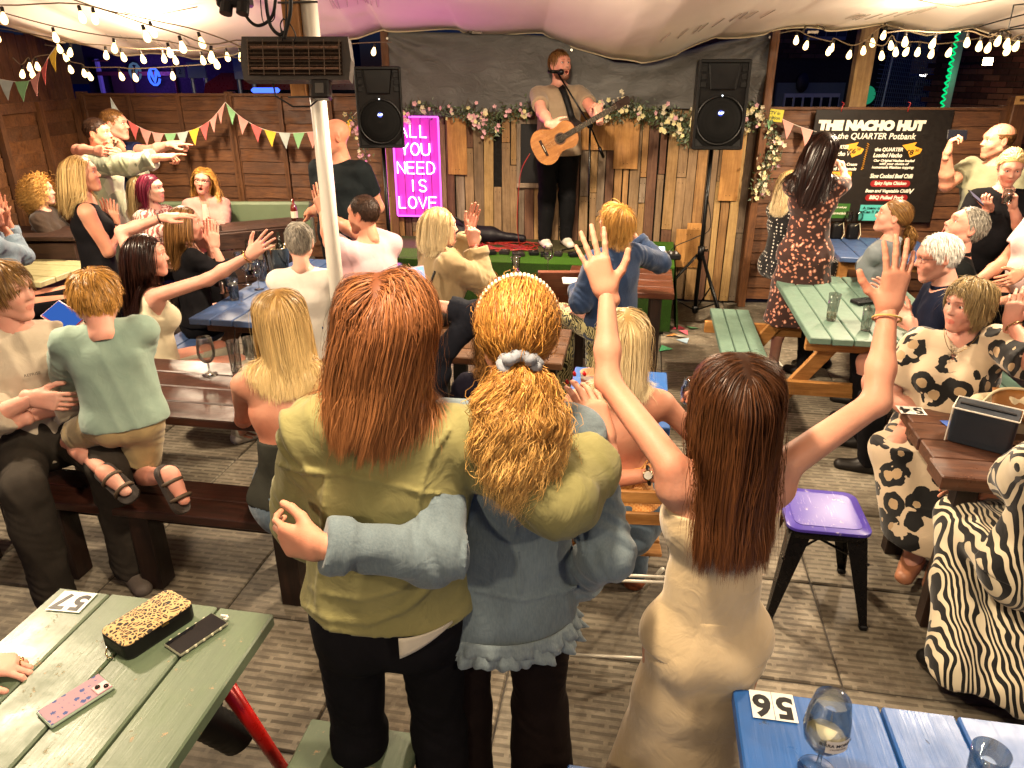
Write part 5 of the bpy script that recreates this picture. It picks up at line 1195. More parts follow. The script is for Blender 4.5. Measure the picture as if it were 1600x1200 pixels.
# ---------------------------------------------------------------- tables and benches
def rot3(o, c): return tuple(Vector(o)+Vector(c))
def table(name, label, u0, u1, v0, v1, bounds, along, top, z=.75, th=.042, legs='frame', legm=None, benches=(), benchm=None, group=None, jag=0.0, bth=.04):
    """bounds: plank edges across the boards; along: 'u' or 'v'"""
    c = uvz((u0+u1)/2, (v0+v1)/2); t = thing(name, label, 'bench' if name == 'bench' else 'table', c, GA, group)
    cu, cv = (u0+u1)/2, (v0+v1)/2; legm = legm or top
    for a, b in zip(bounds[:-1], bounds[1:]):
        w = b-a-.007; j0, j1 = random.uniform(0, jag), random.uniform(0, jag)
        if along == 'u': L = u1-u0-j0-j1; MB().box((0, 0, 0), (L, w, th), bev=.005).build('plank', top, t, loc=((j0-j1)/2, (a+b)/2-cv, z-th/2+random.uniform(-.0015, .0015)))
        else: L = v1-v0-j0-j1; MB().box((0, 0, 0), (w, L, th), bev=.005).build('plank', top, t, loc=((a+b)/2-cu, (j0-j1)/2, z-th/2+random.uniform(-.0015, .0015)))
    Lx, Wx = ((u1-u0), (v1-v0)) if along == 'u' else ((v1-v0), (u1-u0))
    def P(l, w, zz): return (l, w, zz) if along == 'u' else (w, l, zz)
    def bx(l, w, zz, sl, sw, sz, nm, m_, bev=.004): MB().box(P(l, w, zz), P(sl, sw, sz), bev=bev).build(nm, m_, t)
    def beam(pA, pB, wd, tk, nm, m_):
        A, B = Vector(P(*pA)), Vector(P(*pB)); d = (B-A); L = d.length; d.normalize(); s_ = Vector(P(1, 0, 0)); n_ = d.cross(s_).normalized()
        mb = MB(); mb.box((0, 0, 0), (tk, wd, L), R=Matrix((s_, n_, d)).transposed(), bev=.004); mb.v = [tuple(Vector(x)+(A+B)/2) for x in mb.v]; mb.build(nm, m_, t)
    if legs == 'frame':      # crossed timber ends like a picnic bench
        for s_ in (-1, 1):
            l = s_*(Lx/2-.22); ww = Wx/2
            for q in (-1, 1): beam((l, q*ww*.45, z-th), (l, q*(ww+.25), .0), .09, .04, 'leg', legm)
            bx(l+.045*s_, 0, z-th-.05, .04, Wx-.04, .09, 'crossbeam', legm); bx(l+.045*s_, 0, .36, .04, Wx+.95, .09, 'crossbeam', legm)
    elif legs == 'posts':
        for s_ in (-1, 1):
            for q in (-1, 1): bx(s_*(Lx/2-.12), q*(Wx/2-.07), (z-th)/2, .08, .07, z-th, 'leg', legm)
            bx(s_*(Lx/2-.12), 0, z-th-.045, .04, Wx-.1, .08, 'crossbeam', legm)
    elif legs == 'metal':
        for s_ in (-1, 1):
            for q in (-1, 1):
                A = Vector(P(s_*(Lx/2-.16), q*(Wx/2-.12), z-th)); B = Vector(P(s_*(Lx/2-.06), q*(Wx/2+.06), .0)); MB().tube([A, B], [.026, .014], 10).build('leg', legm, t, smooth=True)
                MB().tube([B, B+Vector((0, 0, .03))], .02, 10).build('foot', m_plain('2a0a0a', .5), t)
    for (b0, b1, nb, e0, e1) in benches:
        for i in range(nb):
            a = b0+(b1-b0)*i/nb; b = b0+(b1-b0)*(i+1)/nb; w = b-a-.007; cc = ((a+b)/2-(cv if along == 'u' else cu)); lc = (e0+e1)/2-(cu if along == 'u' else cv)
            MB().box((0, 0, 0), P(e1-e0, w, bth), bev=.005).build('bench_plank', benchm or top, t, loc=P(lc, cc, .45-bth/2))
    return t
def lin(a, b, n): return [a+(b-a)*i/n for i in range(n+1)]
DK = m_wood('24110a', '43231a', .45, 0, .8, .35); DKl = m_wood('160c08', '2c1a12', .5, 2, .6, .2)
SAGE = m_paint('57654f', '8a6f4d', .4, 1); SAGE2 = m_paint('5a7366', '7d6a4c', .42, 1, .66); BLUE = m_paint('245698', '1c3558', .36, 1, .66); BLUE2 = m_paint('3a5078', '4a3a2c', .45, 1, .6)
PINE = m_wood('8a5c2a', 'b8854a', .55, 0, .8, .3); PALE = m_paint('b0a87c', '7a6a48', .5, 0)
PAL_OLD = m_wood('2a1a14', '4a3226', .6, 0, 1, .3)
table('picnic_table', 'long dark brown table in the left middle that the boy in sage green leans on', -3.2, -1.38, 2.68, 3.34, lin(2.68, 3.34, 4), 'u', DK, legs='posts', legm=DKl)
b = table('bench', 'dark brown bench the boy kneels on, in front of the long brown table', -3.2, -1.2, 2.37, 2.65, lin(2.37, 2.65, 2), 'u', DK, z=.45, legs='none')
for u in (-3.0, -2.51, -2.08, -1.4): MB().box((u+2.2, -.05, .2), (.1, .1, .4), bev=.004).build('leg', DKl, b)
MB().box((0, 0, .36), (1.8, .05, .09), bev=.004).build('rail', DKl, b)
table('picnic_table', 'pale green picnic table with its bench at the right, tall beer glass on top', 1.03, 1.90, 4.28, 5.74, lin(1.03, 1.90, 7), 'v', SAGE2, legs='frame', legm=PINE, benches=((.60, .90, 3, 4.3, 5.76), (2.02, 2.32, 3, 4.3, 5.76)))
table('picnic_table', 'dark brown table at the right edge with handbags on it', 1.22, 3.0, 2.70, 3.36, lin(2.70, 3.36, 4), 'u', m_wood('38221a', '5e3d2c', .38, 0, .8, .4), legs='posts', legm=DKl, jag=.05, th=.06)
table('bench', 'dark bench under the woman in the leopard print dress', 1.6, 3.0, 3.58, 3.88, lin(3.58, 3.88, 2), 'u', DK, z=.45, legs='posts', legm=DKl)
table('bench', 'dark bench under the zebra print dress at the lower right', 1.5, 3.0, 2.24, 2.54, lin(2.24, 2.54, 2), 'u', DK, z=.45, legs='posts', legm=DKl)
T57 = table('table', 'sage green table numbered 57 in the lower left corner', -1.66, -.96, .15, 1.55, lin(-1.66, -.96, 4), 'v', SAGE, legs='metal', legm=m_plain('b3120c', .3, .2))
table('bench', 'sage green two-board bench at the bottom edge, right of table 57', -.85, -.51, .1, 1.47, lin(-.85, -.51, 2), 'v', SAGE, z=.45, th=.045, legs='posts', legm=SAGE)
T56 = table('table', 'bright blue table numbered 56 in the lower right corner', .313, 1.19, .2, 1.49, [.313, .668, .842, 1.016, 1.19], 'v', BLUE, legs='posts', legm=m_plain('10131c', .5), th=.045)
pq = W(885, 1192, z=.45); u_, v_ = UV(pq); table('bench', 'blue bench just showing at the bottom edge between the girls and table 56', u_, u_+.27, .1, v_, [u_, u_+.135, u_+.27], 'v', BLUE, z=.45, legs='posts', legm=m_plain('10131c', .5))
table('picnic_table', 'blue picnic table crowded with glasses in the left background', -2.75, -1.85, 4.0, 5.6, lin(-2.75, -1.85, 6), 'v', BLUE2, legs='frame', legm=m_wood('3a2414', '5a3a22', .6, 2))
table('bench', 'bench right of the crowded blue table, under the white sleeveless top', -1.72, -1.44, 4.0, 5.5, lin(-1.72, -1.44, 2), 'v', BLUE2, z=.45, legs='posts', legm=DKl)
table('bench', 'bench left of the crowded blue table, under the dark haired woman', -3.2, -2.9, 3.9, 5.6, lin(-3.2, -2.9, 2), 'v', BLUE2, z=.45, legs='posts', legm=DKl)
q = W(1340, 385, z=.75); u_, v_ = UV(q); table('picnic_table', 'small slate blue table under the nacho menu board', u_-.25, u_+.6, v_-.45, v_+.4, lin(u_-.25, u_+.6, 5), 'v', BLUE2, legs='posts', legm=PINE)
q = W(40, 425, z=.75); u_, v_ = UV(q); table('picnic_table', 'pale yellowish table at the far left edge', u_-1.0, u_+.33, v_-.25, v_+.4, lin(v_-.25, v_+.4, 4), 'u', PALE, legs='posts', legm=DKl)
table('table', 'dark brown table beyond the two embracing girls, with a black bag', -1.15, -.35, 3.62, 4.2, lin(3.62, 4.2, 4), 'u', m_wood('3a2415', '5f4026', .45, 0, .8, .3), legs='posts', legm=m_plain('141210', .5))
table('table', 'small brown table close to the stage front with a glass and a bottle', -.5, .28, 5.05, 5.75, lin(5.05, 5.75, 4), 'u', m_wood('3c1f14', '5f3625', .4, 0, .8, .3), legs='posts', legm=DKl)
MB(); pp = MB().box((0, 0, 0), (.42, .03, .5), R=Matrix.Rotation(math.radians(18), 3, 'X'), bev=.004).build('bench_back', m_wood('4a2418', '6d3c28', .45, 0, .6, .2), None, loc=W(885, 470, Y=5.1)); pp.name = 'leaning_board'; tag(pp, 'slanting red brown board leaning at the front of the stage', 'board')
table('table', 'small blue table in front of the blonde on the folding chair', -.28, .20, 2.95, 3.6, lin(-.28, .20, 3), 'v', BLUE, legs='posts', legm=DKl)
# left background: settle and stacked dark benches
q = W(300, 300, Y=7.3); t = thing('settle', 'sage green padded settle back along the left fence', 'bench', (q.x, 7.3, 0))
MB().box((.1, 0, .78), (2.1, .09, .42), bev=.02).build('backrest', m_plain('5c6a50', .5), t); MB().box((.1, -.3, .43), (2.1, .5, .08), bev=.02).build('seat', m_plain('4a5541', .5), t)
for s_ in (-.9, .1, 1.1): MB().box((s_, -.1, .2), (.07, .45, .4)).build('leg', DKl, t)
q = W(430, 330, Y=6.6); t = thing('bench_stack', 'dark brown slatted bench standing on end beside the left fence, catching pink light', 'bench', (q.x-.15, 6.6, 0)); t.rotation_euler = (0, 0, math.radians(28))
for i in range(4): MB().box((0, 0, .32+i*.155), (.78, .035, .145), bev=.004).build('slat', PAL_OLD, t)
for s_ in (-.36, .36): MB().box((s_, .04, .46), (.07, .06, .92)).build('upright', PAL_OLD, t)
MB().box((0, .2, .86), (.78, .4, .03), bev=.004).build('shelf', PAL_OLD, t)
q = W(40, 370, Y=6.1); t = thing('wooden_crate', 'dark timber crate counter behind the curly ginger head at the far left', 'crate', (q.x, 6.15, 0))
for i in range(5): MB().box((0, 0, .12+i*.17), (.95, .4, .155), bev=.005).build('board', PAL_OLD, t)
MB().box((0, -.0, .92), (1.0, .45, .035), bev=.004).build('lid', PAL_OLD, t)
# ---------------------------------------------------------------- number stickers
def sticker(txt, label, px, py, w, h, rot, parent=None, z=.7512, digits=True):
    p = W(px, py, z=z+.0015); t = thing('number_sticker', label, 'sticker', p, rot)
    for i, ch in enumerate(txt):
        x = (i-(len(txt)-1)/2)*w*1.03; MB().box((x, 0, 0), (w, h, .001)).build('card', m_plain('d9d8d0', .35), t)
        me = text_mesh(ch, h*1.05, m_plain((.012, .012, .014), .4), .0004, bold=h*.035); o = link('lettering', me, t, loc=(x, 0, .0013)); o.scale = (.95, 1, 1)
sticker('57', 'white number 57 stickers at the far corner of the sage table, upside down', 112, 940, .052, .085, GA+math.pi+.05)
sticker('56', 'white number 56 stickers at the corner of the blue table, upside down', 1208, 1103, .052, .088, GA+math.pi)
sticker('215', 'small white number stickers at the far corner of the pale green table', 1236, 429, .05, .06, GA+math.pi)
sticker('54', 'white number stickers at the back corner of the brown table by the leopard print dress', 1424, 641, .055, .085, GA+math.pi)
# ---------------------------------------------------------------- glasses and things on tables
GLS = m_glass()
def lathe_obj(name, prof, mat, parent, loc=(0, 0, 0), n=28):
    mb = MB().lathe(prof, n=n); mb.f = [f[::-1] for f in mb.f] if SGN(prof) < 0 else mb.f
    return mb.build(name, mat, parent, smooth=True, loc=loc)
def SGN(p): return sum((p[i][0]*p[(i+1) % len(p)][1]-p[(i+1) % len(p)][0]*p[i][1]) for i in range(len(p)))
def glass(label, p, kind='tumbler', h=.14, r=.035, liquid=None, lc=None, straw=False, name='glass', foam=False, tilt=None):
    t = thing(name, label, 'glass', p); w = .0018
    if kind == 'tumbler':
        lathe_obj('bowl', [(0, .0), (r*.8, 0), (r, h), (r-w, h), (r*.8-w, .012), (0, .012)], GLS, t)
        if liquid: k = r*.8-w-.0006; lathe_obj('drink', [(0, .0135), (k, .0135), (k+(r*.2)*liquid/h, liquid), (0, liquid)], m_liquid(lc), t)
        if foam: lathe_obj('foam', [(0, liquid), (k+(r*.2)*liquid/h, liquid), (k+(r*.2)*(liquid+.01)/h, liquid+.012), (0, liquid+.014)], m_plain('d8cdb0', .8), t)
    elif kind == 'snifter':
        s = h/.18
        lathe_obj('foot', [(0, .0), (.034*s, 0), (.035*s, .003*s), (.01*s, .009*s), (.0045*s, .02*s), (.004*s, .055*s), (.0, .055*s)], GLS, t)
        bp = [(.004, .056), (.02, .062), (.036, .085), (.0405, .11), (.038, .14), (.031, .18)]
        lathe_obj('bowl', [(a*s, b*s) for a, b in bp]+[((a*s)-.0015, b*s+(.0015 if i == len(bp)-1 else 0.002)) for i, (a, b) in reversed(list(enumerate(bp)))], GLS, t)
        if liquid:
            lp = [(a*s-.0028, b*s+.002) for a, b in bp if b*s < liquid]; lp = [(0, lp[0][1])]+lp+[(lp[-1][0]+.0003, liquid), (0, liquid)]; lathe_obj('drink', lp, m_liquid(lc), t)
            if foam:
                rr = lp[-2][0]; lathe_obj('foam', [(0, liquid+.0004), (rr-.0004, liquid+.0004), (rr-.0008, liquid+.004), (0, liquid+.003)], m_plain('cfc3a2', .85), t)
    elif kind == 'wine':
        s = h/.2
        lathe_obj('foot', [(0, .0), (.034*s, 0), (.034*s, .002*s), (.006*s, .008*s), (.0035*s, .02*s), (.0035*s, .09*s), (.0, .09*s)], GLS, t)
        bp = [(.004, .091), (.026, .105), (.038, .13), (.038, .155), (.031, .2)]; lathe_obj('bowl', [(a*s, b*s) for a, b in bp]+[((a*s)-.0013, b*s+.0015) for a, b in reversed(bp)], GLS, t)
        if liquid: lp = [(a*s-.0026, b*s+.002) for a, b in bp if b*s < liquid]; lathe_obj('drink', [(0, lp[0][1])]+lp+[(lp[-1][0]+.0003, liquid), (0, liquid)], m_liquid(lc), t)
    elif kind == 'bottle':
        lathe_obj('body', [(0, 0), (r, 0), (r, h*.55), (r*.85, h*.66), (r*.38, h*.78), (r*.36, h), (0, h)], m_plain(lc or '120d08', .08), t); lathe_obj('bottle_label', [(r+.0006, h*.15), (r+.0006, h*.45)], m_plain('c8c0ac', .6), t)
    if straw: MB().tube([(-.01, 0, .012), (.022, 0, h+.06)], .0028, 7).build('straw', m_plain('0c0c0c', .4), t)
    return t
def ptab(px, py, z=.7525): return W(px, py, z=z)
gt = glass('big stemmed beer glass a third full on the blue table 56', ptab(1276, 1205), 'snifter', .215, .04, .112, 'c9a05a', foam=True)
me = text_mesh('BIRRA MORETTI', .0115, m_plain('201818', .5), .0002, bold=.0002); me2 = text_mesh("L'AUTENTICA", .006, m_plain('5a4a40', .5), .0002)
def wrap(me, R, z0, M=0):
    for v in me.vertices:
        a = v.co.x/R+M; v.co = Vector((math.sin(a)*(R+v.co.z), -math.cos(a)*(R+v.co.z), z0+v.co.y))
wrap(me, .0496, .133, .15); wrap(me2, .0496, .123, .15); link('lettering', me, gt); link('lettering', me2, gt)
mb = MB(); n_ = 16; mb.add([(math.sin(-.55+.15+1.1*i/n_)*.0491, -math.cos(-.55+.15+1.1*i/n_)*.0491, z) for i in range(n_+1) for z in (.112, .146)], [(2*i, 2*i+2, 2*i+3, 2*i+1) for i in range(n_)]); mb.build('glass_label', m_plain('d5c9b4', .5), gt, smooth=True)
glass('empty blue tinted tumbler at the bottom edge of the blue table', ptab(1530, 1230), 'tumbler', .11, .038)
g2 = glass('empty stemmed beer glass with a red mark on the dark brown table', ptab(328, 585), 'snifter', .2, .04)
me = text_mesh('★', .02, m_plain('b0201c', .5), .0002); me = text_mesh('MS', .02, m_plain('b0201c', .5), .0002); wrap(me, .0448, .135, -.1); link('lettering', me, g2)
glass('tall straight glass with a black straw beside the stemmed glass', ptab(370, 578), 'tumbler', .16, .034, straw=True)
glass('second tumbler half hidden behind the blonde hair on the brown table', ptab(392, 560), 'tumbler', .12, .034)
glass('tall glass with a little beer left on the pale green table', ptab(1298, 500), 'tumbler', .17, .036, .035, 'd8a030', foam=True)
glass('second clear glass near the front edge of the pale green table', ptab(1352, 516), 'tumbler', .15, .035)
glass('pint of dark stout on the crowded blue table', ptab(367, 468), 'tumbler', .15, .037, .1, '0a0605', foam=True)
for i, (px, py, k, h_) in enumerate(((405, 452, 'wine', .2), (398, 432, 'wine', .19), (352, 458, 'tumbler', .1), (412, 438, 'tumbler', .14), (386, 445, 'wine', .2), (420, 420, 'tumbler', .12), (375, 420, 'tumbler', .13))):
    glass(['wine glass nearest the stout', 'wine glass behind the nearest one', 'low tumbler left of the stout', 'tall tumbler by the ice bucket', 'wine glass just right of the stout', 'tumbler under the ice bucket rim', 'tumbler at the far side of the stout'][i]+' on the crowded blue table', ptab(px, py), k, h_, .036)
for px, py, lb in ((392, 428, 'dark bottle left of the ice bucket'), (412, 412, 'dark bottle standing in front of the ice bucket')): glass(lb, ptab(px, py), 'bottle', .26, .034, name='bottle', lc='14100a')
p = ptab(436, 425); t = thing('ice_bucket', 'shiny steel ice bucket on the crowded blue table', 'bucket', p)
lathe_obj('bucket', [(0, 0), (.07, 0), (.1, .19), (.106, .195), (.104, .2), (.097, .196), (.068, .006), (0, .006)], m_plain('b8aa8c', .18, 1.0), t)
glass('bottle standing in the steel ice bucket', p+Vector((.03, 0, .008)), 'bottle', .3, .034, name='bottle', lc='10140c')
glass('small glass on the brown table close to the stage', ptab(806, 425), 'tumbler', .12, .034, .03, '3a2a20')
glass('upturned round wine glass on the brown table close to the stage', ptab(856, 425), 'wine', .2, .04)
glass('brown beer bottle beyond the grey haired head at the left', W(461, 345, z=.9), 'bottle', .2, .03, name='bottle', lc='5a1c10')
for i, (px, py) in enumerate(((1322, 352), (1338, 350))): glass(['stemmed glass on the slate blue table under the menu', 'second stemmed glass on the slate blue table under the menu'][i], ptab(px, py+12), 'wine', .2, .04)
# paper cup
p = ptab(921, 628); t = thing('paper_cup', 'peach and white paper cup on the small blue table by the blonde', 'cup', p)
lathe_obj('cup', [(0, 0), (.036, 0), (.048, .15), (.05, .153), (.046, .153), (.034, .004), (0, .004)], m_plain('e08a62', .5), t); lathe_obj('rim', [(.0466, .128), (.0486, .15)], m_plain('e6d8cc', .5), t)
me = text_mesh('ONE', .03, m_plain('1a1212', .5), .0002, bold=.001); wrap(me, .0435, .075, -.1); link('lettering', me, t); me = text_mesh('WATER', .014, m_plain('1a1212', .5), .0002, bold=.0005); wrap(me, .0425, .05, -.1); link('lettering', me, t)
def phone(label, p, rz=0, M=None, w=.075, l=.152, case='1a1a1a', screen=None, back=None, name='phone', parent=None):
    t = thing(name, label, 'phone', p, rz)
    if M is not None: t.rotation_euler = M.to_euler()
    MB().box((0, 0, .0045), (w, l, .009), bev=.003).build('case', case if not isinstance(case, str) else m_plain(case, .3), t)
    MB().box((0, 0, .0096), (w*.93, l*.955, .0012), bev=.0005).build('screen', screen or m_plain((.008, .008, .01), .06), t)
    return t
t = phone('black phone in a clear studded case beside the leopard print purse', ptab(308, 993), rz=GA-.42, case=m_plain('7a7a68', .15))
for i in range(5):
    for s_ in (-1, 1): MB().box((s_*.0378, -.055+i*.026, .006), (.003, .007, .008), bev=.001).build('stud', m_plain('cfcab0', .2), t)
mb = MB(); mb.tube([(.01+.012*math.cos(i), .083+.005*math.sin(i*2), .01+.004*math.sin(i)) for i in range(8)], .004, 6); mb.build('charm', m_plain('d8d4c8', .4), t, smooth=True)
pat = NT('phone_case_print'); v = pat.co(); vo = pat.n('ShaderNodeTexVoronoi'); vo.inputs['Scale'].default_value = 52; vo.inputs['Randomness'].default_value = .35; pat.l(v, vo.inputs['Vector'])
nn = pat.noise(v, 260, 3); k = pat.math('LESS_THAN', pat.math('ADD', vo.outputs['Distance'], pat.math('MULTIPLY', nn, .5)), .62); pat.base(pat.mix(k, '8a6c76', '28386c')); pat.set(Roughness=.55, Specular_IOR_Level=.2)
t = phone('phone in a pale pink patterned case face down on the sage table', ptab(120, 1096), rz=GA-.45, w=.078, l=.155, case=m_plain('8a9a88', .2), screen=pat.m)
MB().box((.018, .055, .0115), (.034, .036, .003), bev=.002).build('camera_bump', m_plain('d0a0a0', .2), t)
for dx, dy in ((.026, .063), (.012, .048)): MB().lathe([(0, .0055), (.0058, .0055), (.0062, .004), (.0062, .002)], (dx, dy+.0, .0108), 16).build('lens', m_plain((.01, .01, .01), .05), t, smooth=True)
# leopard purse
p = ptab(236, 985); t = thing('purse', 'leopard print zip purse with black sides on the sage green table', 'purse', p, GA-.40)
def rbox(sx, sy, r, z0, z1, n=6, puff=0.0):
    mb = MB(); pts = []
    for cx, cy, a0_ in ((sx-r, sy-r, 0), (-sx+r, sy-r, 90), (-sx+r, -sy+r, 180), (sx-r, -sy+r, 270)):
        for i in range(n+1): a = math.radians(a0_+90*i/n); pts.append((cx+r*math.cos(a), cy+r*math.sin(a)))
    lev = [(z0, .97), (z0+(z1-z0)*.12, 1.0), (z0+(z1-z0)*.85, 1.0), (z1, .965), (z1+puff*.6, .8), (z1+puff, .4), (z1+puff*1.04, .001)] if puff else [(z0, .98), (z0+(z1-z0)*.15, 1), (z0+(z1-z0)*.85, 1), (z1, .98), (z1, .001)]
    N = len(pts)
    for z, s in lev: mb.v += [(x*s, y*s, z) for x, y in pts]
    mb.f += [tuple(range(N))[::-1]]+[(l*N+i, l*N+(i+1) % N, (l+1)*N+(i+1) % N, (l+1)*N+i) for l in range(len(lev)-1) for i in range(N)]
    return mb
rbox(.062, .105, .022, 0, .046).build('side_panel', m_plain('0c0b0a', .45), t, smooth=False)
rbox(.061, .104, .022, .0462, .05, puff=.006).build('top_panel', m_print('cheetah', 'ab8c5c', '140c08'), t, smooth=True)
mb = MB(); mb.tube([(.063*math.cos(a), .0, .043) for a in (0,)]+[(.064, .02, .043)], .003, 6); mb.build('zip', m_plain('6a5a30', .3, .9), t)
MB().tube([(-.02, -.11, .02), (-.012, -.122, .008), (.004, -.126, .004), (.014, -.118, .004), (.004, -.112, .006)], .0025, 7).build('clasp', m_plain('c8b890', .2, 1.0), t, smooth=True)
p = ptab(1352, 473); o = rbox(.05, .09, .015, 0, .02).build('wallet', m_plain('0b0a09', .3), None, loc=p); o.rotation_euler = (0, 0, GA-1.1); tag(o, 'flat black wallet lying on the pale green table', 'wallet')
for dx, dy, lb in ((-.06, 0, 'left of the two black pouches on the slate blue table by the menu'), (.08, -.02, 'right of the two black pouches on the slate blue table by the menu')):
    p = ptab(1315, 372)+Vector((dx, dy, 0)); t = thing('pouch', lb, 'bag', p); rbox(.055, .035, .03, 0, .12, puff=.02).build('body', m_plain('0b0a0a', .5), t, smooth=True); MB().tube([(0, -.03, .12), (.03, -.05, .15), (.05, -.06, .05), (.03, -.07, .01)], .004, 6).build('strap', m_plain('c8bfa0', .5), t)
# bag hanging under the sage table
p = W(338, 1135, z=.34); t = thing('bucket_bag', 'black ribbed bag hanging under the sage green table beside the red leg', 'bag', p); mb = MB()
mb.lathe([(0, -.11), (.05, -.108)]+[(.062+.003*math.cos(i*math.pi), -.1+i*.012) for i in range(16)]+[(.055, .1), (0, .1)], n=24); mb.v = [(x, y*.8, z) for x, y, z in mb.v]; o = mb.build('body', m_plain('0d0c0b', .45), t, smooth=True); o.rotation_euler = (.3, -.5, 0)
MB().tube([(-.03, 0, .09), (-.05, .02, .25), (0, .02, .36), (.03, 0, .25), (.03, 0, .09)], .005, 6).build('strap', m_plain('0d0c0b', .5), t, smooth=True)
# handbags on the right brown table
p = W(1530, 690, z=.755); t = thing('handbag', 'small navy box bag with white piping on the brown table at the right', 'bag', p, GA-.5)
rbox(.115, .07, .02, 0, .15).build('body', m_plain('17202a', .4), t)
mb = MB(); pts = [(.118*c, .072*s_, .151) for c, s_ in ((-1, -1), (1, -1), (1, 1), (-1, 1), (-1, -1))]; mb.tube(pts, .0035, 6); mb.tube([(-.117, -.073, .0), (-.117, -.073, .15)], .003, 6); mb.build('piping', m_plain('c8c4b8', .5), t)
MB().box((0, 0, .153), (.2, .015, .004)).build('zip', m_plain('0a0d12', .4), t)
p = W(1575, 668, z=.755); t = thing('tote_bag', 'cream tote bag with a tan flap slumped on the brown table behind the navy bag', 'bag', p, GA-.2)
g = Grid((-.2, -.13, -.01), (.2, .13, .2), .006); g.add(Cap((-.13, 0, .05), (.13, 0, .05), .05, .06, (0, 0, 1), 1.6), .03); g.add(Cap((-.12, 0, .1), (.14, .02, .12), .035, .05), .05); g.folds(.006, 26); V, Fq = g.mesh(); link('body', npmesh('body', V, Fq, m_cloth('b8a888', rough=.6)), t)
mb = MB(); mb.grid(lambda u, v: (-.1+.22*u, -.09+.08*v+.01*math.sin(u*5), .1+.08*v-.05*u*(1-v)), 10, 6); o = mb.build('flap', m_plain('8a5a28', .5), t, smooth=True); sm_ = o.modifiers.new('t', 'SOLIDIFY'); sm_.thickness = .004
mb = MB(); mb.tube(sm([(-.14, -.05, .1), (-.08, -.03, .18), (.05, -.02, .19), (.15, -.02, .15)]), .006, 7); mb.build('handle', m_plain('c4b490', .5), t, smooth=True)
mb = MB(); mb.tube([(-.15+.006*math.sin(i*2), -.07, .12-.014*i) for i in range(8)], .005, 6); mb.build('chain', m_plain('b89858', .2, 1.0), t)
o = MB().box((0, 0, 0), (.05, .1, .002)).build('napkin', m_plain('30509c', .6), None, loc=W(1487, 665, z=.754)); tag(o, 'scrap of blue paper on the brown table beside the navy bag', 'paper')
# black bag with buckles and purple scrap beyond the girls
p = W(715, 505, z=.76); t = thing('shoulder_bag', 'black bag with silver clips on the dark table by the woman in beige', 'bag', p, .2)
g = Grid((-.17, -.1, -.01), (.17, .1, .16), .007); g.add(Cap((-.1, 0, .05), (.1, 0, .05), .05, .05, (0, 0, 1), 1.2), .03); g.folds(.004, 30); V, Fq = g.mesh(); link('body', npmesh('body', V, Fq, m_plain('0b0a0a', .5)), t)
for x_ in (-.04, .03): mb = MB(); mb.tube([(x_+.018*math.cos(a), -.062, .05+.025*math.sin(a)) for a in [i*.8 for i in range(9)]], .0035, 6); mb.build('clip', m_plain('c8c8c8', .2, 1.0), t, smooth=True)
mb = MB(); mb.tube(sm([(-.1, 0, .08), (-.16, .02, .2), (-.12, .05, .32)]), .008, 6); mb.build('strap', m_plain('0b0a0a', .5), t, smooth=True)
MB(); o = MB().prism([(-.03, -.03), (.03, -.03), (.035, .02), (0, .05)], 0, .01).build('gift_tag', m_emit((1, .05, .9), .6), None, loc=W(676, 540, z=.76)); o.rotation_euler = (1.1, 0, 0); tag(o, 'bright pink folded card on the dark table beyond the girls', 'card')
# paper scraps on the floor
for i, (px, py, c) in enumerate(((1058, 513, 'b03a4c'), (1070, 520, 'c05a6a'), (1082, 513, '4f8a5a'), (1050, 524, 'c88a4a'), (1068, 533, '8aa0b0'), (1038, 546, '3f8f5f'), (1216, 569, 'c8c4b8'), (1062, 526, 'b8b0a0'))):
    p = W(px, py, z=.004); mb = MB(); mb.add([(-.06, -.03, 0), (.07, -.02, .004), (.0, .06, .02), (-.06, -.03, .0015), (.07, -.02, .0055), (.0, .06, .0215)], [(0, 2, 1), (3, 4, 5), (0, 1, 4, 3), (1, 2, 5, 4), (2, 0, 3, 5)])
    o = mb.build('paper_flag', m_plain(c, .8), None, loc=p); o.rotation_euler = (0, 0, i*1.3); tag(o, ['crimson paper flag on the floor by the stage corner', 'rose paper flag among the scraps by the stage corner', 'green paper flag right of the pink scraps', 'orange paper scrap left of the pink ones', 'pale blue paper scrap in front of the pink ones', 'green paper scrap nearest the seated blonde', 'white scrap of paper under the green picnic table', 'off white paper scrap amid the pink ones'][i], 'paper')
# ---------------------------------------------------------------- purple stool
t = thing('metal_stool', 'black metal stool with a worn purple seat in the right middle', 'stool', (1.335, 2.69, 0), GA+.0)
pu = NT('purple_enamel'); v = pu.co(); ch = pu.ramp(pu.noise(v, 16, 9, .75), [(.60, (0, 0, 0)), (.66, (1, 1, 1))]); sc_ = pu.ramp(pu.noise(pu.co((30, 2, 2)), 3, 4, .7), [(.62, (0, 0, 0)), (.66, (1, 1, 1))])
pu.base(pu.mix(ch, pu.mix(pu.math('MULTIPLY', sc_, .5), '3a2c86', '9a90c0'), 'a8a0a8')); pu.set(Roughness=.38, Specular_IOR_Level=.35); pu.bump(ch, .3, -.0008)
rbox(.168, .168, .05, .435, .452).build('seat', pu.m, t, auto=True); rbox(.135, .135, .035, .4525, .4545).build('seat_panel', pu.m, t, auto=True)
KB = m_plain('0d0c0e', .28, .3, spec=.6)
rbox(.16, .16, .05, .40, .434).build('apron', KB, t, auto=True)
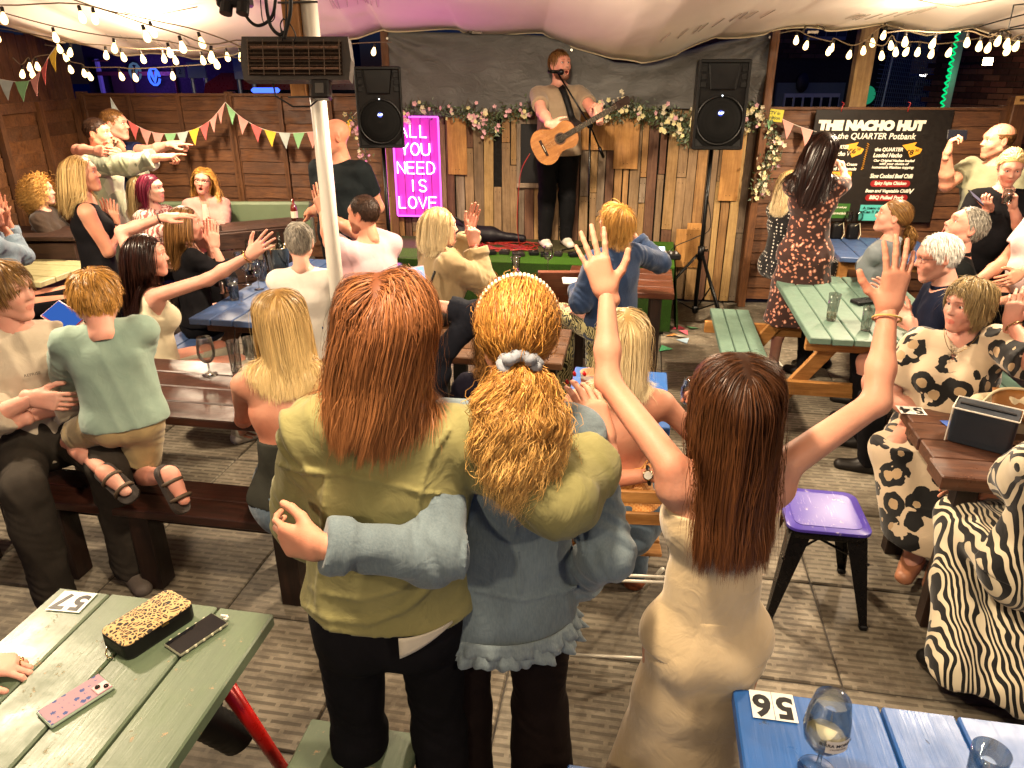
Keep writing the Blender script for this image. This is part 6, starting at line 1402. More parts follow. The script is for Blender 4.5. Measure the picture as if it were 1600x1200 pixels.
for sx in (-1, 1):
    for sy in (-1, 1):
        A, B = (sx*.15, sy*.15), (sx*.205, sy*.205); w0, w1 = .082, .03; mb = MB()
        def ring(c, w, z): return [(c[0], c[1], z), (c[0]-sx*w, c[1], z), (c[0]-sx*w, c[1]-sy*.006, z), (c[0]-sx*.006, c[1]-sy*.006, z), (c[0]-sx*.006, c[1]-sy*w, z), (c[0], c[1]-sy*w, z)]
        vs = ring(A, w0, .42)+ring(B, w1, .02); fs = [(i, (i+1) % 6, 6+(i+1) % 6, 6+i) for i in range(6)]+[tuple(range(6)), tuple(range(6, 12))]; mb.add(vs, fs); mb.build('leg', KB, t)
        MB().box((B[0]-sx*.012, B[1]-sy*.012, .012), (.034, .034, .026), bev=.006).build('foot', m_plain('050505', .6), t)
MB().tube([(-.17, -.17, .3), (.17, .17, .3)], .006, 6).build('brace', KB, t); MB().tube([(.17, -.17, .31), (-.17, .17, .31)], .006, 6).build('brace', KB, t)
# ---------------------------------------------------------------- folding chair
cp = W(985, 860, z=.45); cp = Vector((.40, 2.47, 0)); t = thing('folding_chair', 'folding chair with a white tube frame and timber slat back under the bare backed blonde', 'chair', cp, math.radians(-4))
WT = m_plain('cfcabb', .35, .2)
for s_ in (-1, 1):
    MB().tube([(s_*.215, .28, .014), (s_*.215, -.20, .80)], .0085, 8).build('frame', WT, t, smooth=True) if False else None
    MB().tube(sm([(s_*.20, -.24, .02), (s_*.20, -.22, .45), (s_*.20, -.2, .86)], 3), .009, 8).build('back_tube', WT, t, smooth=True)
    MB().tube([(s_*.185, .25, .02), (s_*.185, -.16, .44)], .009, 8).build('front_leg', WT, t, smooth=True)
    MB().lathe([(0, -.02), (.014, -.02), (.014, .012), (0, .014)], (s_*.20, -.24, .02), 12).build('foot', m_plain('0a0a0a', .5), t, smooth=True)
for z in (.07,): MB().tube([(-.2, -.238, z), (.2, -.238, z)], .007, 8).build('rung', WT, t, smooth=True)
for z in (.41, .435): MB().tube([(-.19, -.20, z), (.19, -.20, z)], .006, 8).build('rung', WT, t, smooth=True)
for z in (.70, .79): MB().box((0, -.212, z), (.42, .016, .05), bev=.003).build('back_slat', PINE, t)
for i in range(4): MB().box((0, -.06+i*.085, .455), (.38, .07, .016), bev=.003).build('seat_slat', PINE, t)
# ---------------------------------------------------------------- loudspeakers
def speaker(label, px, pyc, Y, s=1.0, yaw=0.0):
    p = W(px, pyc, Y=Y); t = thing('loudspeaker', label, 'speaker', p, yaw); K = m_plain('0a0a0a', .42, .0, .2); K2 = m_plain('030303', .7)
    w, h, d = .20*s, .335*s, .18*s
    pts = [(-w, -d), (w, -d), (w*1.0, -d*.2), (w*.62, d), (-w*.62, d), (-w*1.0, -d*.2)]
    mb = MB(); lv = [(-h*1.0, .96), (-h*.97, 1), (h*.97, 1), (h, .95)]; N = 6
    for z, k in lv: mb.v += [(x*k, y*k, z) for x, y in pts]
    mb.f += [tuple(range(N))[::-1], tuple(range(3*N, 4*N))]+[(l*N+i, l*N+(i+1) % N, (l+1)*N+(i+1) % N, (l+1)*N+i) for l in range(3) for i in range(N)]
    mb.build('cabinet', K, t, auto=True)
    mb = MB(); y = -d-.006                           # raised rim
    for c, z_ in (((0, y, h*.97), (2*w*.98, .03, .028*s)), ((0, y, -h*.97), (2*w*.98, .03, .028*s)), ((-w*.955, y, 0), (.022*s, .03, 2*h)), ((w*.955, y, 0), (.022*s, .03, 2*h))): mb.box(c, z_, bev=.006)
    mb.build('rim', K, t)
    mb = MB(); Z = h*.60                               # horn
    o_ = [(-w*.60, h*.93), (w*.60, h*.93), (w*.46, h*.36), (-w*.46, h*.36)]; i_ = [(-w*.16, h*.74), (w*.16, h*.74), (w*.12, h*.56), (-w*.12, h*.56)]
    mb.v = [(x, -d-.004, z) for x, z in o_]+[(x, -d*.55, z) for x, z in i_]+[(x*1.08, -d-.0145, z+.006*(1 if z > h*.6 else -1)) for x, z in o_]
    mb.f = [(i, 4+i, 4+(i+1) % 4, (i+1) % 4) for i in range(4)]+[(4, 5, 6, 7)]+[(8+i, i, (i+1) % 4, 8+(i+1) % 4) for i in range(4)]; mb.build('horn', K, t)
    for sx in (-1, 1):
        for k in range(3): MB().box((sx*w*.78, -d-.008, h*(.80-.17*k)), (.045*s, .012, .045*s), bev=.003).build('port', K2, t)
    gr = NT('speaker_grille'); v = gr.co(); vo = gr.n('ShaderNodeTexVoronoi'); vo.inputs['Scale'].default_value = 190; vo.inputs['Randomness'].default_value = 0; gr.l(v, vo.inputs['Vector']); k = gr.math('LESS_THAN', vo.outputs['Distance'], .38); gr.base(gr.mix(k, '0a0a0a', '010101')); gr.set(Roughness=.8, Specular_IOR_Level=.1)
    mb = MB(); mb.lathe([(0, .022), (w*.5, .018), (w*.82, .006), (w*.87, .0), (w*.9, -.004)], n=40, M=Matrix.Rotation(math.radians(90), 3, 'X')); mb.v = [(x, y_-d-.004, z-h*.34) for x, y_, z in mb.v]; mb.build('woofer_grille', gr.m, t, smooth=True)
    mb = MB(); mb.lathe([(w*.88, -.002), (w*.90, .012), (w*.95, .010), (w*.97, -.002)], n=40, M=Matrix.Rotation(math.radians(90), 3, 'X')); mb.v = [(x, y_-d-.004, z-h*.34) for x, y_, z in mb.v]; mb.build('woofer_ring', K, t, smooth=True)
    for sx in (-1, 1): MB().prism([(sx*w*.9, -h*.93), (sx*w*.55, -h*.93), (sx*w*.9, -h*.74)][::sx], 0, .008, M=Matrix(((1, 0, 0, 0), (0, 0, 1, -d-.02), (0, 1, 0, 0), (0, 0, 0, 1)))).build('corner_port', K2, t)
    mb = MB(); mb.lathe([(0, .004), (.022*s, .004), (.022*s, 0)], n=20, M=Matrix.Rotation(math.radians(90), 3, 'X')); mb.v = [(x, y_-d-.024, z-h*.17) for x, y_, z in mb.v]; mb.build('badge', m_emit((.08, .12, .8), .8), t)
    link('lettering', text_mesh('RCF', .022*s, m_emit((.8, .85, 1), 4), .0005, shear=.2, bold=.001), t, loc=(0, -d-.0295, -h*.17), rot=(math.radians(90), 0, 0))
    MB().box((0, -d-.022, h*.22), (.008, .004, .008)).build('power_light', m_emit((.9, .95, 1), 5), t)
    return t, p, h
def stand(label, x, y, top, rz=0):
    t = thing('speaker_stand', label, 'stand', (x, y, 0), rz); K = m_plain('0e0e0e', .35, .5)
    MB().tube([(0, 0, .12), (0, 0, top)], .0175, 14).build('pole', K, t, smooth=True); MB().tube([(0, 0, .62), (0, 0, .74)], .03, 14).build('collar', K, t, smooth=True); MB().tube([(0, 0, .13), (0, 0, .19)], .03, 14).build('collar', K, t, smooth=True)
    MB().tube([(.02, 0, .7), (.07, 0, .7)], .009, 8).build('knob', K, t)
    for k in range(3):
        a = k*2.094+.5; c, s_ = math.cos(a), math.sin(a)
        MB().tube([(.03*c, .03*s_, .66), (.52*c, .52*s_, .02)], .0125, 8).build('leg', K, t, smooth=True); MB().tube([(.03*c, .03*s_, .16), (.30*c, .30*s_, .30)], .007, 6).build('brace', K, t, smooth=True)
        MB().tube([(.515*c, .515*s_, .026), (.54*c, .54*s_, .0)], .018, 8).build('rubber_foot', m_plain('050505', .8), t)
sp, p, h_ = speaker('black loudspeaker on a stand left of the neon sign', 594, 167, 6.55, .92, math.radians(8)); stand('black tripod stand under the left loudspeaker beside the neon sign', p.x, p.y+.02, p.z-h_-.003)
sp, p, h_ = speaker('black loudspeaker on a stand at the right end of the stage', 1120, 163, 6.45, 1.0, math.radians(-4)); stand('black tripod stand under the right loudspeaker', p.x, p.y+.02, p.z-h_-.003, .4)
# ---------------------------------------------------------------- stage kit
def stg_pt(px, py, z=.606): return W(px, py, z=z)
t = thing('guitar_case', 'black soft guitar case lying at the back of the stage', 'case', stg_pt(735, 378)); g = Grid((-.62, -.16, -.03), (.62, .16, .28), .012)
g.add(Cap((-.3, 0, .1), (-.12, 0, .1), .1, .09, (0, 0, 1), 1.25), .04); g.add(Cap((-.05, 0, .09), (.2, 0, .08), .085, .08), .05); g.add(Cap((.2, 0, .08), (.52, 0, .05), .05, .035), .05); g.folds(.005, 16); g.cut((0, 0, 0), (0, 0, -1)); V, Fq = g.mesh(); o = link('body', npmesh('body', V, Fq, m_plain('100c14', .55)), t); 
t.rotation_euler = (0, 0, math.radians(-8))
MB().tube(sm([(-.2, -.1, .2), (-.12, -.13, .26), (-.04, -.1, .2)]), .009, 6).build('handle', m_plain('0a0a0a', .5), t)
t = thing('pedal_board', 'row of black effect pedals and cables along the front of the stage', 'pedals', stg_pt(800, 398)); o_ = t.location.copy()
for i in range(12):
    px = 700+i*22+random.uniform(-4, 4); q = stg_pt(px, 397+random.uniform(-3, 4))-Vector(o_); MB().box((q.x, q.y, .02), (.07+random.uniform(0, .04), .09, .035), rz=random.uniform(-.4, .4), bev=.006).build('pedal', m_plain(random.choice(('0e0e10', '17171a', '201c1c')), .35), t)
    for k in range(2): MB().box((q.x+random.uniform(-.02, .02), q.y+random.uniform(-.03, .0), .042), (.012, .012, .008), bev=.002).build('switch', m_plain(random.choice(('c8c8c8', '8a8a90')), .2, .9), t)
o = thing('mixer_desk', 'small black mixer with a lit screen on the right end of the turf stage', 'mixer', stg_pt(1030, 404))
MB().box((0, 0, .03), (.36, .17, .05), bev=.01).build('body', m_plain('121214', .4), o)
for i in range(14): MB().tube([(-.14+.047*(i % 7), -.04+.05*(i//7), .055), (-.14+.047*(i % 7), -.04+.05*(i//7), .07)], .009, 8).build('knob', m_plain(random.choice(('9a9a98', '2a2a2a', 'b0b0b0')), .3), o)
MB().box((.02, .06, .075), (.07, .01, .035), R=Matrix.Rotation(-.6, 3, 'X')).build('lit_screen', m_emit((.75, .85, 1), 3), o)
def cable(label, pts, r=.004, c='7a1a10', cat='cable'):
    o0 = Vector(pts[0]); o = MB().tube([Vector(q)-o0 for q in sm([tuple(p) for p in pts], 5)], r, 6).build('cable', m_plain(c, .4), None, smooth=True, loc=o0); tag(o, label, cat); return o
pp = [stg_pt(790+46*math.cos(i*1.35)*(1+.25*math.sin(i*2.1)), 384+7*math.sin(i*1.7), .612+.004*(i % 3)) for i in range(30)]; cable('tangle of red cable on the stage floor left of the singer', pp, .004, '8a1c14')
pp = [stg_pt(770+60*math.cos(i*1.1+1), 388+6*math.sin(i*2.3), .611+.004*(i % 2)) for i in range(16)]; cable('second loop of red cable beside the first tangle', pp, .0035, '7a1a12')
cable('red lead rising from the tangle to the guitar', [stg_pt(812, 384, .61), W(808, 350, Y=6.9), W(810, 300, Y=6.85), W(815, 265, Y=6.75), W(828, 240, Y=6.7)], .0035, '9a2a1c')
cable('thin black lead curling from the mixer to the right stand', [stg_pt(1040, 402, .65), W(1055, 385, Y=6.5), W(1085, 372, Y=6.5), W(1110, 355, Y=6.45), W(1104, 300, Y=6.45)], .004, '0c0c0c')
cable('black lead trailing from the mixer over the turf', [stg_pt(1000, 408, .612), stg_pt(985, 412, .612), stg_pt(960, 405, .612), stg_pt(940, 400, .612)], .004, '0c0c0c')
# ---------------------------------------------------------------- menu board
NB = Vector((PWr.x, PWr.y, 0)); fd = (FRr-PWr).normalized(); fn = Vector((fd.y, -fd.x, 0)); fa = math.atan2(fd.y, fd.x)
def fpt(px, py, off=.07):
    o = Vector((0, 0, CAM_H)); d = W(px, py, Y=1)-o; return o+d*((NB+fn*off).dot(fn)/d.dot(fn))
def fl2(px, py, off=.07): p = fpt(px, py, off)-NB; return p.dot(fd), p.z
bt = thing('menu_board', 'big black menu board headed THE NACHO HUT on the right fence', 'sign', NB, fa)
def panel(x0, x1, y0, y1, off, th, mat, name, bev=0.0):
    a, b_ = fl2(x0, y0, off), fl2(x1, y1, off); return MB().box(((a[0]+b_[0])/2, -off+th/2, (a[1]+b_[1])/2), (b_[0]-a[0], th, abs(a[1]-b_[1])), bev=bev).build(name, mat, bt)
BLK = m_plain('1d1813', .45)
panel(1276, 1453, 171, 348, .07, .012, BLK, 'panel', .003)
M_W = m_plain('e6e0cc', .5)
def ttext(txt, px, py, wpx, hpx, mat=M_W, shear=0.0, bold=0.0, off=.0725, name='lettering', par=None):
    me = text_mesh(txt, .1, mat, .0004, shear, bold=bold); V = np.array([v.co[:] for v in me.vertices]); mn, mx = V.min(0), V.max(0)
    a, b_ = fl2(px-wpx/2, py, off), fl2(px+wpx/2, py, off); c, d_ = fl2(px, py-hpx/2, off), fl2(px, py+hpx/2, off); sx = (b_[0]-a[0])/(mx[0]-mn[0]); sz = (c[1]-d_[1])/(mx[1]-mn[1])
    for v in me.vertices: v.co = Vector(((v.co.x-(mn[0]+mx[0])/2)*sx, (v.co.y-(mn[1]+mx[1])/2)*sz, v.co.z))
    m_ = fl2(px, py, off); return link(name, me, bt, loc=(m_[0], -off-.001, m_[1]), rot=(math.radians(90), 0, 0))
ttext('THE NACHO HUT', 1362, 196, 168, 17, shear=.05, bold=.0095); ttext('the QUARTER Potbank', 1370, 213.5, 122, 11.5, shear=.15, bold=.0015)
YEL = m_plain('d89a28', .5)
for cx in (1334, 1425):
    a = [fl2(cx+dx, 232+dy, .0735) for dx, dy in ((-15, -5), (8, -10), (4, -4), (16, 1), (12, 8), (-3, 14), (-7, 4))]; mb = MB(); mb.add([(x, -.0735, z) for x, z in a]+[(x, -.0715, z) for x, z in a], [tuple(range(7)), tuple(range(7, 14))[::-1]]+[(i, (i+1) % 7, 7+(i+1) % 7, 7+i) for i in range(7)]); mb.build('nacho_shape', YEL, bt)
ttext('£6', 1331, 236, 13, 8, m_plain('1a1208', .5), .1, .003, off=.0745); ttext('50', 1342, 233, 6, 4, m_plain('1a1208', .5), .1, .002, off=.0745)
ttext('£8', 1421, 238, 13, 8, m_plain('1a1208', .5), .1, .003, off=.0745); ttext('50', 1433, 235, 6, 4, m_plain('1a1208', .5), .1, .002, off=.0745)
for tx, px, py, w_, h_ in (('the QUARTER', 1389, 234, 44, 7), ('Loaded Nacho', 1387, 242.5, 45, 7), ('Our Original Nachos loaded', 1397, 251.5, 64, 5.2), ('with your choice of', 1397, 256.5, 46, 5), ('homemade Mexican topping:', 1395, 262, 66, 5.5), ('Slow Cooked Beef Chilli', 1393, 275, 67, 7), ('Bean and Vegetable Chilli', 1386, 299, 68, 7), ('V', 1424, 299, 8, 8),
                           ('the QUARTER', 1308, 230, 36, 7), ('Nacho V', 1314, 240, 30, 7), ('Salsa, Sour Cream', 1317, 257, 44, 5.5), ('and Guacamole', 1318, 263.5, 40, 5.5)): ttext(tx, px, py, w_, h_, shear=.2, bold=.003)
RED = m_plain('8a1410', .5)
for cx, cy, w_, tx in ((1391, 287, 60, 'Spicy Fajita Chicken'), (1385, 309, 64, 'BBQ Pulled Pork')):
    a, b_ = fl2(cx-w_/2, cy-5.5, .0735), fl2(cx+w_/2, cy+5.5, .0735); w3 = (b_[0]-a[0])/2; h3 = (a[1]-b_[1])/2; mb = MB(); mb.v = []; pts = [(s_*(w3-h3)+h3*math.cos(t_)*1, h3*math.sin(t_)) for s_, rg_ in ((1, range(-4, 5)), (-1, range(4, 13))) for t_ in [k*math.pi/8 for k in rg_]]
    mb.prism(pts, 0, .002); o = mb.build('red_pill', RED, bt, loc=((a[0]+b_[0])/2, -.0725, (a[1]+b_[1])/2)); o.rotation_euler = (math.radians(90), 0, 0); ttext(tx, cx, cy, w_-10, 7, shear=.2, bold=.003, off=.0755)
panel(1290, 1327, 268, 292, .0735, .002, YEL, 'nacho_picture'); 
mb = MB(); zz = [fl2(1357+(1.6 if i % 2 else -1.6)-i*.42, 224+i*1.7, .0745) for i in range(25)]; mb.tube([(x, -.0745, z) for x, z in zz], .0035, 4); mb.build('zigzag_line', YEL, bt)
panel(1298, 1325, 318, 341, .0745, .002, m_plain('2c5a18', .5), 'green_notice'); ttext('Order and pay', 1312, 324, 22, 4, off=.0768, bold=.002); ttext('scan me at the bar', 1312, 333, 22, 4, off=.0768, bold=.002)
panel(1345, 1382, 320, 345, .0745, .002, m_plain('4aa8a0', .5), 'teal_notice'); ttext('A menu can', 1364, 325, 32, 4.5, m_plain('101a1a', .5), off=.0768, bold=.003); ttext('Can I? Ask', 1364, 331, 30, 4.5, m_plain('101a1a', .5), off=.0768, bold=.003)
for px in (1316, 1420):
    a = fl2(px, 165, .06); MB().tube([(a[0]-.01, -.06, a[1]+.03), (a[0]+.012, -.065, a[1]+.02), (a[0], -.07, a[1]-.01), (a[0]-.006, -.075, a[1]-.05)], .004, 6).build('red_hook', m_plain('a01818', .4), bt, smooth=True)
p = fpt(1206, 180, .12); t = thing('cctv_sign', 'yellow CCTV in operation notice beside the garland', 'sign', p); t.rotation_euler = (0, math.radians(5), fa)
MB().box((0, 0, 0), (.20, .006, .105), bev=.001).build('panel', m_plain('c9bf28', .5), t)
for tx, z in (('CCTV in', .02), ('operation', -.02)): link('lettering', text_mesh(tx, .04, m_plain('2a3a10', .5), .0005, bold=.0008), t, loc=(0, -.004, z), rot=(math.radians(90), 0, 0))
# ---------------------------------------------------------------- bunting
FC = {'y': 'd8b23a', 'w': 'a9b3ae', 'g': '7fae7c', 'p': 'd08f84', 'c': 'cf5f5c'}
def bunting(label, pts, Yf, cols, fh=.15, fw=.115):
    P = [Vector(Yf(a, b)) for a, b in pts]; P = [Vector(q) for q in sm([tuple(p) for p in P], 8)]; o = P[0].copy(); t = thing('bunting', label, 'bunting', o)
    MB().tube([p-o for p in P], .0028, 5).build('cord', m_plain('d8cfc0', .8), t)
    cum = [0];
    for a, b_ in zip(P[:-1], P[1:]): cum.append(cum[-1]+(b_-a).length)
    def at(s):
        for i in range(len(P)-1):
            if s <= cum[i+1]: k = (s-cum[i])/max(1e-6, cum[i+1]-cum[i]); return P[i].lerp(P[i+1], k)
        return P[-1]
    n = len(cols); pit = cum[-1]/n
    for i, c in enumerate(cols):
        a, b_ = at(pit*i+pit*.5-fw/2), at(pit*i+pit*.5+fw/2); m_ = (a+b_)/2; tip = m_+Vector((random.uniform(-.015, .015), -.03-random.uniform(0, .02), -fh)); dp = Vector((0, -.001, 0))
        q = [a, b_, tip, (a+tip)/2+Vector((0, -.008, 0)), (b_+tip)/2+Vector((0, -.012, 0))]
        mb = MB(); mb.add([tuple(x-o) for x in q]+[tuple(x-o+dp*2) for x in q], [(0, 3, 4, 1), (3, 2, 4), (6, 9, 8, 5), (9, 7, 8), (0, 5, 8, 3), (3, 8, 7, 2), (1, 4, 9, 6), (4, 2, 7, 9), (0, 1, 6, 5)]); mb.build('flag', m_cloth(FC[c], fold=.1), t)
    return t
LF = lambda a, b: W(a, b, Y=7.62)
bunting('pastel bunting looping along the left fence in two swags', [(172, 152), (196, 185), (240, 207), (290, 206), (326, 190), (352, 160)], LF, 'wycppgwycpp')
bunting('right hand swag of pastel bunting ending behind the tent pole', [(352, 160), (378, 184), (412, 202), (450, 208), (500, 205)], LF, 'gpcywgp')
bunting('bunting at the far left corner of the tall side fence', [(-30, 118), (0, 124), (40, 128), (62, 112), (78, 86), (90, 70)], lambda a, b: W(a, b, Y=6.3), 'ywgpcy')
bunting('short bunting with one yellow flag by the left loudspeaker', [(528, 200), (545, 188), (560, 172)], LF, 'y')
bunting('short green and pink bunting between the notice and the menu board', [(1190, 166), (1215, 182), (1245, 196), (1276, 206)], lambda a, b: fpt(a, b, .09), 'gpp')
# ---------------------------------------------------------------- flower garland
LEAF = [m_plain('46552e', .6, var=.3), m_plain('5d6e48', .6, var=.3), m_plain('7d8d78', .6, var=.3)]
blm = MB()
for k in range(5):
    a = k*1.2566; c, s_ = math.cos(a), math.sin(a); c2, s2 = -s_, c
    blm.add([(0, 0, 0), (c*.012+c2*.009, -.006, s_*.012+s2*.009), (c*.021, -.004, s_*.021), (c*.012-c2*.009, -.006, s_*.012-s2*.009)], [(0, 1, 2, 3)])
BLW = blm.mesh('blossom', m_plain('cfc4a8', .7)); BLP = blm.mesh('blossom', m_plain('cf9fa6', .7)); BLC = blm.mesh('blossom', m_plain('d9cf9a', .7))
def garland(label, path, off, dens, spread, pink=0.3, drop=0, nfl=60):
    P = [wallpt(a, b, off) for a, b in path]; P = [Vector(q) for q in sm([tuple(p) for p in P], 6)]; o = P[0].copy(); t = thing('flower_garland', label, 'garland', o)
    MB().tube([p-o for p in P], .006, 5).build('stem', m_plain('3d3a22', .8), t); rr = random.Random(len(label)); mbs = [MB() for _ in LEAF]; tw = MB()
    for i in range(dens):
        p = rr.choice(P)+Vector((rr.gauss(0, spread), rr.uniform(-.06, .03), rr.gauss(0, spread)*(.8)-abs(rr.gauss(0, drop)))); L_ = rr.uniform(.022, .05); w_ = L_*rr.uniform(.25, .5)
        R_ = Matrix.Rotation(rr.uniform(0, 6.28), 3, 'Y') @ Matrix.Rotation(rr.uniform(-.9, .9), 3, 'X') @ Matrix.Rotation(rr.uniform(-.9, .9), 3, 'Z')
        q = [R_ @ Vector(v_) for v_ in ((0, 0, 0), (w_/2, -.004, L_*.45), (0, 0, L_), (-w_/2, -.004, L_*.45))]; rr.choice(mbs).add([tuple(x+p-o) for x in q], [(0, 1, 2, 3)])
        if i % 6 == 0: tw.tube([p-o, p-o+Vector((rr.uniform(-.06, .06), rr.uniform(-.03, .01), rr.uniform(-.05, .09)))], .0022, 4)
    for m_, mm in zip(mbs, LEAF): m_.build('leaves', mm, t, kind='stuff')
    tw.build('twigs', m_plain('4a3a22', .8), t, kind='stuff')
    for i in range(nfl):
        if rr.random() < .7 and i > 3: p = pc+Vector((rr.gauss(0, .028), rr.uniform(-.03, .0), rr.gauss(0, .035)))
        else: pc = rr.choice(P)+Vector((rr.gauss(0, spread*.9), rr.uniform(-.09, -.03), rr.gauss(0, spread)-abs(rr.gauss(0, drop)))); p = pc
        o2 = link('blossom', rr.choice((BLP,) if rr.random() < pink else (BLW, BLC)), t, loc=p-o, rot=(rr.uniform(-.6, .6), rr.uniform(0, 6), rr.uniform(-.7, .7))); s_ = rr.uniform(.7, 1.35); o2.scale = (s_,)*3
    return t
garland('faux blossom garland along the top of the pallet wall, left of the singer', [(628, 172), (655, 166), (690, 170), (730, 174), (760, 182), (800, 172), (840, 168)], .07, 900, .035, .5, .03, 60)
garland('hanging spray of pink blossom on the pallet wall left of the hatch', [(745, 178), (752, 190), (765, 200), (775, 198)], .08, 240, .03, .8, .02, 26)
garland('cream blossom garland between the singer and the right loudspeaker', [(935, 170), (960, 172), (985, 165), (1005, 172), (1030, 176), (1060, 182), (1085, 188)], .08, 900, .045, .12, .04, 80)
garland('thick leafy garland behind the right loudspeaker', [(1040, 185), (1065, 200), (1080, 212), (1120, 210), (1150, 195), (1170, 176)], .08, 800, .05, .05, .02, 34)
garland('eucalyptus and cream blossom trailing down the right end of the pallet wall', [(1165, 172), (1185, 178), (1200, 200), (1212, 225), (1200, 250), (1190, 275), (1182, 300)], .09, 620, .04, .1, .0, 90)
garland('pink lit blossom spray between the bald man and the left loudspeaker', [(545, 182), (556, 195), (568, 225), (572, 245)], .25, 90, .03, .7, .0, 26)
# ---------------------------------------------------------------- people
def Q(px, py, Y): return W(px, py, Y=Y)
HC = dict(copper=m_hair('4a2412', '8e562e', 'ae7444', .52), ginger=m_hair('6e3a10', 'd09848', 'e0b870', .45), brown=m_hair('1c0e07', '4c2c16', '6e4222', .4), dark=m_hair('0c0605', '2c1710', None, .3), blonde=m_hair('6a4a22', 'c9a468', 'dcc288', .36),
          pblonde=m_hair('8a6c3c', 'd9c08c', 'e8d8b0', .38), sblonde=m_hair('5a3a14', 'c08a3e', 'd0a058', .4), mouse=m_hair('4a3018', '94703e', None, .4), grey=m_hair('4a4640', 'a39c8e', None, .45), white=m_hair('a8a49a', 'e8e4da', None, .5),
          short=m_hair('1c100a', '3c2618', None, .5), ash=m_hair('4a3a26', '9c8458', 'b8a070', .4), plum=m_hair('3a0c1c', '7a2038', None, .4), ltbrown=m_hair('3c2410', '8a6236', None, .4))
def HR(col, len, n=1800, mode='down', **k): d = dict(mat=HC[col], len=len, n=n, mode=mode); d.update(k); return d
BLKC = m_cloth('0c0b0c', '141316', .9, fold=.2); JEANS = m_denim('2c3a48', '4c5e6e', '7a8890'); JEANL = m_denim('4a5c6a', '6c8090', '9aa8ae'); WHITEC = m_cloth('c6bca8'); NAVY = m_cloth('0c111c', '131a28')
BK = dict(kind='trousers', mat=BLKC, inf=.006)
WHITE_SHOE = dict(mat=m_plain('c9c2b6', .5)); DARK_SHOE = dict(mat=m_plain('15110e', .5)); TAN_SHOE = dict(mat=m_plain('8a4a28', .45))
def kid(info, name, me, loc=None, rot=None, scale=None):
    o = link(name, me, info['o'], loc=loc, rot=rot)
    if scale: o.scale = scale
    return o
def band(info, k, name, mat, w=.006, r=.03, off=-.015):
    sh, el, wr = info['arms'][k]; d = (wr-el).normalized(); c = wr+d*off-info['root']; M = frame(d.orthogonal(), d)
    q = info['q']; mb = MB(); mb.tube([c+M @ Vector((r*q*math.cos(a), r*q*math.sin(a), 0)) for a in [i*math.pi/8 for i in range(17)]], w, 6, cap=False); mb.build(name, mat, info['o'], smooth=True)
def watch(info, k):
    band(info, k, 'watch_strap', m_plain('1a1512', .4), .007, .032, -.02); sh, el, wr = info['arms'][k]; d = (wr-el).normalized(); n = Vector((0, -.8, .5)); n = (n-d*n.dot(d)).normalized(); M = frame(d, n); c = wr-d*.02+n*.034-info['root']
    mb = MB(); mb.lathe([(0, .004), (.014, .004), (.019, .002), (.019, -.005), (0, -.006)], n=20); mb.v = [tuple(M @ Vector(v)+c) for v in mb.v]; mb.build('watch_case', m_plain('b09a78', .2, 1.0), info['o'], smooth=True)
    mb = MB(); mb.lathe([(0, .0052), (.0145, .005)], n=20); mb.v = [tuple(M @ Vector(v)+c) for v in mb.v]; mb.build('watch_dial', m_plain('c8c4b8', .3), info['o'])
def specs(info, mat=None, up=0.0, dark=False):
    HM, hc, s = info['HM'], info['hc']-info['root'], info['sc']; mb = MB()
    def T(x, y, z): return hc+HM @ Vector((x, y, z))*s
    for sx in (-1, 1): mb.tube([T(sx*.032+.0215*math.cos(a), .094-.004*abs(math.cos(a)), .010+up+.017*math.sin(a)) for a in [i*math.pi/8 for i in range(17)]], .0016, 5, cap=False); mb.tube([T(sx*.053, .09, .014+up), T(sx*.074, .04, .012+up), T(sx*.08, -.015, .012+up)], .0016, 5)
    mb.tube([T(-.011, .096, .014+up), T(.011, .096, .014+up)], .0016, 5); mb.build('spectacles', mat or m_plain('141010', .3), info['o'], smooth=True)
def held(info, k, label, what='phone', screen=None, tilt=0.0, **kw):
    M = info['hf_'+k]; p = info['hand_'+k]+M.col[1]*.085*info['q']-M.col[2]*.028
    if what == 'phone':
        X = M.col[0]; Yv = (M.col[1]*math.cos(tilt)+X*math.sin(tilt)).normalized(); R_ = frame(Yv, kw.get('face', -M.col[2])); return phone(label, p-R_ @ Vector((0, -.02, 0)), M=R_, screen=screen, case=kw.get('case', '18181a'))
    return p
SCR = m_emit((.35, .55, .85), 1.3)
OLIVE = m_cloth('6c6840', '827c50', .88, 700, fold=.5, sheen=.2); SAGEC = m_cloth('6f8478', '84988a', .9); BEIGE = m_cloth('7c6a4c', '8f7c5c', .9); SATIN = m_cloth('ab9672', 'bda884', .55, 600, fold=.35, sheen=.5)
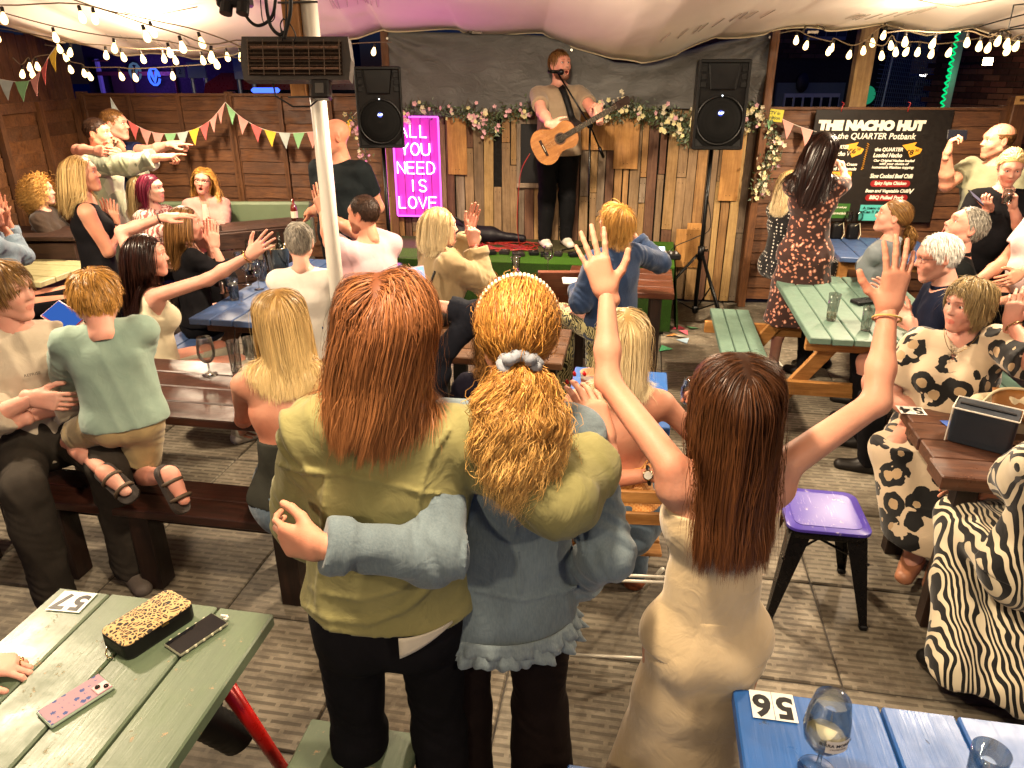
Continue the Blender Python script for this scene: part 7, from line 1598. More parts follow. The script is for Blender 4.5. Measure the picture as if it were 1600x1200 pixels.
# --- the three in front -------------------------------------------------------
a = person('copper haired girl in an olive jacket, arm round the curly ponytailed girl', (590, 428), H=1.80, ztop=1.80, face=-4, headtilt=-9, side=5,
    rh=Q(942, 690, 1.62), relb=Q(872, 776, 1.43), rpose='relax', rpalm=((-.35, .35, 1), (-.3, 1, 0)), lh=Q(500, 890, 1.78), lhint=(-1, -.4, -.2), h=.0085, skin='warm', fat=.95, hipsh=.01,
    topg=dict(mat=OLIVE, ridges=((((425, 722), (470, 735), (540, 742), (600, 755), (660, 770), (690, 772)), .0065), (((700, 672), (672, 720), (657, 775), (652, 830), (640, 900)), .006), (((512, 742), (508, 800), (502, 880), (498, 950)), .006), (((432, 905), (470, 945), (530, 968), (590, 968), (640, 945), (682, 905)), .006), (((432, 868), (470, 908), (530, 931), (590, 931), (640, 908), (682, 868)), .004)), sleeve=1.62, inf=.024, sw=.022, hem=.016, box=.98, fold=.006, ff=15, neck=.062, wr=.005, name='olive_jacket', collar=1, h=.0065), botg=dict(kind='trousers', mat=BLKC, h=.007, inf=.007, ff=14, fold=.002),
    hair=HR('copper', .35, 14000, thick=.030, w=.0015, seg=20, gdir=(-.24, -.04, -1), clump=.5, cl=45, seed=4, grav=.26, lvar=.34, glim=.11, mess=.1, curl=.003, cf=5, level=.3), shoes=DARK_SHOE)
GO = a
# seams and hem band of the jacket: raised welts that follow the back
def seam(info, pts, name='seam', r=.003, mat=OLIVE, wave=0.0): 
    if len(pts) < 3: return
    mb = MB(); mb.tube([Vector(p)-info['root'] for p in pts], r, 6); mb.build(name, mat, info['o'], smooth=True)
def on_cloth(info, pts, off=.0005):
    """points of the photograph dropped along the line of sight on to the clothed figure"""
    out = []; o = Vector((0, 0, CAM_H))
    for px, py in [q[:2] for q in sm([tuple(p)+(0,) for p in pts], 6)]:
        d = (W(px, py, Y=1)-o).normalized(); t_ = .8
        for _ in range(80):
            s = float(sdf_points(info['cloth'], np.array(o+d*t_, f32)[None], .05)[0])-off
            if s < .0008 or t_ > 3.5: break
            t_ += s*.8
        if t_ < 3.4: out.append(o+d*t_)
    return out
b = person('girl in a pale denim jacket with a curly ginger ponytail and a grey scrunchie', (812, 440), H=1.76, ztop=1.76, face=-3, headpitch=4, headtilt=3, side=3,
    lh=Q(496, 852, 1.27), lhint=(.3, -.9, -.9), lpose='relax', lpalm=((-.85, .45, -.15), (.25, 1, -.1)), rh=Q(905, 905, 1.64), rhint=(.35, -.9, 0), h=.0085, fat=.92, hipsh=.012,
    topg=dict(mat=m_denim('3a474f', '5a6a72', '8c9696'), ridges=((((806, 790), (808, 840), (810, 880), (812, 925)), .0065), (((895, 720), (904, 800), (908, 860), (912, 905)), .006), (((735, 800), (728, 860), (722, 910)), .006), (((705, 905), (760, 925), (840, 935), (930, 905)), .005)), sleeve=1.93, inf=.016, sw=.007, hem=-.045, box=1.0, fold=.006, ff=17, wr=.006, name='denim_jacket', collar=1, h=.0065), botg=dict(kind='trousers', mat=m_cloth('120c0b', '1a1210', .9), flare=.05, inf=.014, h=.0075, fold=.004),
    hair=HR('ginger', .12, 7500, 'back', tie=(0, -.112, -.015), thick=.016, w=.0014, mess=.2, curl=.003, cf=22, seg=14, tail=dict(n=10000, len=.315, wide=.097, deep=.06, drift=(0, -.07, 0), curl=.013, cf=8.5, w=.0014, seg=40, na=30), hairline=.06, seed=9), shoes=DARK_SHOE)
GD = b
HMd, hcd = b['HM'], b['hc']-b['root']
mb = MB(); sc0 = hcd+HMd @ Vector((0, -.128, -.012))
mb.tube([sc0+HMd @ Vector((.036*math.cos(t_)+.003*math.sin(t_*7), -.008+.010*math.sin(t_*5), .020*math.sin(t_)-.0)) for t_ in [i*math.pi/24 for i in range(49)]], [.0135+.003*math.sin(i*1.9) for i in range(49)], 9, cap=False); mb.build('scrunchie', m_cloth('6c7078', '8a8e96', .7, fold=.6), b['o'], smooth=True)
mb = MB(); arc = [hcd+HMd @ Vector((.094*math.sin(t_), -.004, .035+.107*math.cos(t_))) for t_ in [-1.5+i*.1 for i in range(31)]]; mb.tube(arc, .0055, 8); mb.build('headband', m_plain('8a5a4a', .5), b['o'], smooth=True)
pm = MB(); pm.lathe([(0, -.0042), (.003, -.003), (.0042, 0), (.003, .003), (0, .0042)], n=8); pearl = pm.mesh('pearl', m_plain('d8cdb8', .2), True)
for i, p in enumerate(arc):
    for dy in (-.006, .004): link('pearl', pearl, b['o'], loc=p+HMd @ Vector((0, dy, .004)))
# frill at the jacket hem
pel, R_, q_ = b['pel'], b['R'], b['q']; zc = pel.z-.045*1.76
def frill(r0, r1, z0, z1, ph, amp):
    mb = MB(); n = 220
    for j in range(4):
        v = j/3
        for i in range(n):
            a_ = 2*math.pi*i/n; wv = amp*v*math.sin(a_*19+ph+2*math.sin(a_*3))+amp*.5*v*math.sin(a_*41+ph); rr = r0+(r1-r0)*v+wv
            mb.v.append((pel.x-b['root'].x+math.cos(a_)*rr*1.42, pel.y-b['root'].y-.012+math.sin(a_)*rr*1.02, z0+(z1-z0)*v+amp*.8*v*math.cos(a_*19+ph)))
    mb.f = [(j*n+i, j*n+(i+1) % n, (j+1)*n+(i+1) % n, (j+1)*n+i) for j in range(3) for i in range(n)]; return mb
fm = m_denim('45525a', '66757c', 'a0aaa8')
for args in ((.138, .150, zc+.026, zc-.012, 0, .006), (.136, .156, zc+.008, zc-.038, 2, .009)):
    o = frill(*args).build('frill', fm, b['o'], smooth=True); s_ = o.modifiers.new('t', 'SOLIDIFY'); s_.thickness = .003
# stitched lines
# white shirt tail under the jacket, lower right
mb = MB(); mb.grid(lambda u, v: tuple(Vector(a['pel']-a['root'])+Vector((.05+.12*u, -.150+.06*u*u, .035-.06*v*(1-u*.9)))), 10, 5); o = mb.build('shirt_tail', m_cloth('c9c0ac'), a['o'], smooth=True); o.modifiers.new('t', 'SOLIDIFY').thickness = .003
# nails
hn = m_plain('9a0c14', .2)
def nails(info, k, mat):
    M = info['hf_'+k]; q = info['q']
    for x_, y_, z_ in ((.034, .165, -.028), (.010, .178, -.03), (-.014, .17, -.03), (.07, .105, -.02)):
        mb = MB(); mb.lathe([(0, .002), (.0045, .001), (.005, -.001), (0, -.002)], n=8); sx = -1 if k == 'r' else 1
        p = info['hand_'+k]-info['root']+M @ Vector((sx*x_, y_, z_+.010))*q*.96; mb.v = [tuple(M @ Vector((v[0], v[1]*1.5, v[2]))+p) for v in mb.v]; mb.build('fingernail', mat, info['o'], smooth=True)
nails(a, 'r', hn)
c = person('girl in a beige dress with very long straight brown hair, both arms raised', (1160, 556), H=1.62, ztop=1.61, face=0, headpitch=6,
    lh=Q(948, 455, 1.86), lhint=(-.35, -.2, -1), lpose='open', lpalm=((-.38, .1, 1), (.2, 1, 0)), rh=Q(1388, 480, 1.74), rhint=(1, -.3, -.55), rpose='open', rpalm=((.06, .05, 1), (-.1, 1, 0)), h=.0085, skin='warm', fat=.93,
    topg=dict(mat=SATIN, sleeve=0, inf=.006, hem=-.02, strapless=.235, fold=.0015, name='dress_top', h=.007), botg=dict(kind='skirt', mat=SATIN, hem=.16, wb=.17, wm=.108, mk=.3, waist=.06, fold=.0032, ff=13, inf=.006, h=.007, name='dress_skirt', drift=(-.05, .0, 0), slit=((1003, 1115), (975, 1320), 1.42, .055)),
    hair=HR('brown', .51, 15000, thick=.028, w=.0014, seg=22, clump=.45, cl=50, seed=6, grav=.35, lvar=.24, mess=.07, glim=.115, curl=.002, cf=4), shoes=WHITE_SHOE)
band(c, 'r', 'bracelet', m_plain('b89a50', .4), .0028, .034, -.03)
# --- left side -----------------------------------------------------------------
boy = person('boy in a cream sweatshirt and charcoal trousers sitting on the bench at the left edge', (-2, 408), H=1.74, sex='m', ztop=1.46, sit=.50, face=140, headyaw=-44, headpitch=-3, lean=-3, mouth='closed', skin='pink', fat=.9,
    rh=Q(52, 622, 2.80), rhint=(-.5, -.4, -1), lh=Q(30, 655, 2.80), lhint=(1, .1, -1), rpose='relax', lpose='relax', rpalm=((1, -.1, -.1), (0, 1, -.3)), lpalm=((-.9, -.2, -.1), (0, 1, -.3)), h=.0095,
    topg=dict(mat=m_cloth('a89c88', 'b8ac98', .9), sleeve=1.5, inf=.022, sw=.012, hem=-.045, name='sweatshirt', fold=.007), botg=dict(kind='trousers', mat=m_cloth('2a2622', '36312b', .9), waist=.08, inf=.02, flare=.02, fold=.006), shoes=dict(mat=m_plain('5a5048', .7)),
    hair=HR('mouse', .10, 2600, 'bowl', thick=.022, w=.003, hairline=.075, seed=3, mess=.12, clump=.5, grav=.12))
link('chest_print', text_mesh('REPRISE', .018, m_plain('3a3630', .6), .0003), boy['o'], loc=boy['chest']-boy['root']+boy['Fw']*.175+Vector((0, 0, .02)), rot=(math.radians(90), 0, math.radians(40)))
kidl = dict(l=(Q(112, 690, 2.92), Q(168, 742, 2.62)), r=(Q(218, 742, 2.86), Q(268, 745, 2.50)), foot_l=(.55, -.25, -.4), foot_r=(.45, -.35, -.75))
kd = person('small boy in a sage green sweatshirt and tan shorts kneeling on the dark bench', (140, 422), H=1.28, sex='m', hs=1.30, ztop=1.44, sit=.0, face=-20, headyaw=-8, headpitch=-22, lean=7, side=-3, legs=kidl, skin='pink', h=.009,
    lh=Q(122, 612, 3.05), lhint=(-.8, -.5, -.6), rh=Q(178, 612, 3.12), rhint=(1, -.3, -.6), topg=dict(mat=SAGEC, sleeve=1.85, inf=.018, sw=.010, hem=-.03, name='sweatshirt', fold=.006, ff=20, box=1.0), botg=dict(kind='trousers', len=.36, mat=m_cloth('84724e', '96845e', .9), inf=.014, fold=.005), eyes=False,
    hair=HR('sblonde', .085, 5200, 'bowl', thick=.03, w=.0026, seed=5, mess=.16, clump=.6, cl=26, low=-.055, grav=.1))
for k in 'rl':                                             # sandals
    an = kd['legs'][k][2]; fd = Vector(kidl['foot_'+k]).normalized(); up = Vector((0, -.6, .8)) if k == 'l' else Vector((.8, -.1, .45)); M = frame(fd, up)
    g = rbox(.042, .105, .035, -.036, -.016); g.v = [tuple(M @ Vector((x, y+.045, z))+an-kd['root']) for x, y, z in g.v]; g.build('sandal_sole', m_plain('2c241e', .7), kd['o'])
    for y_ in (.02, .09):
        mb = MB(); mb.tube([M @ Vector((.04*math.cos(t_), y_, -.022+.052*math.sin(t_)))+an-kd['root'] for t_ in [i*math.pi/8 for i in range(9)]], .008, 6); mb.build('sandal_strap', m_plain('4a3a28', .7), kd['o'], smooth=True)
t = phone('red cased phone with a lit blue screen in front of the boy in sage green', Q(100, 496, 3.12), M=frame((-.75, .3, .35), (.1, -.6, .8)), w=.1, l=.16, case=m_plain('a8201c', .4), screen=m_emit((.05, .16, .6), .6)); MB().box((0, 0, .003), (.106, .166, .006), bev=.004).build('bumper', m_plain('b8a8a8', .4), t)
person('woman with long streaked blonde hair and bare shoulders at the end of the dark bench', (432, 452), H=1.72, ztop=1.42, sit=.47, face=-6, headyaw=-14, headpitch=-12, lean=8, skin='glow', h=.0095, topg=dict(mat=m_cloth('30302a'), strapless=.14, inf=.008, name='top'), botg=dict(kind='trousers', mat=JEANS),
    lh=Q(380, 670, 3.1), rh=Q(500, 690, 3.1), hair=HR('blonde', .42, 5600, thick=.024, w=.0023, seg=18, clump=.55, cl=22, gdir=(.05, .0, -1), seed=8, lvar=.25), eyes=False)
d = person('dark haired woman in a cream top stretching both arms out towards the stage', (222, 366), H=1.70, ztop=1.34, sit=.45, face=50, headyaw=20, lean=2, skin='pink', rh=Q(392, 398, 3.95), rhint=(.2, -.3, -1), rpose='open', rpalm=((.75, -.1, .6), (.2, 1, -.2)),
    lh=Q(255, 340, 4.35), lhint=(-1, .2, .6), lpose='flat', lpalm=((1, .2, .1), (.1, .2, -1)), topg=dict(mat=m_cloth('b3a78c', 'c2b79c'), sleeve=0, inf=.012, name='sleeveless_top'), botg=dict(kind='trousers', mat=m_cloth('b8b2a0')), shoes=WHITE_SHOE, hair=HR('dark', .5, 4200, thick=.022, w=.0028, seg=16, seed=2, lvar=.15))
band(d, 'r', 'bracelet', m_plain('c09048', .25, .9), .0035, .033, -.02); band(d, 'l', 'bracelet', m_plain('2a1810', .5), .0035, .033, -.02); specs(d, m_plain('1c1410', .3), up=.075)
person('person with short grey cropped hair in a white sleeveless top, seen from behind', (465, 347), H=1.66, ztop=1.36, sit=.45, face=-4, skin='pale', fat=1.1, topg=dict(mat=m_cloth('bdb8ae', 'cbc6bc', .85), inf=.014, sleeve=.12, sw=.006, name='sleeveless_top', neck=.06), botg=dict(kind='trousers', mat=JEANS), hair=HR('grey', .045, 2800, 'down', thick=.008, w=.003, mess=.3, low=-.07), lh=Q(430, 440, 4.8), rh=Q(505, 440, 4.8), eyes=False)
person('man with cropped dark hair in a pale pink tee clapping beside the white pole', (566, 305), H=1.78, sex='m', ztop=1.42, sit=.47, beard=.8, face=-48, headyaw=-18, skin='warm', lh=Q(505, 332, 5.25), lhint=(0, -.3, -1), rh=Q(512, 338, 5.5), rhint=(0, 0, -1), lpose='flat', rpose='flat', lpalm=((-.3, .2, 1), (.2, .9, 0)), rpalm=((-.3, .2, 1), (.2, -.9, 0)),
    topg=dict(mat=m_cloth('a5868a', 'b2969a', .85), sleeve=.6, inf=.016, sw=.01, name='tee', fold=.006), botg=dict(kind='trousers', mat=NAVY), hair=HR('short', .022, 3400, 'down', thick=.004, w=.003, low=-.06), fat=1.05)
person('big bald man in a dark tee standing behind the white tent pole', (521, 186), H=1.84, sex='m', ztop=1.83, face=-155, headyaw=45, skin='tan', fat=1.25, rh=Q(487, 330, 6.3), lh=Q(540, 318, 6.1), lhint=(1, 0, -.6), topg=dict(mat=m_cloth('0e1214', '161b1d', .85), sleeve=.62, inf=.012, name='tee', fold=.004), botg=BK, hair=None, shoes=DARK_SHOE)
e = person('woman with thick blonde hair in a black sleeveless top clapping on the far left', (118, 243), H=1.68, ztop=1.66, face=62, headyaw=10, headpitch=5, skin='glow', fat=1.1, rh=Q(180, 352, 5.2), rhint=(.2, -.4, -1), lh=Q(172, 348, 5.4), lhint=(0, .3, -1), rpose='flat', lpose='flat', rpalm=((.05, 0, 1), (-.2, 1, 0)), lpalm=((.0, 0, 1), (.2, -1, 0)),
    topg=dict(mat=BLKC, inf=.012, name='sleeveless_top'), botg=BK, hair=HR('blonde', .40, 3600, thick=.03, w=.003, seg=14, clump=.55, seed=12, lvar=.3, gdir=(-.1, 0, -1)), shoes=DARK_SHOE, near=.9); band(e, 'r', 'bracelet', m_plain('1a1412', .4), .004, .034, -.02)
person('man in a grey green camouflage hoodie pointing towards the stage', (147, 184), H=1.80, sex='m', ztop=1.80, face=88, headpitch=2, skin='warm', rh=Q(303, 240, 6.35), rhint=(0, -.3, -1), rpose='point', rpalm=((1, 0, .08), (0, .3, -1)), lh=Q(190, 235, 6.9), lhint=(0, .5, -1),
    topg=dict(mat=m_print('camo', '8f9378', '6e7260', 'a8a890'), sleeve=1.75, inf=.022, sw=.012, name='hoodie', fold=.007, collar=1), botg=dict(kind='trousers', mat=m_cloth('6a6a5c')), hair=HR('short', .025, 1800, 'fwd', thick=.004, w=.003), near=.8, shoes=DARK_SHOE)
person('man in a navy tee behind the camouflage hoodie, one arm round him and one pointing', (174, 170), H=1.86, sex='m', ztop=1.85, face=85, skin='pink', mouth='smile', lh=Q(296, 222, 6.85), lhint=(0, 0, -1), lpose='point', lpalm=((1, 0, .1), (0, .3, -1)), rh=Q(150, 236, 6.45), rhint=(-1, -.2, .1),
    topg=dict(mat=m_cloth('10132a', '181c36'), sleeve=.5, inf=.014, name='tee'), botg=dict(kind='trousers', mat=NAVY), hair=HR('ltbrown', .03, 1500, 'fwd', thick=.005, w=.003), near=.8, shoes=DARK_SHOE)
g_ = person('woman in glasses and a pink blazer sitting by the left fence, mouth wide open', (318, 262), H=1.66, ztop=1.34, sit=.47, face=165, headyaw=8, headtilt=-10, mouth='open', skin='pink', lh=Q(338, 352, 6.7), rh=Q(322, 356, 6.7), topg=dict(mat=m_cloth('a8786e', 'b4847a'), sleeve=1.7, inf=.018, name='blazer', v=.12, neck=.07), botg=BK,
    hair=HR('sblonde', .34, 1800, thick=.03, w=.0045, seg=10, seed=21, curl=.006, part=.0), near=.8); specs(g_)
mb = MB(); mb.grid(lambda u, v: tuple(g_['chest']-g_['root']+g_['Fw']*(.135+.012*math.sin(u*3.14))+g_['R']*(-.045+.09*u)*(1-.6*v)+Vector((0, 0, -.1+.24*v))), 5, 5); mb.build('white_top', m_cloth('c9bfae'), g_['o'], smooth=True)
person('woman with long light brown hair in black, hands pressed together by the stout', (285, 322), H=1.66, ztop=1.34, sit=.45, face=55, headyaw=18, skin='pink', rh=Q(335, 385, 5.0), lh=Q(328, 380, 5.15), rhint=(0, -.3, -1), lpose='flat', rpose='flat', rpalm=((.1, 0, 1), (-.3, 1, 0)), lpalm=((.1, 0, 1), (.3, -1, 0)), topg=dict(mat=BLKC, sleeve=1.55, inf=.014, name='top'), botg=BK,
    hair=HR('ltbrown', .42, 2600, thick=.02, w=.0036, seg=12, seed=14), near=.8)
person('woman with plum red hair and a striped top leaning beyond the navy tee', (232, 272), H=1.62, ztop=1.38, sit=.47, face=110, headyaw=-15, skin='pale', topg=dict(mat=m_print('stripe', '8a4a44', 'c0a898'), sleeve=.8, inf=.014, name='striped_top'), botg=BK, hair=HR('plum', .3, 1300, thick=.024, w=.005, seg=10, seed=15), near=.5, h=.013)
person('woman with silvery blonde hair turned away beside the plum haired one', (216, 274), H=1.58, ztop=1.36, sit=.47, face=30, skin='pale', topg=dict(mat=m_print('stripe', '9a7060', 'b8a898'), sleeve=.8, inf=.014, name='striped_top'), botg=BK, hair=HR('ash', .34, 1300, thick=.026, w=.005, seg=10, seed=16), near=.5, h=.013, eyes=False)
person('person with a curly ginger mop by the far left fence', (58, 276), H=1.6, ztop=1.36, sit=.47, face=80, skin='pale', topg=dict(mat=m_cloth('3a2c22'), sleeve=1.8, inf=.014, name='jumper'), botg=BK, hair=HR('ginger', .24, 2600, thick=.05, w=.0045, seg=16, curl=.016, cf=22, mess=.4, seed=17, grav=.15), near=.6, h=.013)
e = person('person in a pale denim shirt cut off by the left edge, hands lifted', (-32, 300), H=1.68, ztop=1.42, sit=.5, face=50, skin='glow', rh=Q(4, 352, 5.25), rhint=(.6, -.4, -1), lh=Q(8, 336, 5.4), rpose='open', lpose='open', rpalm=((.3, 0, 1), (-.4, 1, 0)), topg=dict(mat=JEANL, sleeve=1.6, inf=.016, name='denim_shirt'), botg=BK, hair=HR('ltbrown', .3, 1000, thick=.02, w=.005, seg=10), near=.7)
e = person('older person resting a hand on the sage table at the lower left edge', (0, 0), xy=(-1.78, 1.18), H=1.72, ztop=1.36, sit=.45, face=88, skin='pink', lh=W(-42, 1040, z=.785), lhint=(-.3, .6, -.2), lpose='relax', lpalm=((1, .16, -.12), (.1, 0, -1)), topg=dict(mat=m_cloth('5a4a5a'), sleeve=1.4, inf=.014, name='top'), botg=BK, hair=HR('grey', .08, 900, thick=.012, w=.004), h=.0105)
# ring on the resting hand
M = e['hf_l']; mb = MB(); mb.tube([e['hand_l']-e['root']+M @ Vector((-.012+.0095*math.cos(t_), .108, .001+.0095*math.sin(t_))) for t_ in [i*math.pi/6 for i in range(13)]], .0016, 5, cap=False); mb.build('ring', m_plain('c89a48', .15, 1.0), e['o'], smooth=True)
# --- centre ---------------------------------------------------------------------
e = person('woman with a blonde bob and glasses in a beige sweatshirt clapping near the stage', (686, 324), H=1.66, ztop=1.42, sit=.52, face=62, headyaw=14, mouth='smile', skin='pink', rh=Q(740, 382, 4.55), rhint=(.1, -.5, -1), lh=Q(734, 358, 4.8), lhint=(0, .2, -1), rpose='fist', lpose='flat', rpalm=((.1, 0, 1), (-.4, 1, 0)), lpalm=((.3, 0, 1), (0, -1, 0)),
    topg=dict(mat=BEIGE, sleeve=1.85, inf=.026, sw=.016, hem=-.03, name='sweatshirt', fold=.008, ff=15, box=1.05), botg=dict(kind='trousers', mat=m_print('leaf', '3a4238', '5a6450')), hair=HR('pblonde', .23, 3200, thick=.022, w=.003, seg=12, seed=18, lvar=.06), near=.9, h=.0095); specs(e, m_plain('c8c0b8', .3)); band(e, 'r', 'bracelet', m_plain('8a3a30', .4), .003, .033, -.01)
e = person('person with tousled blonde bob and dark denim jacket sitting by the stage', (966, 320), H=1.62, ztop=1.42, sit=.5, face=-28, headyaw=-32, headtilt=-8, headpitch=8, skin='pink', rh=Q(992, 372, 4.95), rhint=(1, -.3, -.8), rpose='fist', lh=Q(902, 452, 4.75), lhint=(-.3, -.5, -1), lpose='relax',
    topg=dict(mat=m_denim('0f1c34', '182a48', '2c4262'), sleeve=1.9, inf=.018, sw=.012, hem=-.05, name='denim_jacket', collar=1, box=1.0), botg=dict(kind='trousers', mat=m_print('leaf', '14180e', 'a8a070'), inf=.03), hair=HR('sblonde', .14, 3400, 'bowl', thick=.026, w=.003, seg=8, seed=19, mess=.2, hairline=.055, low=-.06), near=.9, h=.0095)
phone('pale phone lying at the edge of the brown table by the stage', Q(896, 440, 4.85), M=frame((1, .1, -.06), (0, -.35, 1)), case=m_plain('b8b8b8', .3), screen=m_plain((.55, .55, .55), .2))
e = person('blonde woman with a bare back and an orange halter top on the folding chair', (978, 482), H=1.70, ztop=1.41, sit=.47, face=2, headtilt=2, skin='glow', lh=Q(1022, 742, 2.30), lhint=(-1, .0, -.5), lpose='relax', lpalm=((1, .1, .05), (0, .3, -1)), rh=Q(1090, 652, 2.78), rhint=(.8, -.2, -1), rpose='grip', rpalm=((-.1, .2, 1), (-.8, -.2, 0)), h=.009, fat=.98, lean=5,
    topg=dict(mat=m_print('gingham', 'b86a24', 'd09a58'), strapless=.135, inf=.012, hem=.03, name='halter_top', fold=.004), botg=dict(kind='trousers', mat=m_denim('2c3a48', '465868', '6c7c88'), waist=.055, inf=.012), hair=HR('pblonde', .29, 5600, thick=.018, w=.0022, seg=18, clump=.4, seed=20, lvar=.06), shoes=TAN_SHOE, eyes=False)
watch(e, 'l'); mb = MB(); mb.tube([e['chest']-e['root']-e['Fw']*.11+e['R']*x_+Vector((0, 0, z_)) for x_, z_ in ((.12, -.02), (.07, -.12), (.05, -.2))], .0035, 6); mb.tube([e['chest']-e['root']-e['Fw']*.115+e['R']*(.05+.04*math.cos(i))+Vector((0, 0, -.2+.02*math.sin(i*1.3))) for i in range(7)], .008, 6); mb.build('halter_tie', m_print('gingham', 'b86a24', 'd09a58'), e['o'], smooth=True)
M = e['hf_r']; gp = e['hand_r']+M.col[1]*.075-M.col[2]*.034; glass('stemmed glass of pink wine held up by the blonde with the bare back', gp-Vector((0, 0, .075)), 'snifter', .175, .04, .105, 'a0402c')
e = person('person hidden behind the copper haired girl, holding up a phone', (640, 470), H=1.62, ztop=1.22, sit=.4, face=5, skin='pale', rh=Q(668, 474, 3.25), rhint=(.6, -.3, -1), rpose='grip', rpalm=((-.15, .1, 1), (-.7, -.7, 0)), topg=dict(mat=m_cloth('1a1c24'), sleeve=1.5, inf=.014, name='top'), botg=BK, hair=HR('ltbrown', .3, 1200, thick=.02, w=.004, seg=10), near=.7)
held(e, 'r', 'phone in a white case filming the stage beside the copper hair', screen=SCR, face=(0, -1, .2), case=m_plain('c8c8c8', .3))
person('person in a dark navy top sitting in front of the curly ponytailed girl', (775, 492), H=1.62, ztop=1.16, sit=.38, face=-10, skin='pale', topg=dict(mat=m_cloth('100e18', '181624'), sleeve=1.8, inf=.016, name='top'), botg=BK, hair=HR('ltbrown', .3, 1200, thick=.03, w=.004, seg=10, curl=.01), near=.7, eyes=False)
# --- singer ---------------------------------------------------------------------
sg = person('bearded singer in a taupe tee and black trousers playing guitar on the stage', (873, 78), H=1.75, sex='m', base=.606, ztop=2.335, face=168, headyaw=-22, headpitch=9, mouth='open', beard=.85, skin='pink', rh=Q(866, 206, 6.34), rhint=(-1, .3, -.6), rpose='relax', rpalm=((.9, -.1, -.15), (0, 1, 0)), lh=Q(940, 190, 6.48), lhint=(.9, .3, -.8), lpose='grip', lpalm=((-.2, .2, 1), (-.5, .8, .1)), h=.0095, fat=1.02,
    topg=dict(mat=m_cloth('7c6c58', '8c7a64', .9), sleeve=.62, inf=.015, sw=.007, hem=-.03, name='tee', fold=.006, ff=16, box=1.0), botg=dict(kind='trousers', mat=m_cloth('0b0b0c', '121214'), inf=.012, fold=.004), hair=HR('ltbrown', .05, 2600, 'fwd', thick=.010, w=.003, seed=22, hairline=.045), shoes=WHITE_SHOE)
# beard
HM, hc = sg['HM'], sg['hc']; bd = MB(); rb = np.random.default_rng(4); ps = []
V0, F0, T0 = head_mesh('m', 'open'); sel = [v for v in V0 if v[2] < -.045 and v[1] > .0 and not (abs(v[0]) < .024 and -.092 < v[2] < -.046)]
for v in sel[::2]:
    n_ = Vector((float(v[0]), float(v[1]), (float(v[2])+.03)*.6)).normalized(); p = Vector(v.tolist()); w_ = Vector((.0014, 0, 0)); q2 = p+n_*.004+Vector((0, 0, -.007)); bd.add([tuple(HM @ (p-w_)+hc-sg['root']), tuple(HM @ (p+w_)+hc-sg['root']), tuple(HM @ q2+hc-sg['root'])], [(0, 1, 2)])
bd.build('beard', m_plain('4a2c18', .7), sg['o'], kind='stuff')
# guitar
gb = Q(866, 222, 6.42); gh = Q(968, 163, 6.36); ax = (gh-gb).normalized(); nz = Vector((.12, -1, .12)); nz = (nz-ax*nz.dot(ax)).normalized(); GM = Matrix((ax, nz.cross(ax), nz)).transposed()
t = thing('acoustic_guitar', 'tan nylon string acoustic guitar held by the singer', 'guitar', gb); t.rotation_euler = GM.to_euler(); t.scale = (.82,)*3
prof = [(-.235, 0), (-.232, .06), (-.215, .115), (-.175, .16), (-.12, .182), (-.06, .172), (-.01, .142), (.035, .122), (.085, .124), (.135, .138), (.18, .135), (.22, .105), (.243, .055), (.245, 0)]
pf = sm(prof, 3); out = pf+[(x, -y) for x, y in pf[::-1][1:-1]]
TOPW = m_wood('724a2c', '8c6238', .28, 0, .3, .05); SIDEW = m_wood('5a2c12', '7a4220', .3, 0, .3, .05)
MB().prism(out, -.09, -.003).build('side', SIDEW, t); MB().prism([(x*.995, y*.995) for x, y in out], -.003, .001).build('soundboard', TOPW, t)
mb = MB(); mb.lathe([(0, .0015), (.048, .0015)], (.07, 0, 0), 26); mb.build('soundhole', m_plain('0a0604', .8), t); mb = MB(); mb.lathe([(.049, .0012), (.049, .0028), (.06, .0028), (.06, .0012)], (.07, 0, 0), 26); mb.build('rosette', m_plain('3a2010', .4), t)
MB().box((-.12, 0, .006), (.026, .17, .01), bev=.003).build('bridge', m_plain('20120a', .4), t); MB().box((-.118, 0, .013), (.003, .075, .004)).build('saddle', m_plain('d8d0bc', .4), t)
MB().box((.36, 0, .006), (.58, .054, .01), bev=.002).build('fretboard', m_plain('17100c', .4), t); MB().box((.44, 0, -.012), (.42, .05, .024), bev=.008).build('neck', SIDEW, t)
for i in range(17): MB().box((.645-.62*(1-2**(-(i+1)/12)), 0, .0118), (.0022, .053, .0015)).build('fret', m_plain('b8b8a8', .2, 1.0), t)
mb = MB(); mb.prism([(.65, -.028), (.68, -.036), (.83, -.037), (.84, -.02), (.84, .02), (.83, .037), (.68, .036), (.65, .028)], -.02, -.002); mb.build('headstock', m_plain('1d0f08', .3), t)
for i in range(3):
    for s_ in (-1, 1): mb = MB(); mb.tube([(.695+i*.05, s_*.036, -.011), (.695+i*.05, s_*.058, -.011)], .003, 6); mb.box((.695+i*.05, s_*.062, -.011), (.02, .012, .009), bev=.003); mb.build('tuning_peg', m_plain('c8bca0', .25, .7), t)
mb = MB()
for i in range(6): mb.tube([(-.12, -.026+.0104*i, .016), (.65, -.02+.008*i, .0135), (.70, -.016+.0064*i, .0)], .0007, 4)
mb.build('strings', m_plain('c0b8a0', .25, .8), t)
st_ = sm([tuple(sg['nb']+Vector((-.045, .05, -.0))), tuple(sg['nb']+Vector((.01, -.075, -.015))), tuple(sg['chest']+Vector((.06, -.155, .07))), tuple(sg['chest']+Vector((.11, -.20, -.08))), tuple(gb+ax*.24+Vector((0, .03, .02)))], 6)
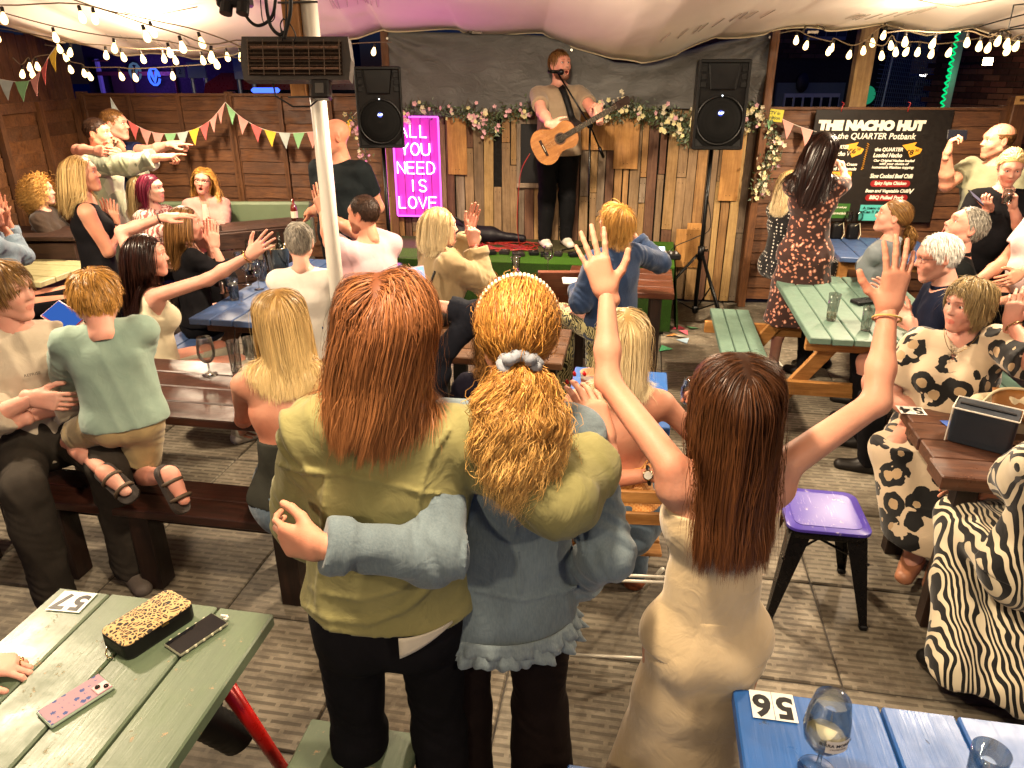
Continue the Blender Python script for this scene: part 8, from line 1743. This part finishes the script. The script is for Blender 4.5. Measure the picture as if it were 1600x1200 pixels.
mb = MB(); P_ = [Vector(p)-sg['root'] for p in st_]; w_ = Vector((.026, .0, .012)); mb.v = [tuple(p+w_*s_) for p in P_ for s_ in (-1, 1)]; mb.f = [(2*i, 2*i+2, 2*i+3, 2*i+1) for i in range(len(P_)-1)]; o = mb.build('guitar_strap', m_plain('0c0c0d', .6), sg['o'], smooth=True); o.modifiers.new('t', 'SOLIDIFY').thickness = .003
# microphone and stand
mp = Q(872, 113, 6.62); pv = Q(922, 196, 6.62); ce = Q(943, 246, 6.70); fl0 = Vector((pv.x+.03, 6.68, .606)); t = thing('microphone_stand', 'black boom microphone stand in front of the singer', 'stand', fl0); K = m_plain('0c0c0c', .3, .6)
MB().tube([ (0, 0, .02), pv-fl0], .0095, 10).build('upright', K, t, smooth=True); MB().tube([mp-fl0+Vector((-.0, 0, -.01)), pv-fl0, ce-fl0], .0075, 8).build('boom', K, t, smooth=True); MB().tube([ce-fl0-(ce-pv).normalized()*.1, ce-fl0], .015, 10).build('counterweight', K, t, smooth=True)
MB().box(tuple(pv-fl0), (.05, .04, .05), bev=.012).build('clutch', K, t)
for k in range(3): a_ = k*2.094+.4; MB().tube([(0, 0, .10), (.28*math.cos(a_), .28*math.sin(a_), .01)], .008, 6).build('leg', K, t, smooth=True)
md = (Q(878, 113, 6.60)-Q(858, 112, 6.60)).normalized(); m0 = Q(866, 112, 6.62); t2 = thing('microphone', 'black microphone at the singers mouth', 'microphone', m0); MB().tube([-md*.055, md*.035], [.011, .016], 12).build('handle', K, t2, smooth=True)
mb = MB(); mb.lathe([(0, -.026), (.016, -.02), (.026, 0), (.02, .02), (0, .028)], n=14, M=frame(Vector((0, 1, 0)), md)); mb.v = [tuple(Vector(v)+md*.055) for v in mb.v]; mb.build('mic_grille', m_plain('1a1a1c', .4, .7), t2, smooth=True)
# --- right side ------------------------------------------------------------------
e = person('long dark haired woman in a flowered brown dress filming with raised arms', (1292, 206), H=1.76, ztop=1.79, face=6, headpitch=10, headtilt=4, skin='pale', rh=Q(1322, 262, 6.25), rhint=(1, -.3, -1), rpose='grip', rpalm=((-.3, .1, 1), (-.7, .3, 0)), lh=Q(1262, 262, 6.35), lhint=(-1, -.2, -.8), lpose='grip', lpalm=((.3, .1, 1), (.7, .3, 0)),
    topg=dict(mat=m_print('floral', '2a120c', '9c6450', 'cba894'), sleeve=.4, inf=.012, name='dress_top', fold=.004, h=.0085), botg=dict(kind='skirt', mat=m_print('floral', '2a120c', '9c6450', 'cba894'), hem=.42, wb=.17, wm=.13, fold=.008, ff=14, h=.0085, name='dress_skirt'), shoes=DARK_SHOE, hair=HR('dark', .5, 3600, thick=.02, w=.003, seg=16, gdir=(-.28, 0, -1), seed=24, lvar=.2), near=.9, h=.0095)
e2 = person('blonde woman in a black dress with white dots beside the flowered dress', (1240, 266), H=1.62, ztop=1.42, sit=.56, face=70, skin='pale', topg=dict(mat=m_print('polka', '0a0a0c', 'c8c4bc'), sleeve=1.1, inf=.016, sw=.01, name='dress_top'), botg=dict(kind='skirt', mat=m_print('polka', '0a0a0c', 'c8c4bc'), hem=.3), hair=HR('pblonde', .36, 2200, thick=.028, w=.0035, seg=12, seed=25, curl=.004), shoes=DARK_SHOE, near=.7, lh=Q(1262, 330, 6.7), rh=Q(1262, 335, 6.4))
e = person('woman in a grey top with a loose auburn ponytail at the menu side table', (1408, 312), H=1.68, ztop=1.37, sit=.47, face=-42, headyaw=-22, headpitch=12, lean=-2, skin='pink', lh=Q(1350, 412, 5.45), lhint=(-.2, -.6, -1), rh=Q(1375, 405, 5.9), topg=dict(mat=m_cloth('5c6468', '6c7478', .9), sleeve=1.8, inf=.018, sw=.01, name='sweatshirt', fold=.006), botg=BK,
    hair=HR('mouse', .1, 2200, 'back', tie=(0, -.11, -.03), thick=.012, w=.003, tail=dict(n=1500, len=.22, wide=.05, deep=.04, curl=.006, w=.0035, seg=14), seed=26), near=.8)
e = person('white haired man in glasses and a navy polo leaning on the pale green table', (1466, 366), H=1.76, sex='m', ztop=1.38, sit=.46, face=-72, headyaw=-4, headpitch=-12, lean=14, skin='pink', fat=1.25, lh=Q(1418, 500, 3.95), lhint=(.5, -.4, -1), rh=Q(1395, 470, 4.4), topg=dict(mat=m_cloth('0c101e', '12182a'), sleeve=.75, inf=.016, sw=.012, name='polo_shirt', collar=1, fold=.005), botg=BK,
    hair=HR('white', .05, 3000, 'down', thick=.010, w=.003, mess=.25, low=-.06, seed=27), near=.9); specs(e)
person('grey haired man in a black shirt roaring with his mouth wide open', (1530, 326), H=1.78, sex='m', ztop=1.42, sit=.47, face=-68, headyaw=-12, headpitch=24, mouth='open', skin='pink', fat=1.15, topg=dict(mat=m_cloth('0a0c0c', '121414'), sleeve=.7, inf=.014, name='polo_shirt', collar=1), botg=BK, hair=HR('grey', .04, 2800, 'down', thick=.007, w=.003, mess=.15, low=-.05, hairline=.04, seed=28), near=.9, lh=Q(1490, 440, 4.6), rh=Q(1480, 430, 4.9))
e = person('balding man in a grey green tee holding a phone up sideways at the right', (1566, 193), H=1.80, sex='m', ztop=1.80, beard=.4, face=-112, headyaw=28, skin='warm', fat=1.08, rh=Q(1480, 240, 5.95), rhint=(-.4, -.2, -1), rpose='grip', rpalm=((.05, 0, 1), (.7, -.3, 0)), topg=dict(mat=m_cloth('6e6c54', '7c7a60'), sleeve=.6, inf=.016, sw=.012, name='tee', fold=.006), botg=BK, hair=HR('ltbrown', .02, 900, 'fwd', thick=.003, w=.003, bald=.9, seed=29), near=.9, shoes=DARK_SHOE)
phone('dark phone held sideways above the menu fence by the balding man', Q(1495, 211, 5.95), M=frame((1, 0, -.02), (-.2, -.9, .2)))
e = person('blonde woman in a black lace top looking down at her phone at the right edge', (1588, 236), H=1.68, ztop=1.66, face=-165, headpitch=-20, headyaw=6, skin='pink', fat=1.25, rh=Q(1545, 325, 5.3), rhint=(-.6, .3, -1), rpose='grip', rpalm=((-.5, -.4, .4), (0, .2, .9)), lh=Q(1582, 322, 5.2), lhint=(.8, .2, -1), lpose='grip', lpalm=((-.3, -.2, .9), (-.9, -.2, 0)), topg=dict(mat=BLKC, sleeve=.9, inf=.014, name='lace_top', neck=.07), botg=BK,
    hair=HR('pblonde', .08, 1500, 'back', tie=(0, -.1, .06), thick=.014, w=.004, mess=.15, seed=30), near=.8); 
phone('black phone in the hand of the blonde woman looking down at the right edge', Q(1524, 310, 5.25), M=frame((-.7, -.3, .4), (-.2, -.5, .8)), screen=m_emit((.6, .45, .5), .5)); glass('short glass of dark drink held by the blonde woman at the right edge', Q(1572, 318, 5.15), 'tumbler', .1, .036, .05, '1a0a08')
person('person in a pale pink tee at the right edge, mostly out of view', (1672, 262), H=1.72, ztop=1.64, sit=.62, face=-95, skin='glow', fat=1.25, topg=dict(mat=m_cloth('b09c98', 'bca8a4'), sleeve=.6, inf=.018, name='tee'), botg=BK, hair=HR('ltbrown', .3, 500, thick=.02, w=.006, seg=8), near=.6, lh=Q(1590, 430, 4.1))
person('dark haired person in pink behind the balding man', (1553, 186), H=1.72, ztop=1.74, face=-90, skin='pink', topg=dict(mat=m_cloth('a05a68'), sleeve=.6, inf=.014, name='top'), botg=BK, hair=HR('dark', .2, 900, thick=.03, w=.006, seg=8), near=.5, h=.013, xy=None)
LEO = m_print('leopard', 'b7a48a', '0b0a0a', '9a7f5a')
L_ = person('woman with short blonde hair in a cream dress with black leopard rings, glancing left', (1522, 436), H=1.66, ztop=1.34, sit=.46, face=-140, headyaw=32, headpitch=-3, skin='pink', fat=1.22, lean=2, rh=Q(1462, 662, 3.05), rhint=(-.8, .4, -.8), lh=Q(1580, 505, 3.02), lhint=(.2, -.5, -1), lpose='relax', lpalm=((-.05, 0, 1), (.3, .4, .3)), h=.0085,
    topg=dict(mat=LEO, sleeve=.78, inf=.018, sw=.02, name='dress_top', v=.18, neck=.06, fold=.006, h=.007), botg=dict(kind='skirt', mat=LEO, hem=.22, wb=.15, fold=.010, ff=13, name='dress_skirt', h=.0075, waist=.04), shoes=dict(mat=m_plain('a06a4c', .5), low=1),
    legs=dict(r=(Q(1398, 700, 3.05), Q(1428, 868, 2.80)), l=(Q(1465, 730, 2.95), Q(1470, 880, 2.78))),
    hair=HR('ash', .115, 5000, 'bowl', fringe=.3, thick=.020, w=.0026, seg=10, seed=31, hairline=.055, part=.03, low=-.05, mess=.07, clump=.35))
HM, hc = L_['HM'], L_['hc']-L_['root']; mb = MB(); mb.tube([L_['nb']-L_['root']+L_['Fw']*(.05+.06*(1-abs(x_)*1.0)**.5 if abs(x_) < 1 else .05)+L_['R']*x_*.07+Vector((0, 0, .03-.085*(1-x_*x_))) for x_ in [i/8-1 for i in range(17)]], .0012, 5); mb.build('necklace', m_plain('c8a860', .2, 1.0), L_['o'])
for sx in (-1, 1): mb = MB(); mb.lathe([(0, -.005), (.005, 0), (0, .005)], n=8); mb.v = [tuple(Vector(v)+hc+HM @ Vector((sx*.084, -.01, -.032))) for v in mb.v]; mb.build('earring', m_plain('d8d4cc', .2, .8), L_['o'], smooth=True)
band(L_, 'l', 'bracelet', m_plain('b09060', .25, .9), .003, .034, -.02)
ZB = m_print('zebra', 'c4b89c', '070707')
person('person in a black and cream zebra print dress at the lower right edge', (0, 0), xy=(1.87, 2.20), H=1.6, ztop=1.33, sit=.46, face=-20, skin='glow', fat=1.15, lh=Q(1560, 760, 2.6), lhint=(-.7, -.7, -.6), topg=dict(mat=ZB, sleeve=.85, inf=.02, sw=.02, name='dress_top', fold=.006), botg=dict(kind='skirt', mat=ZB, hem=.12, wb=.13, fold=.014, ff=12, name='dress_skirt', waist=.04),
    legs=dict(l=(Vector((1.82, 2.50, .53)), Vector((1.68, 2.12, .10))), r=(Vector((2.08, 2.48, .53)), Vector((1.90, 1.90, .10)))), hair=HR('blonde', .3, 800, thick=.02, w=.005, seg=8), h=.0095)
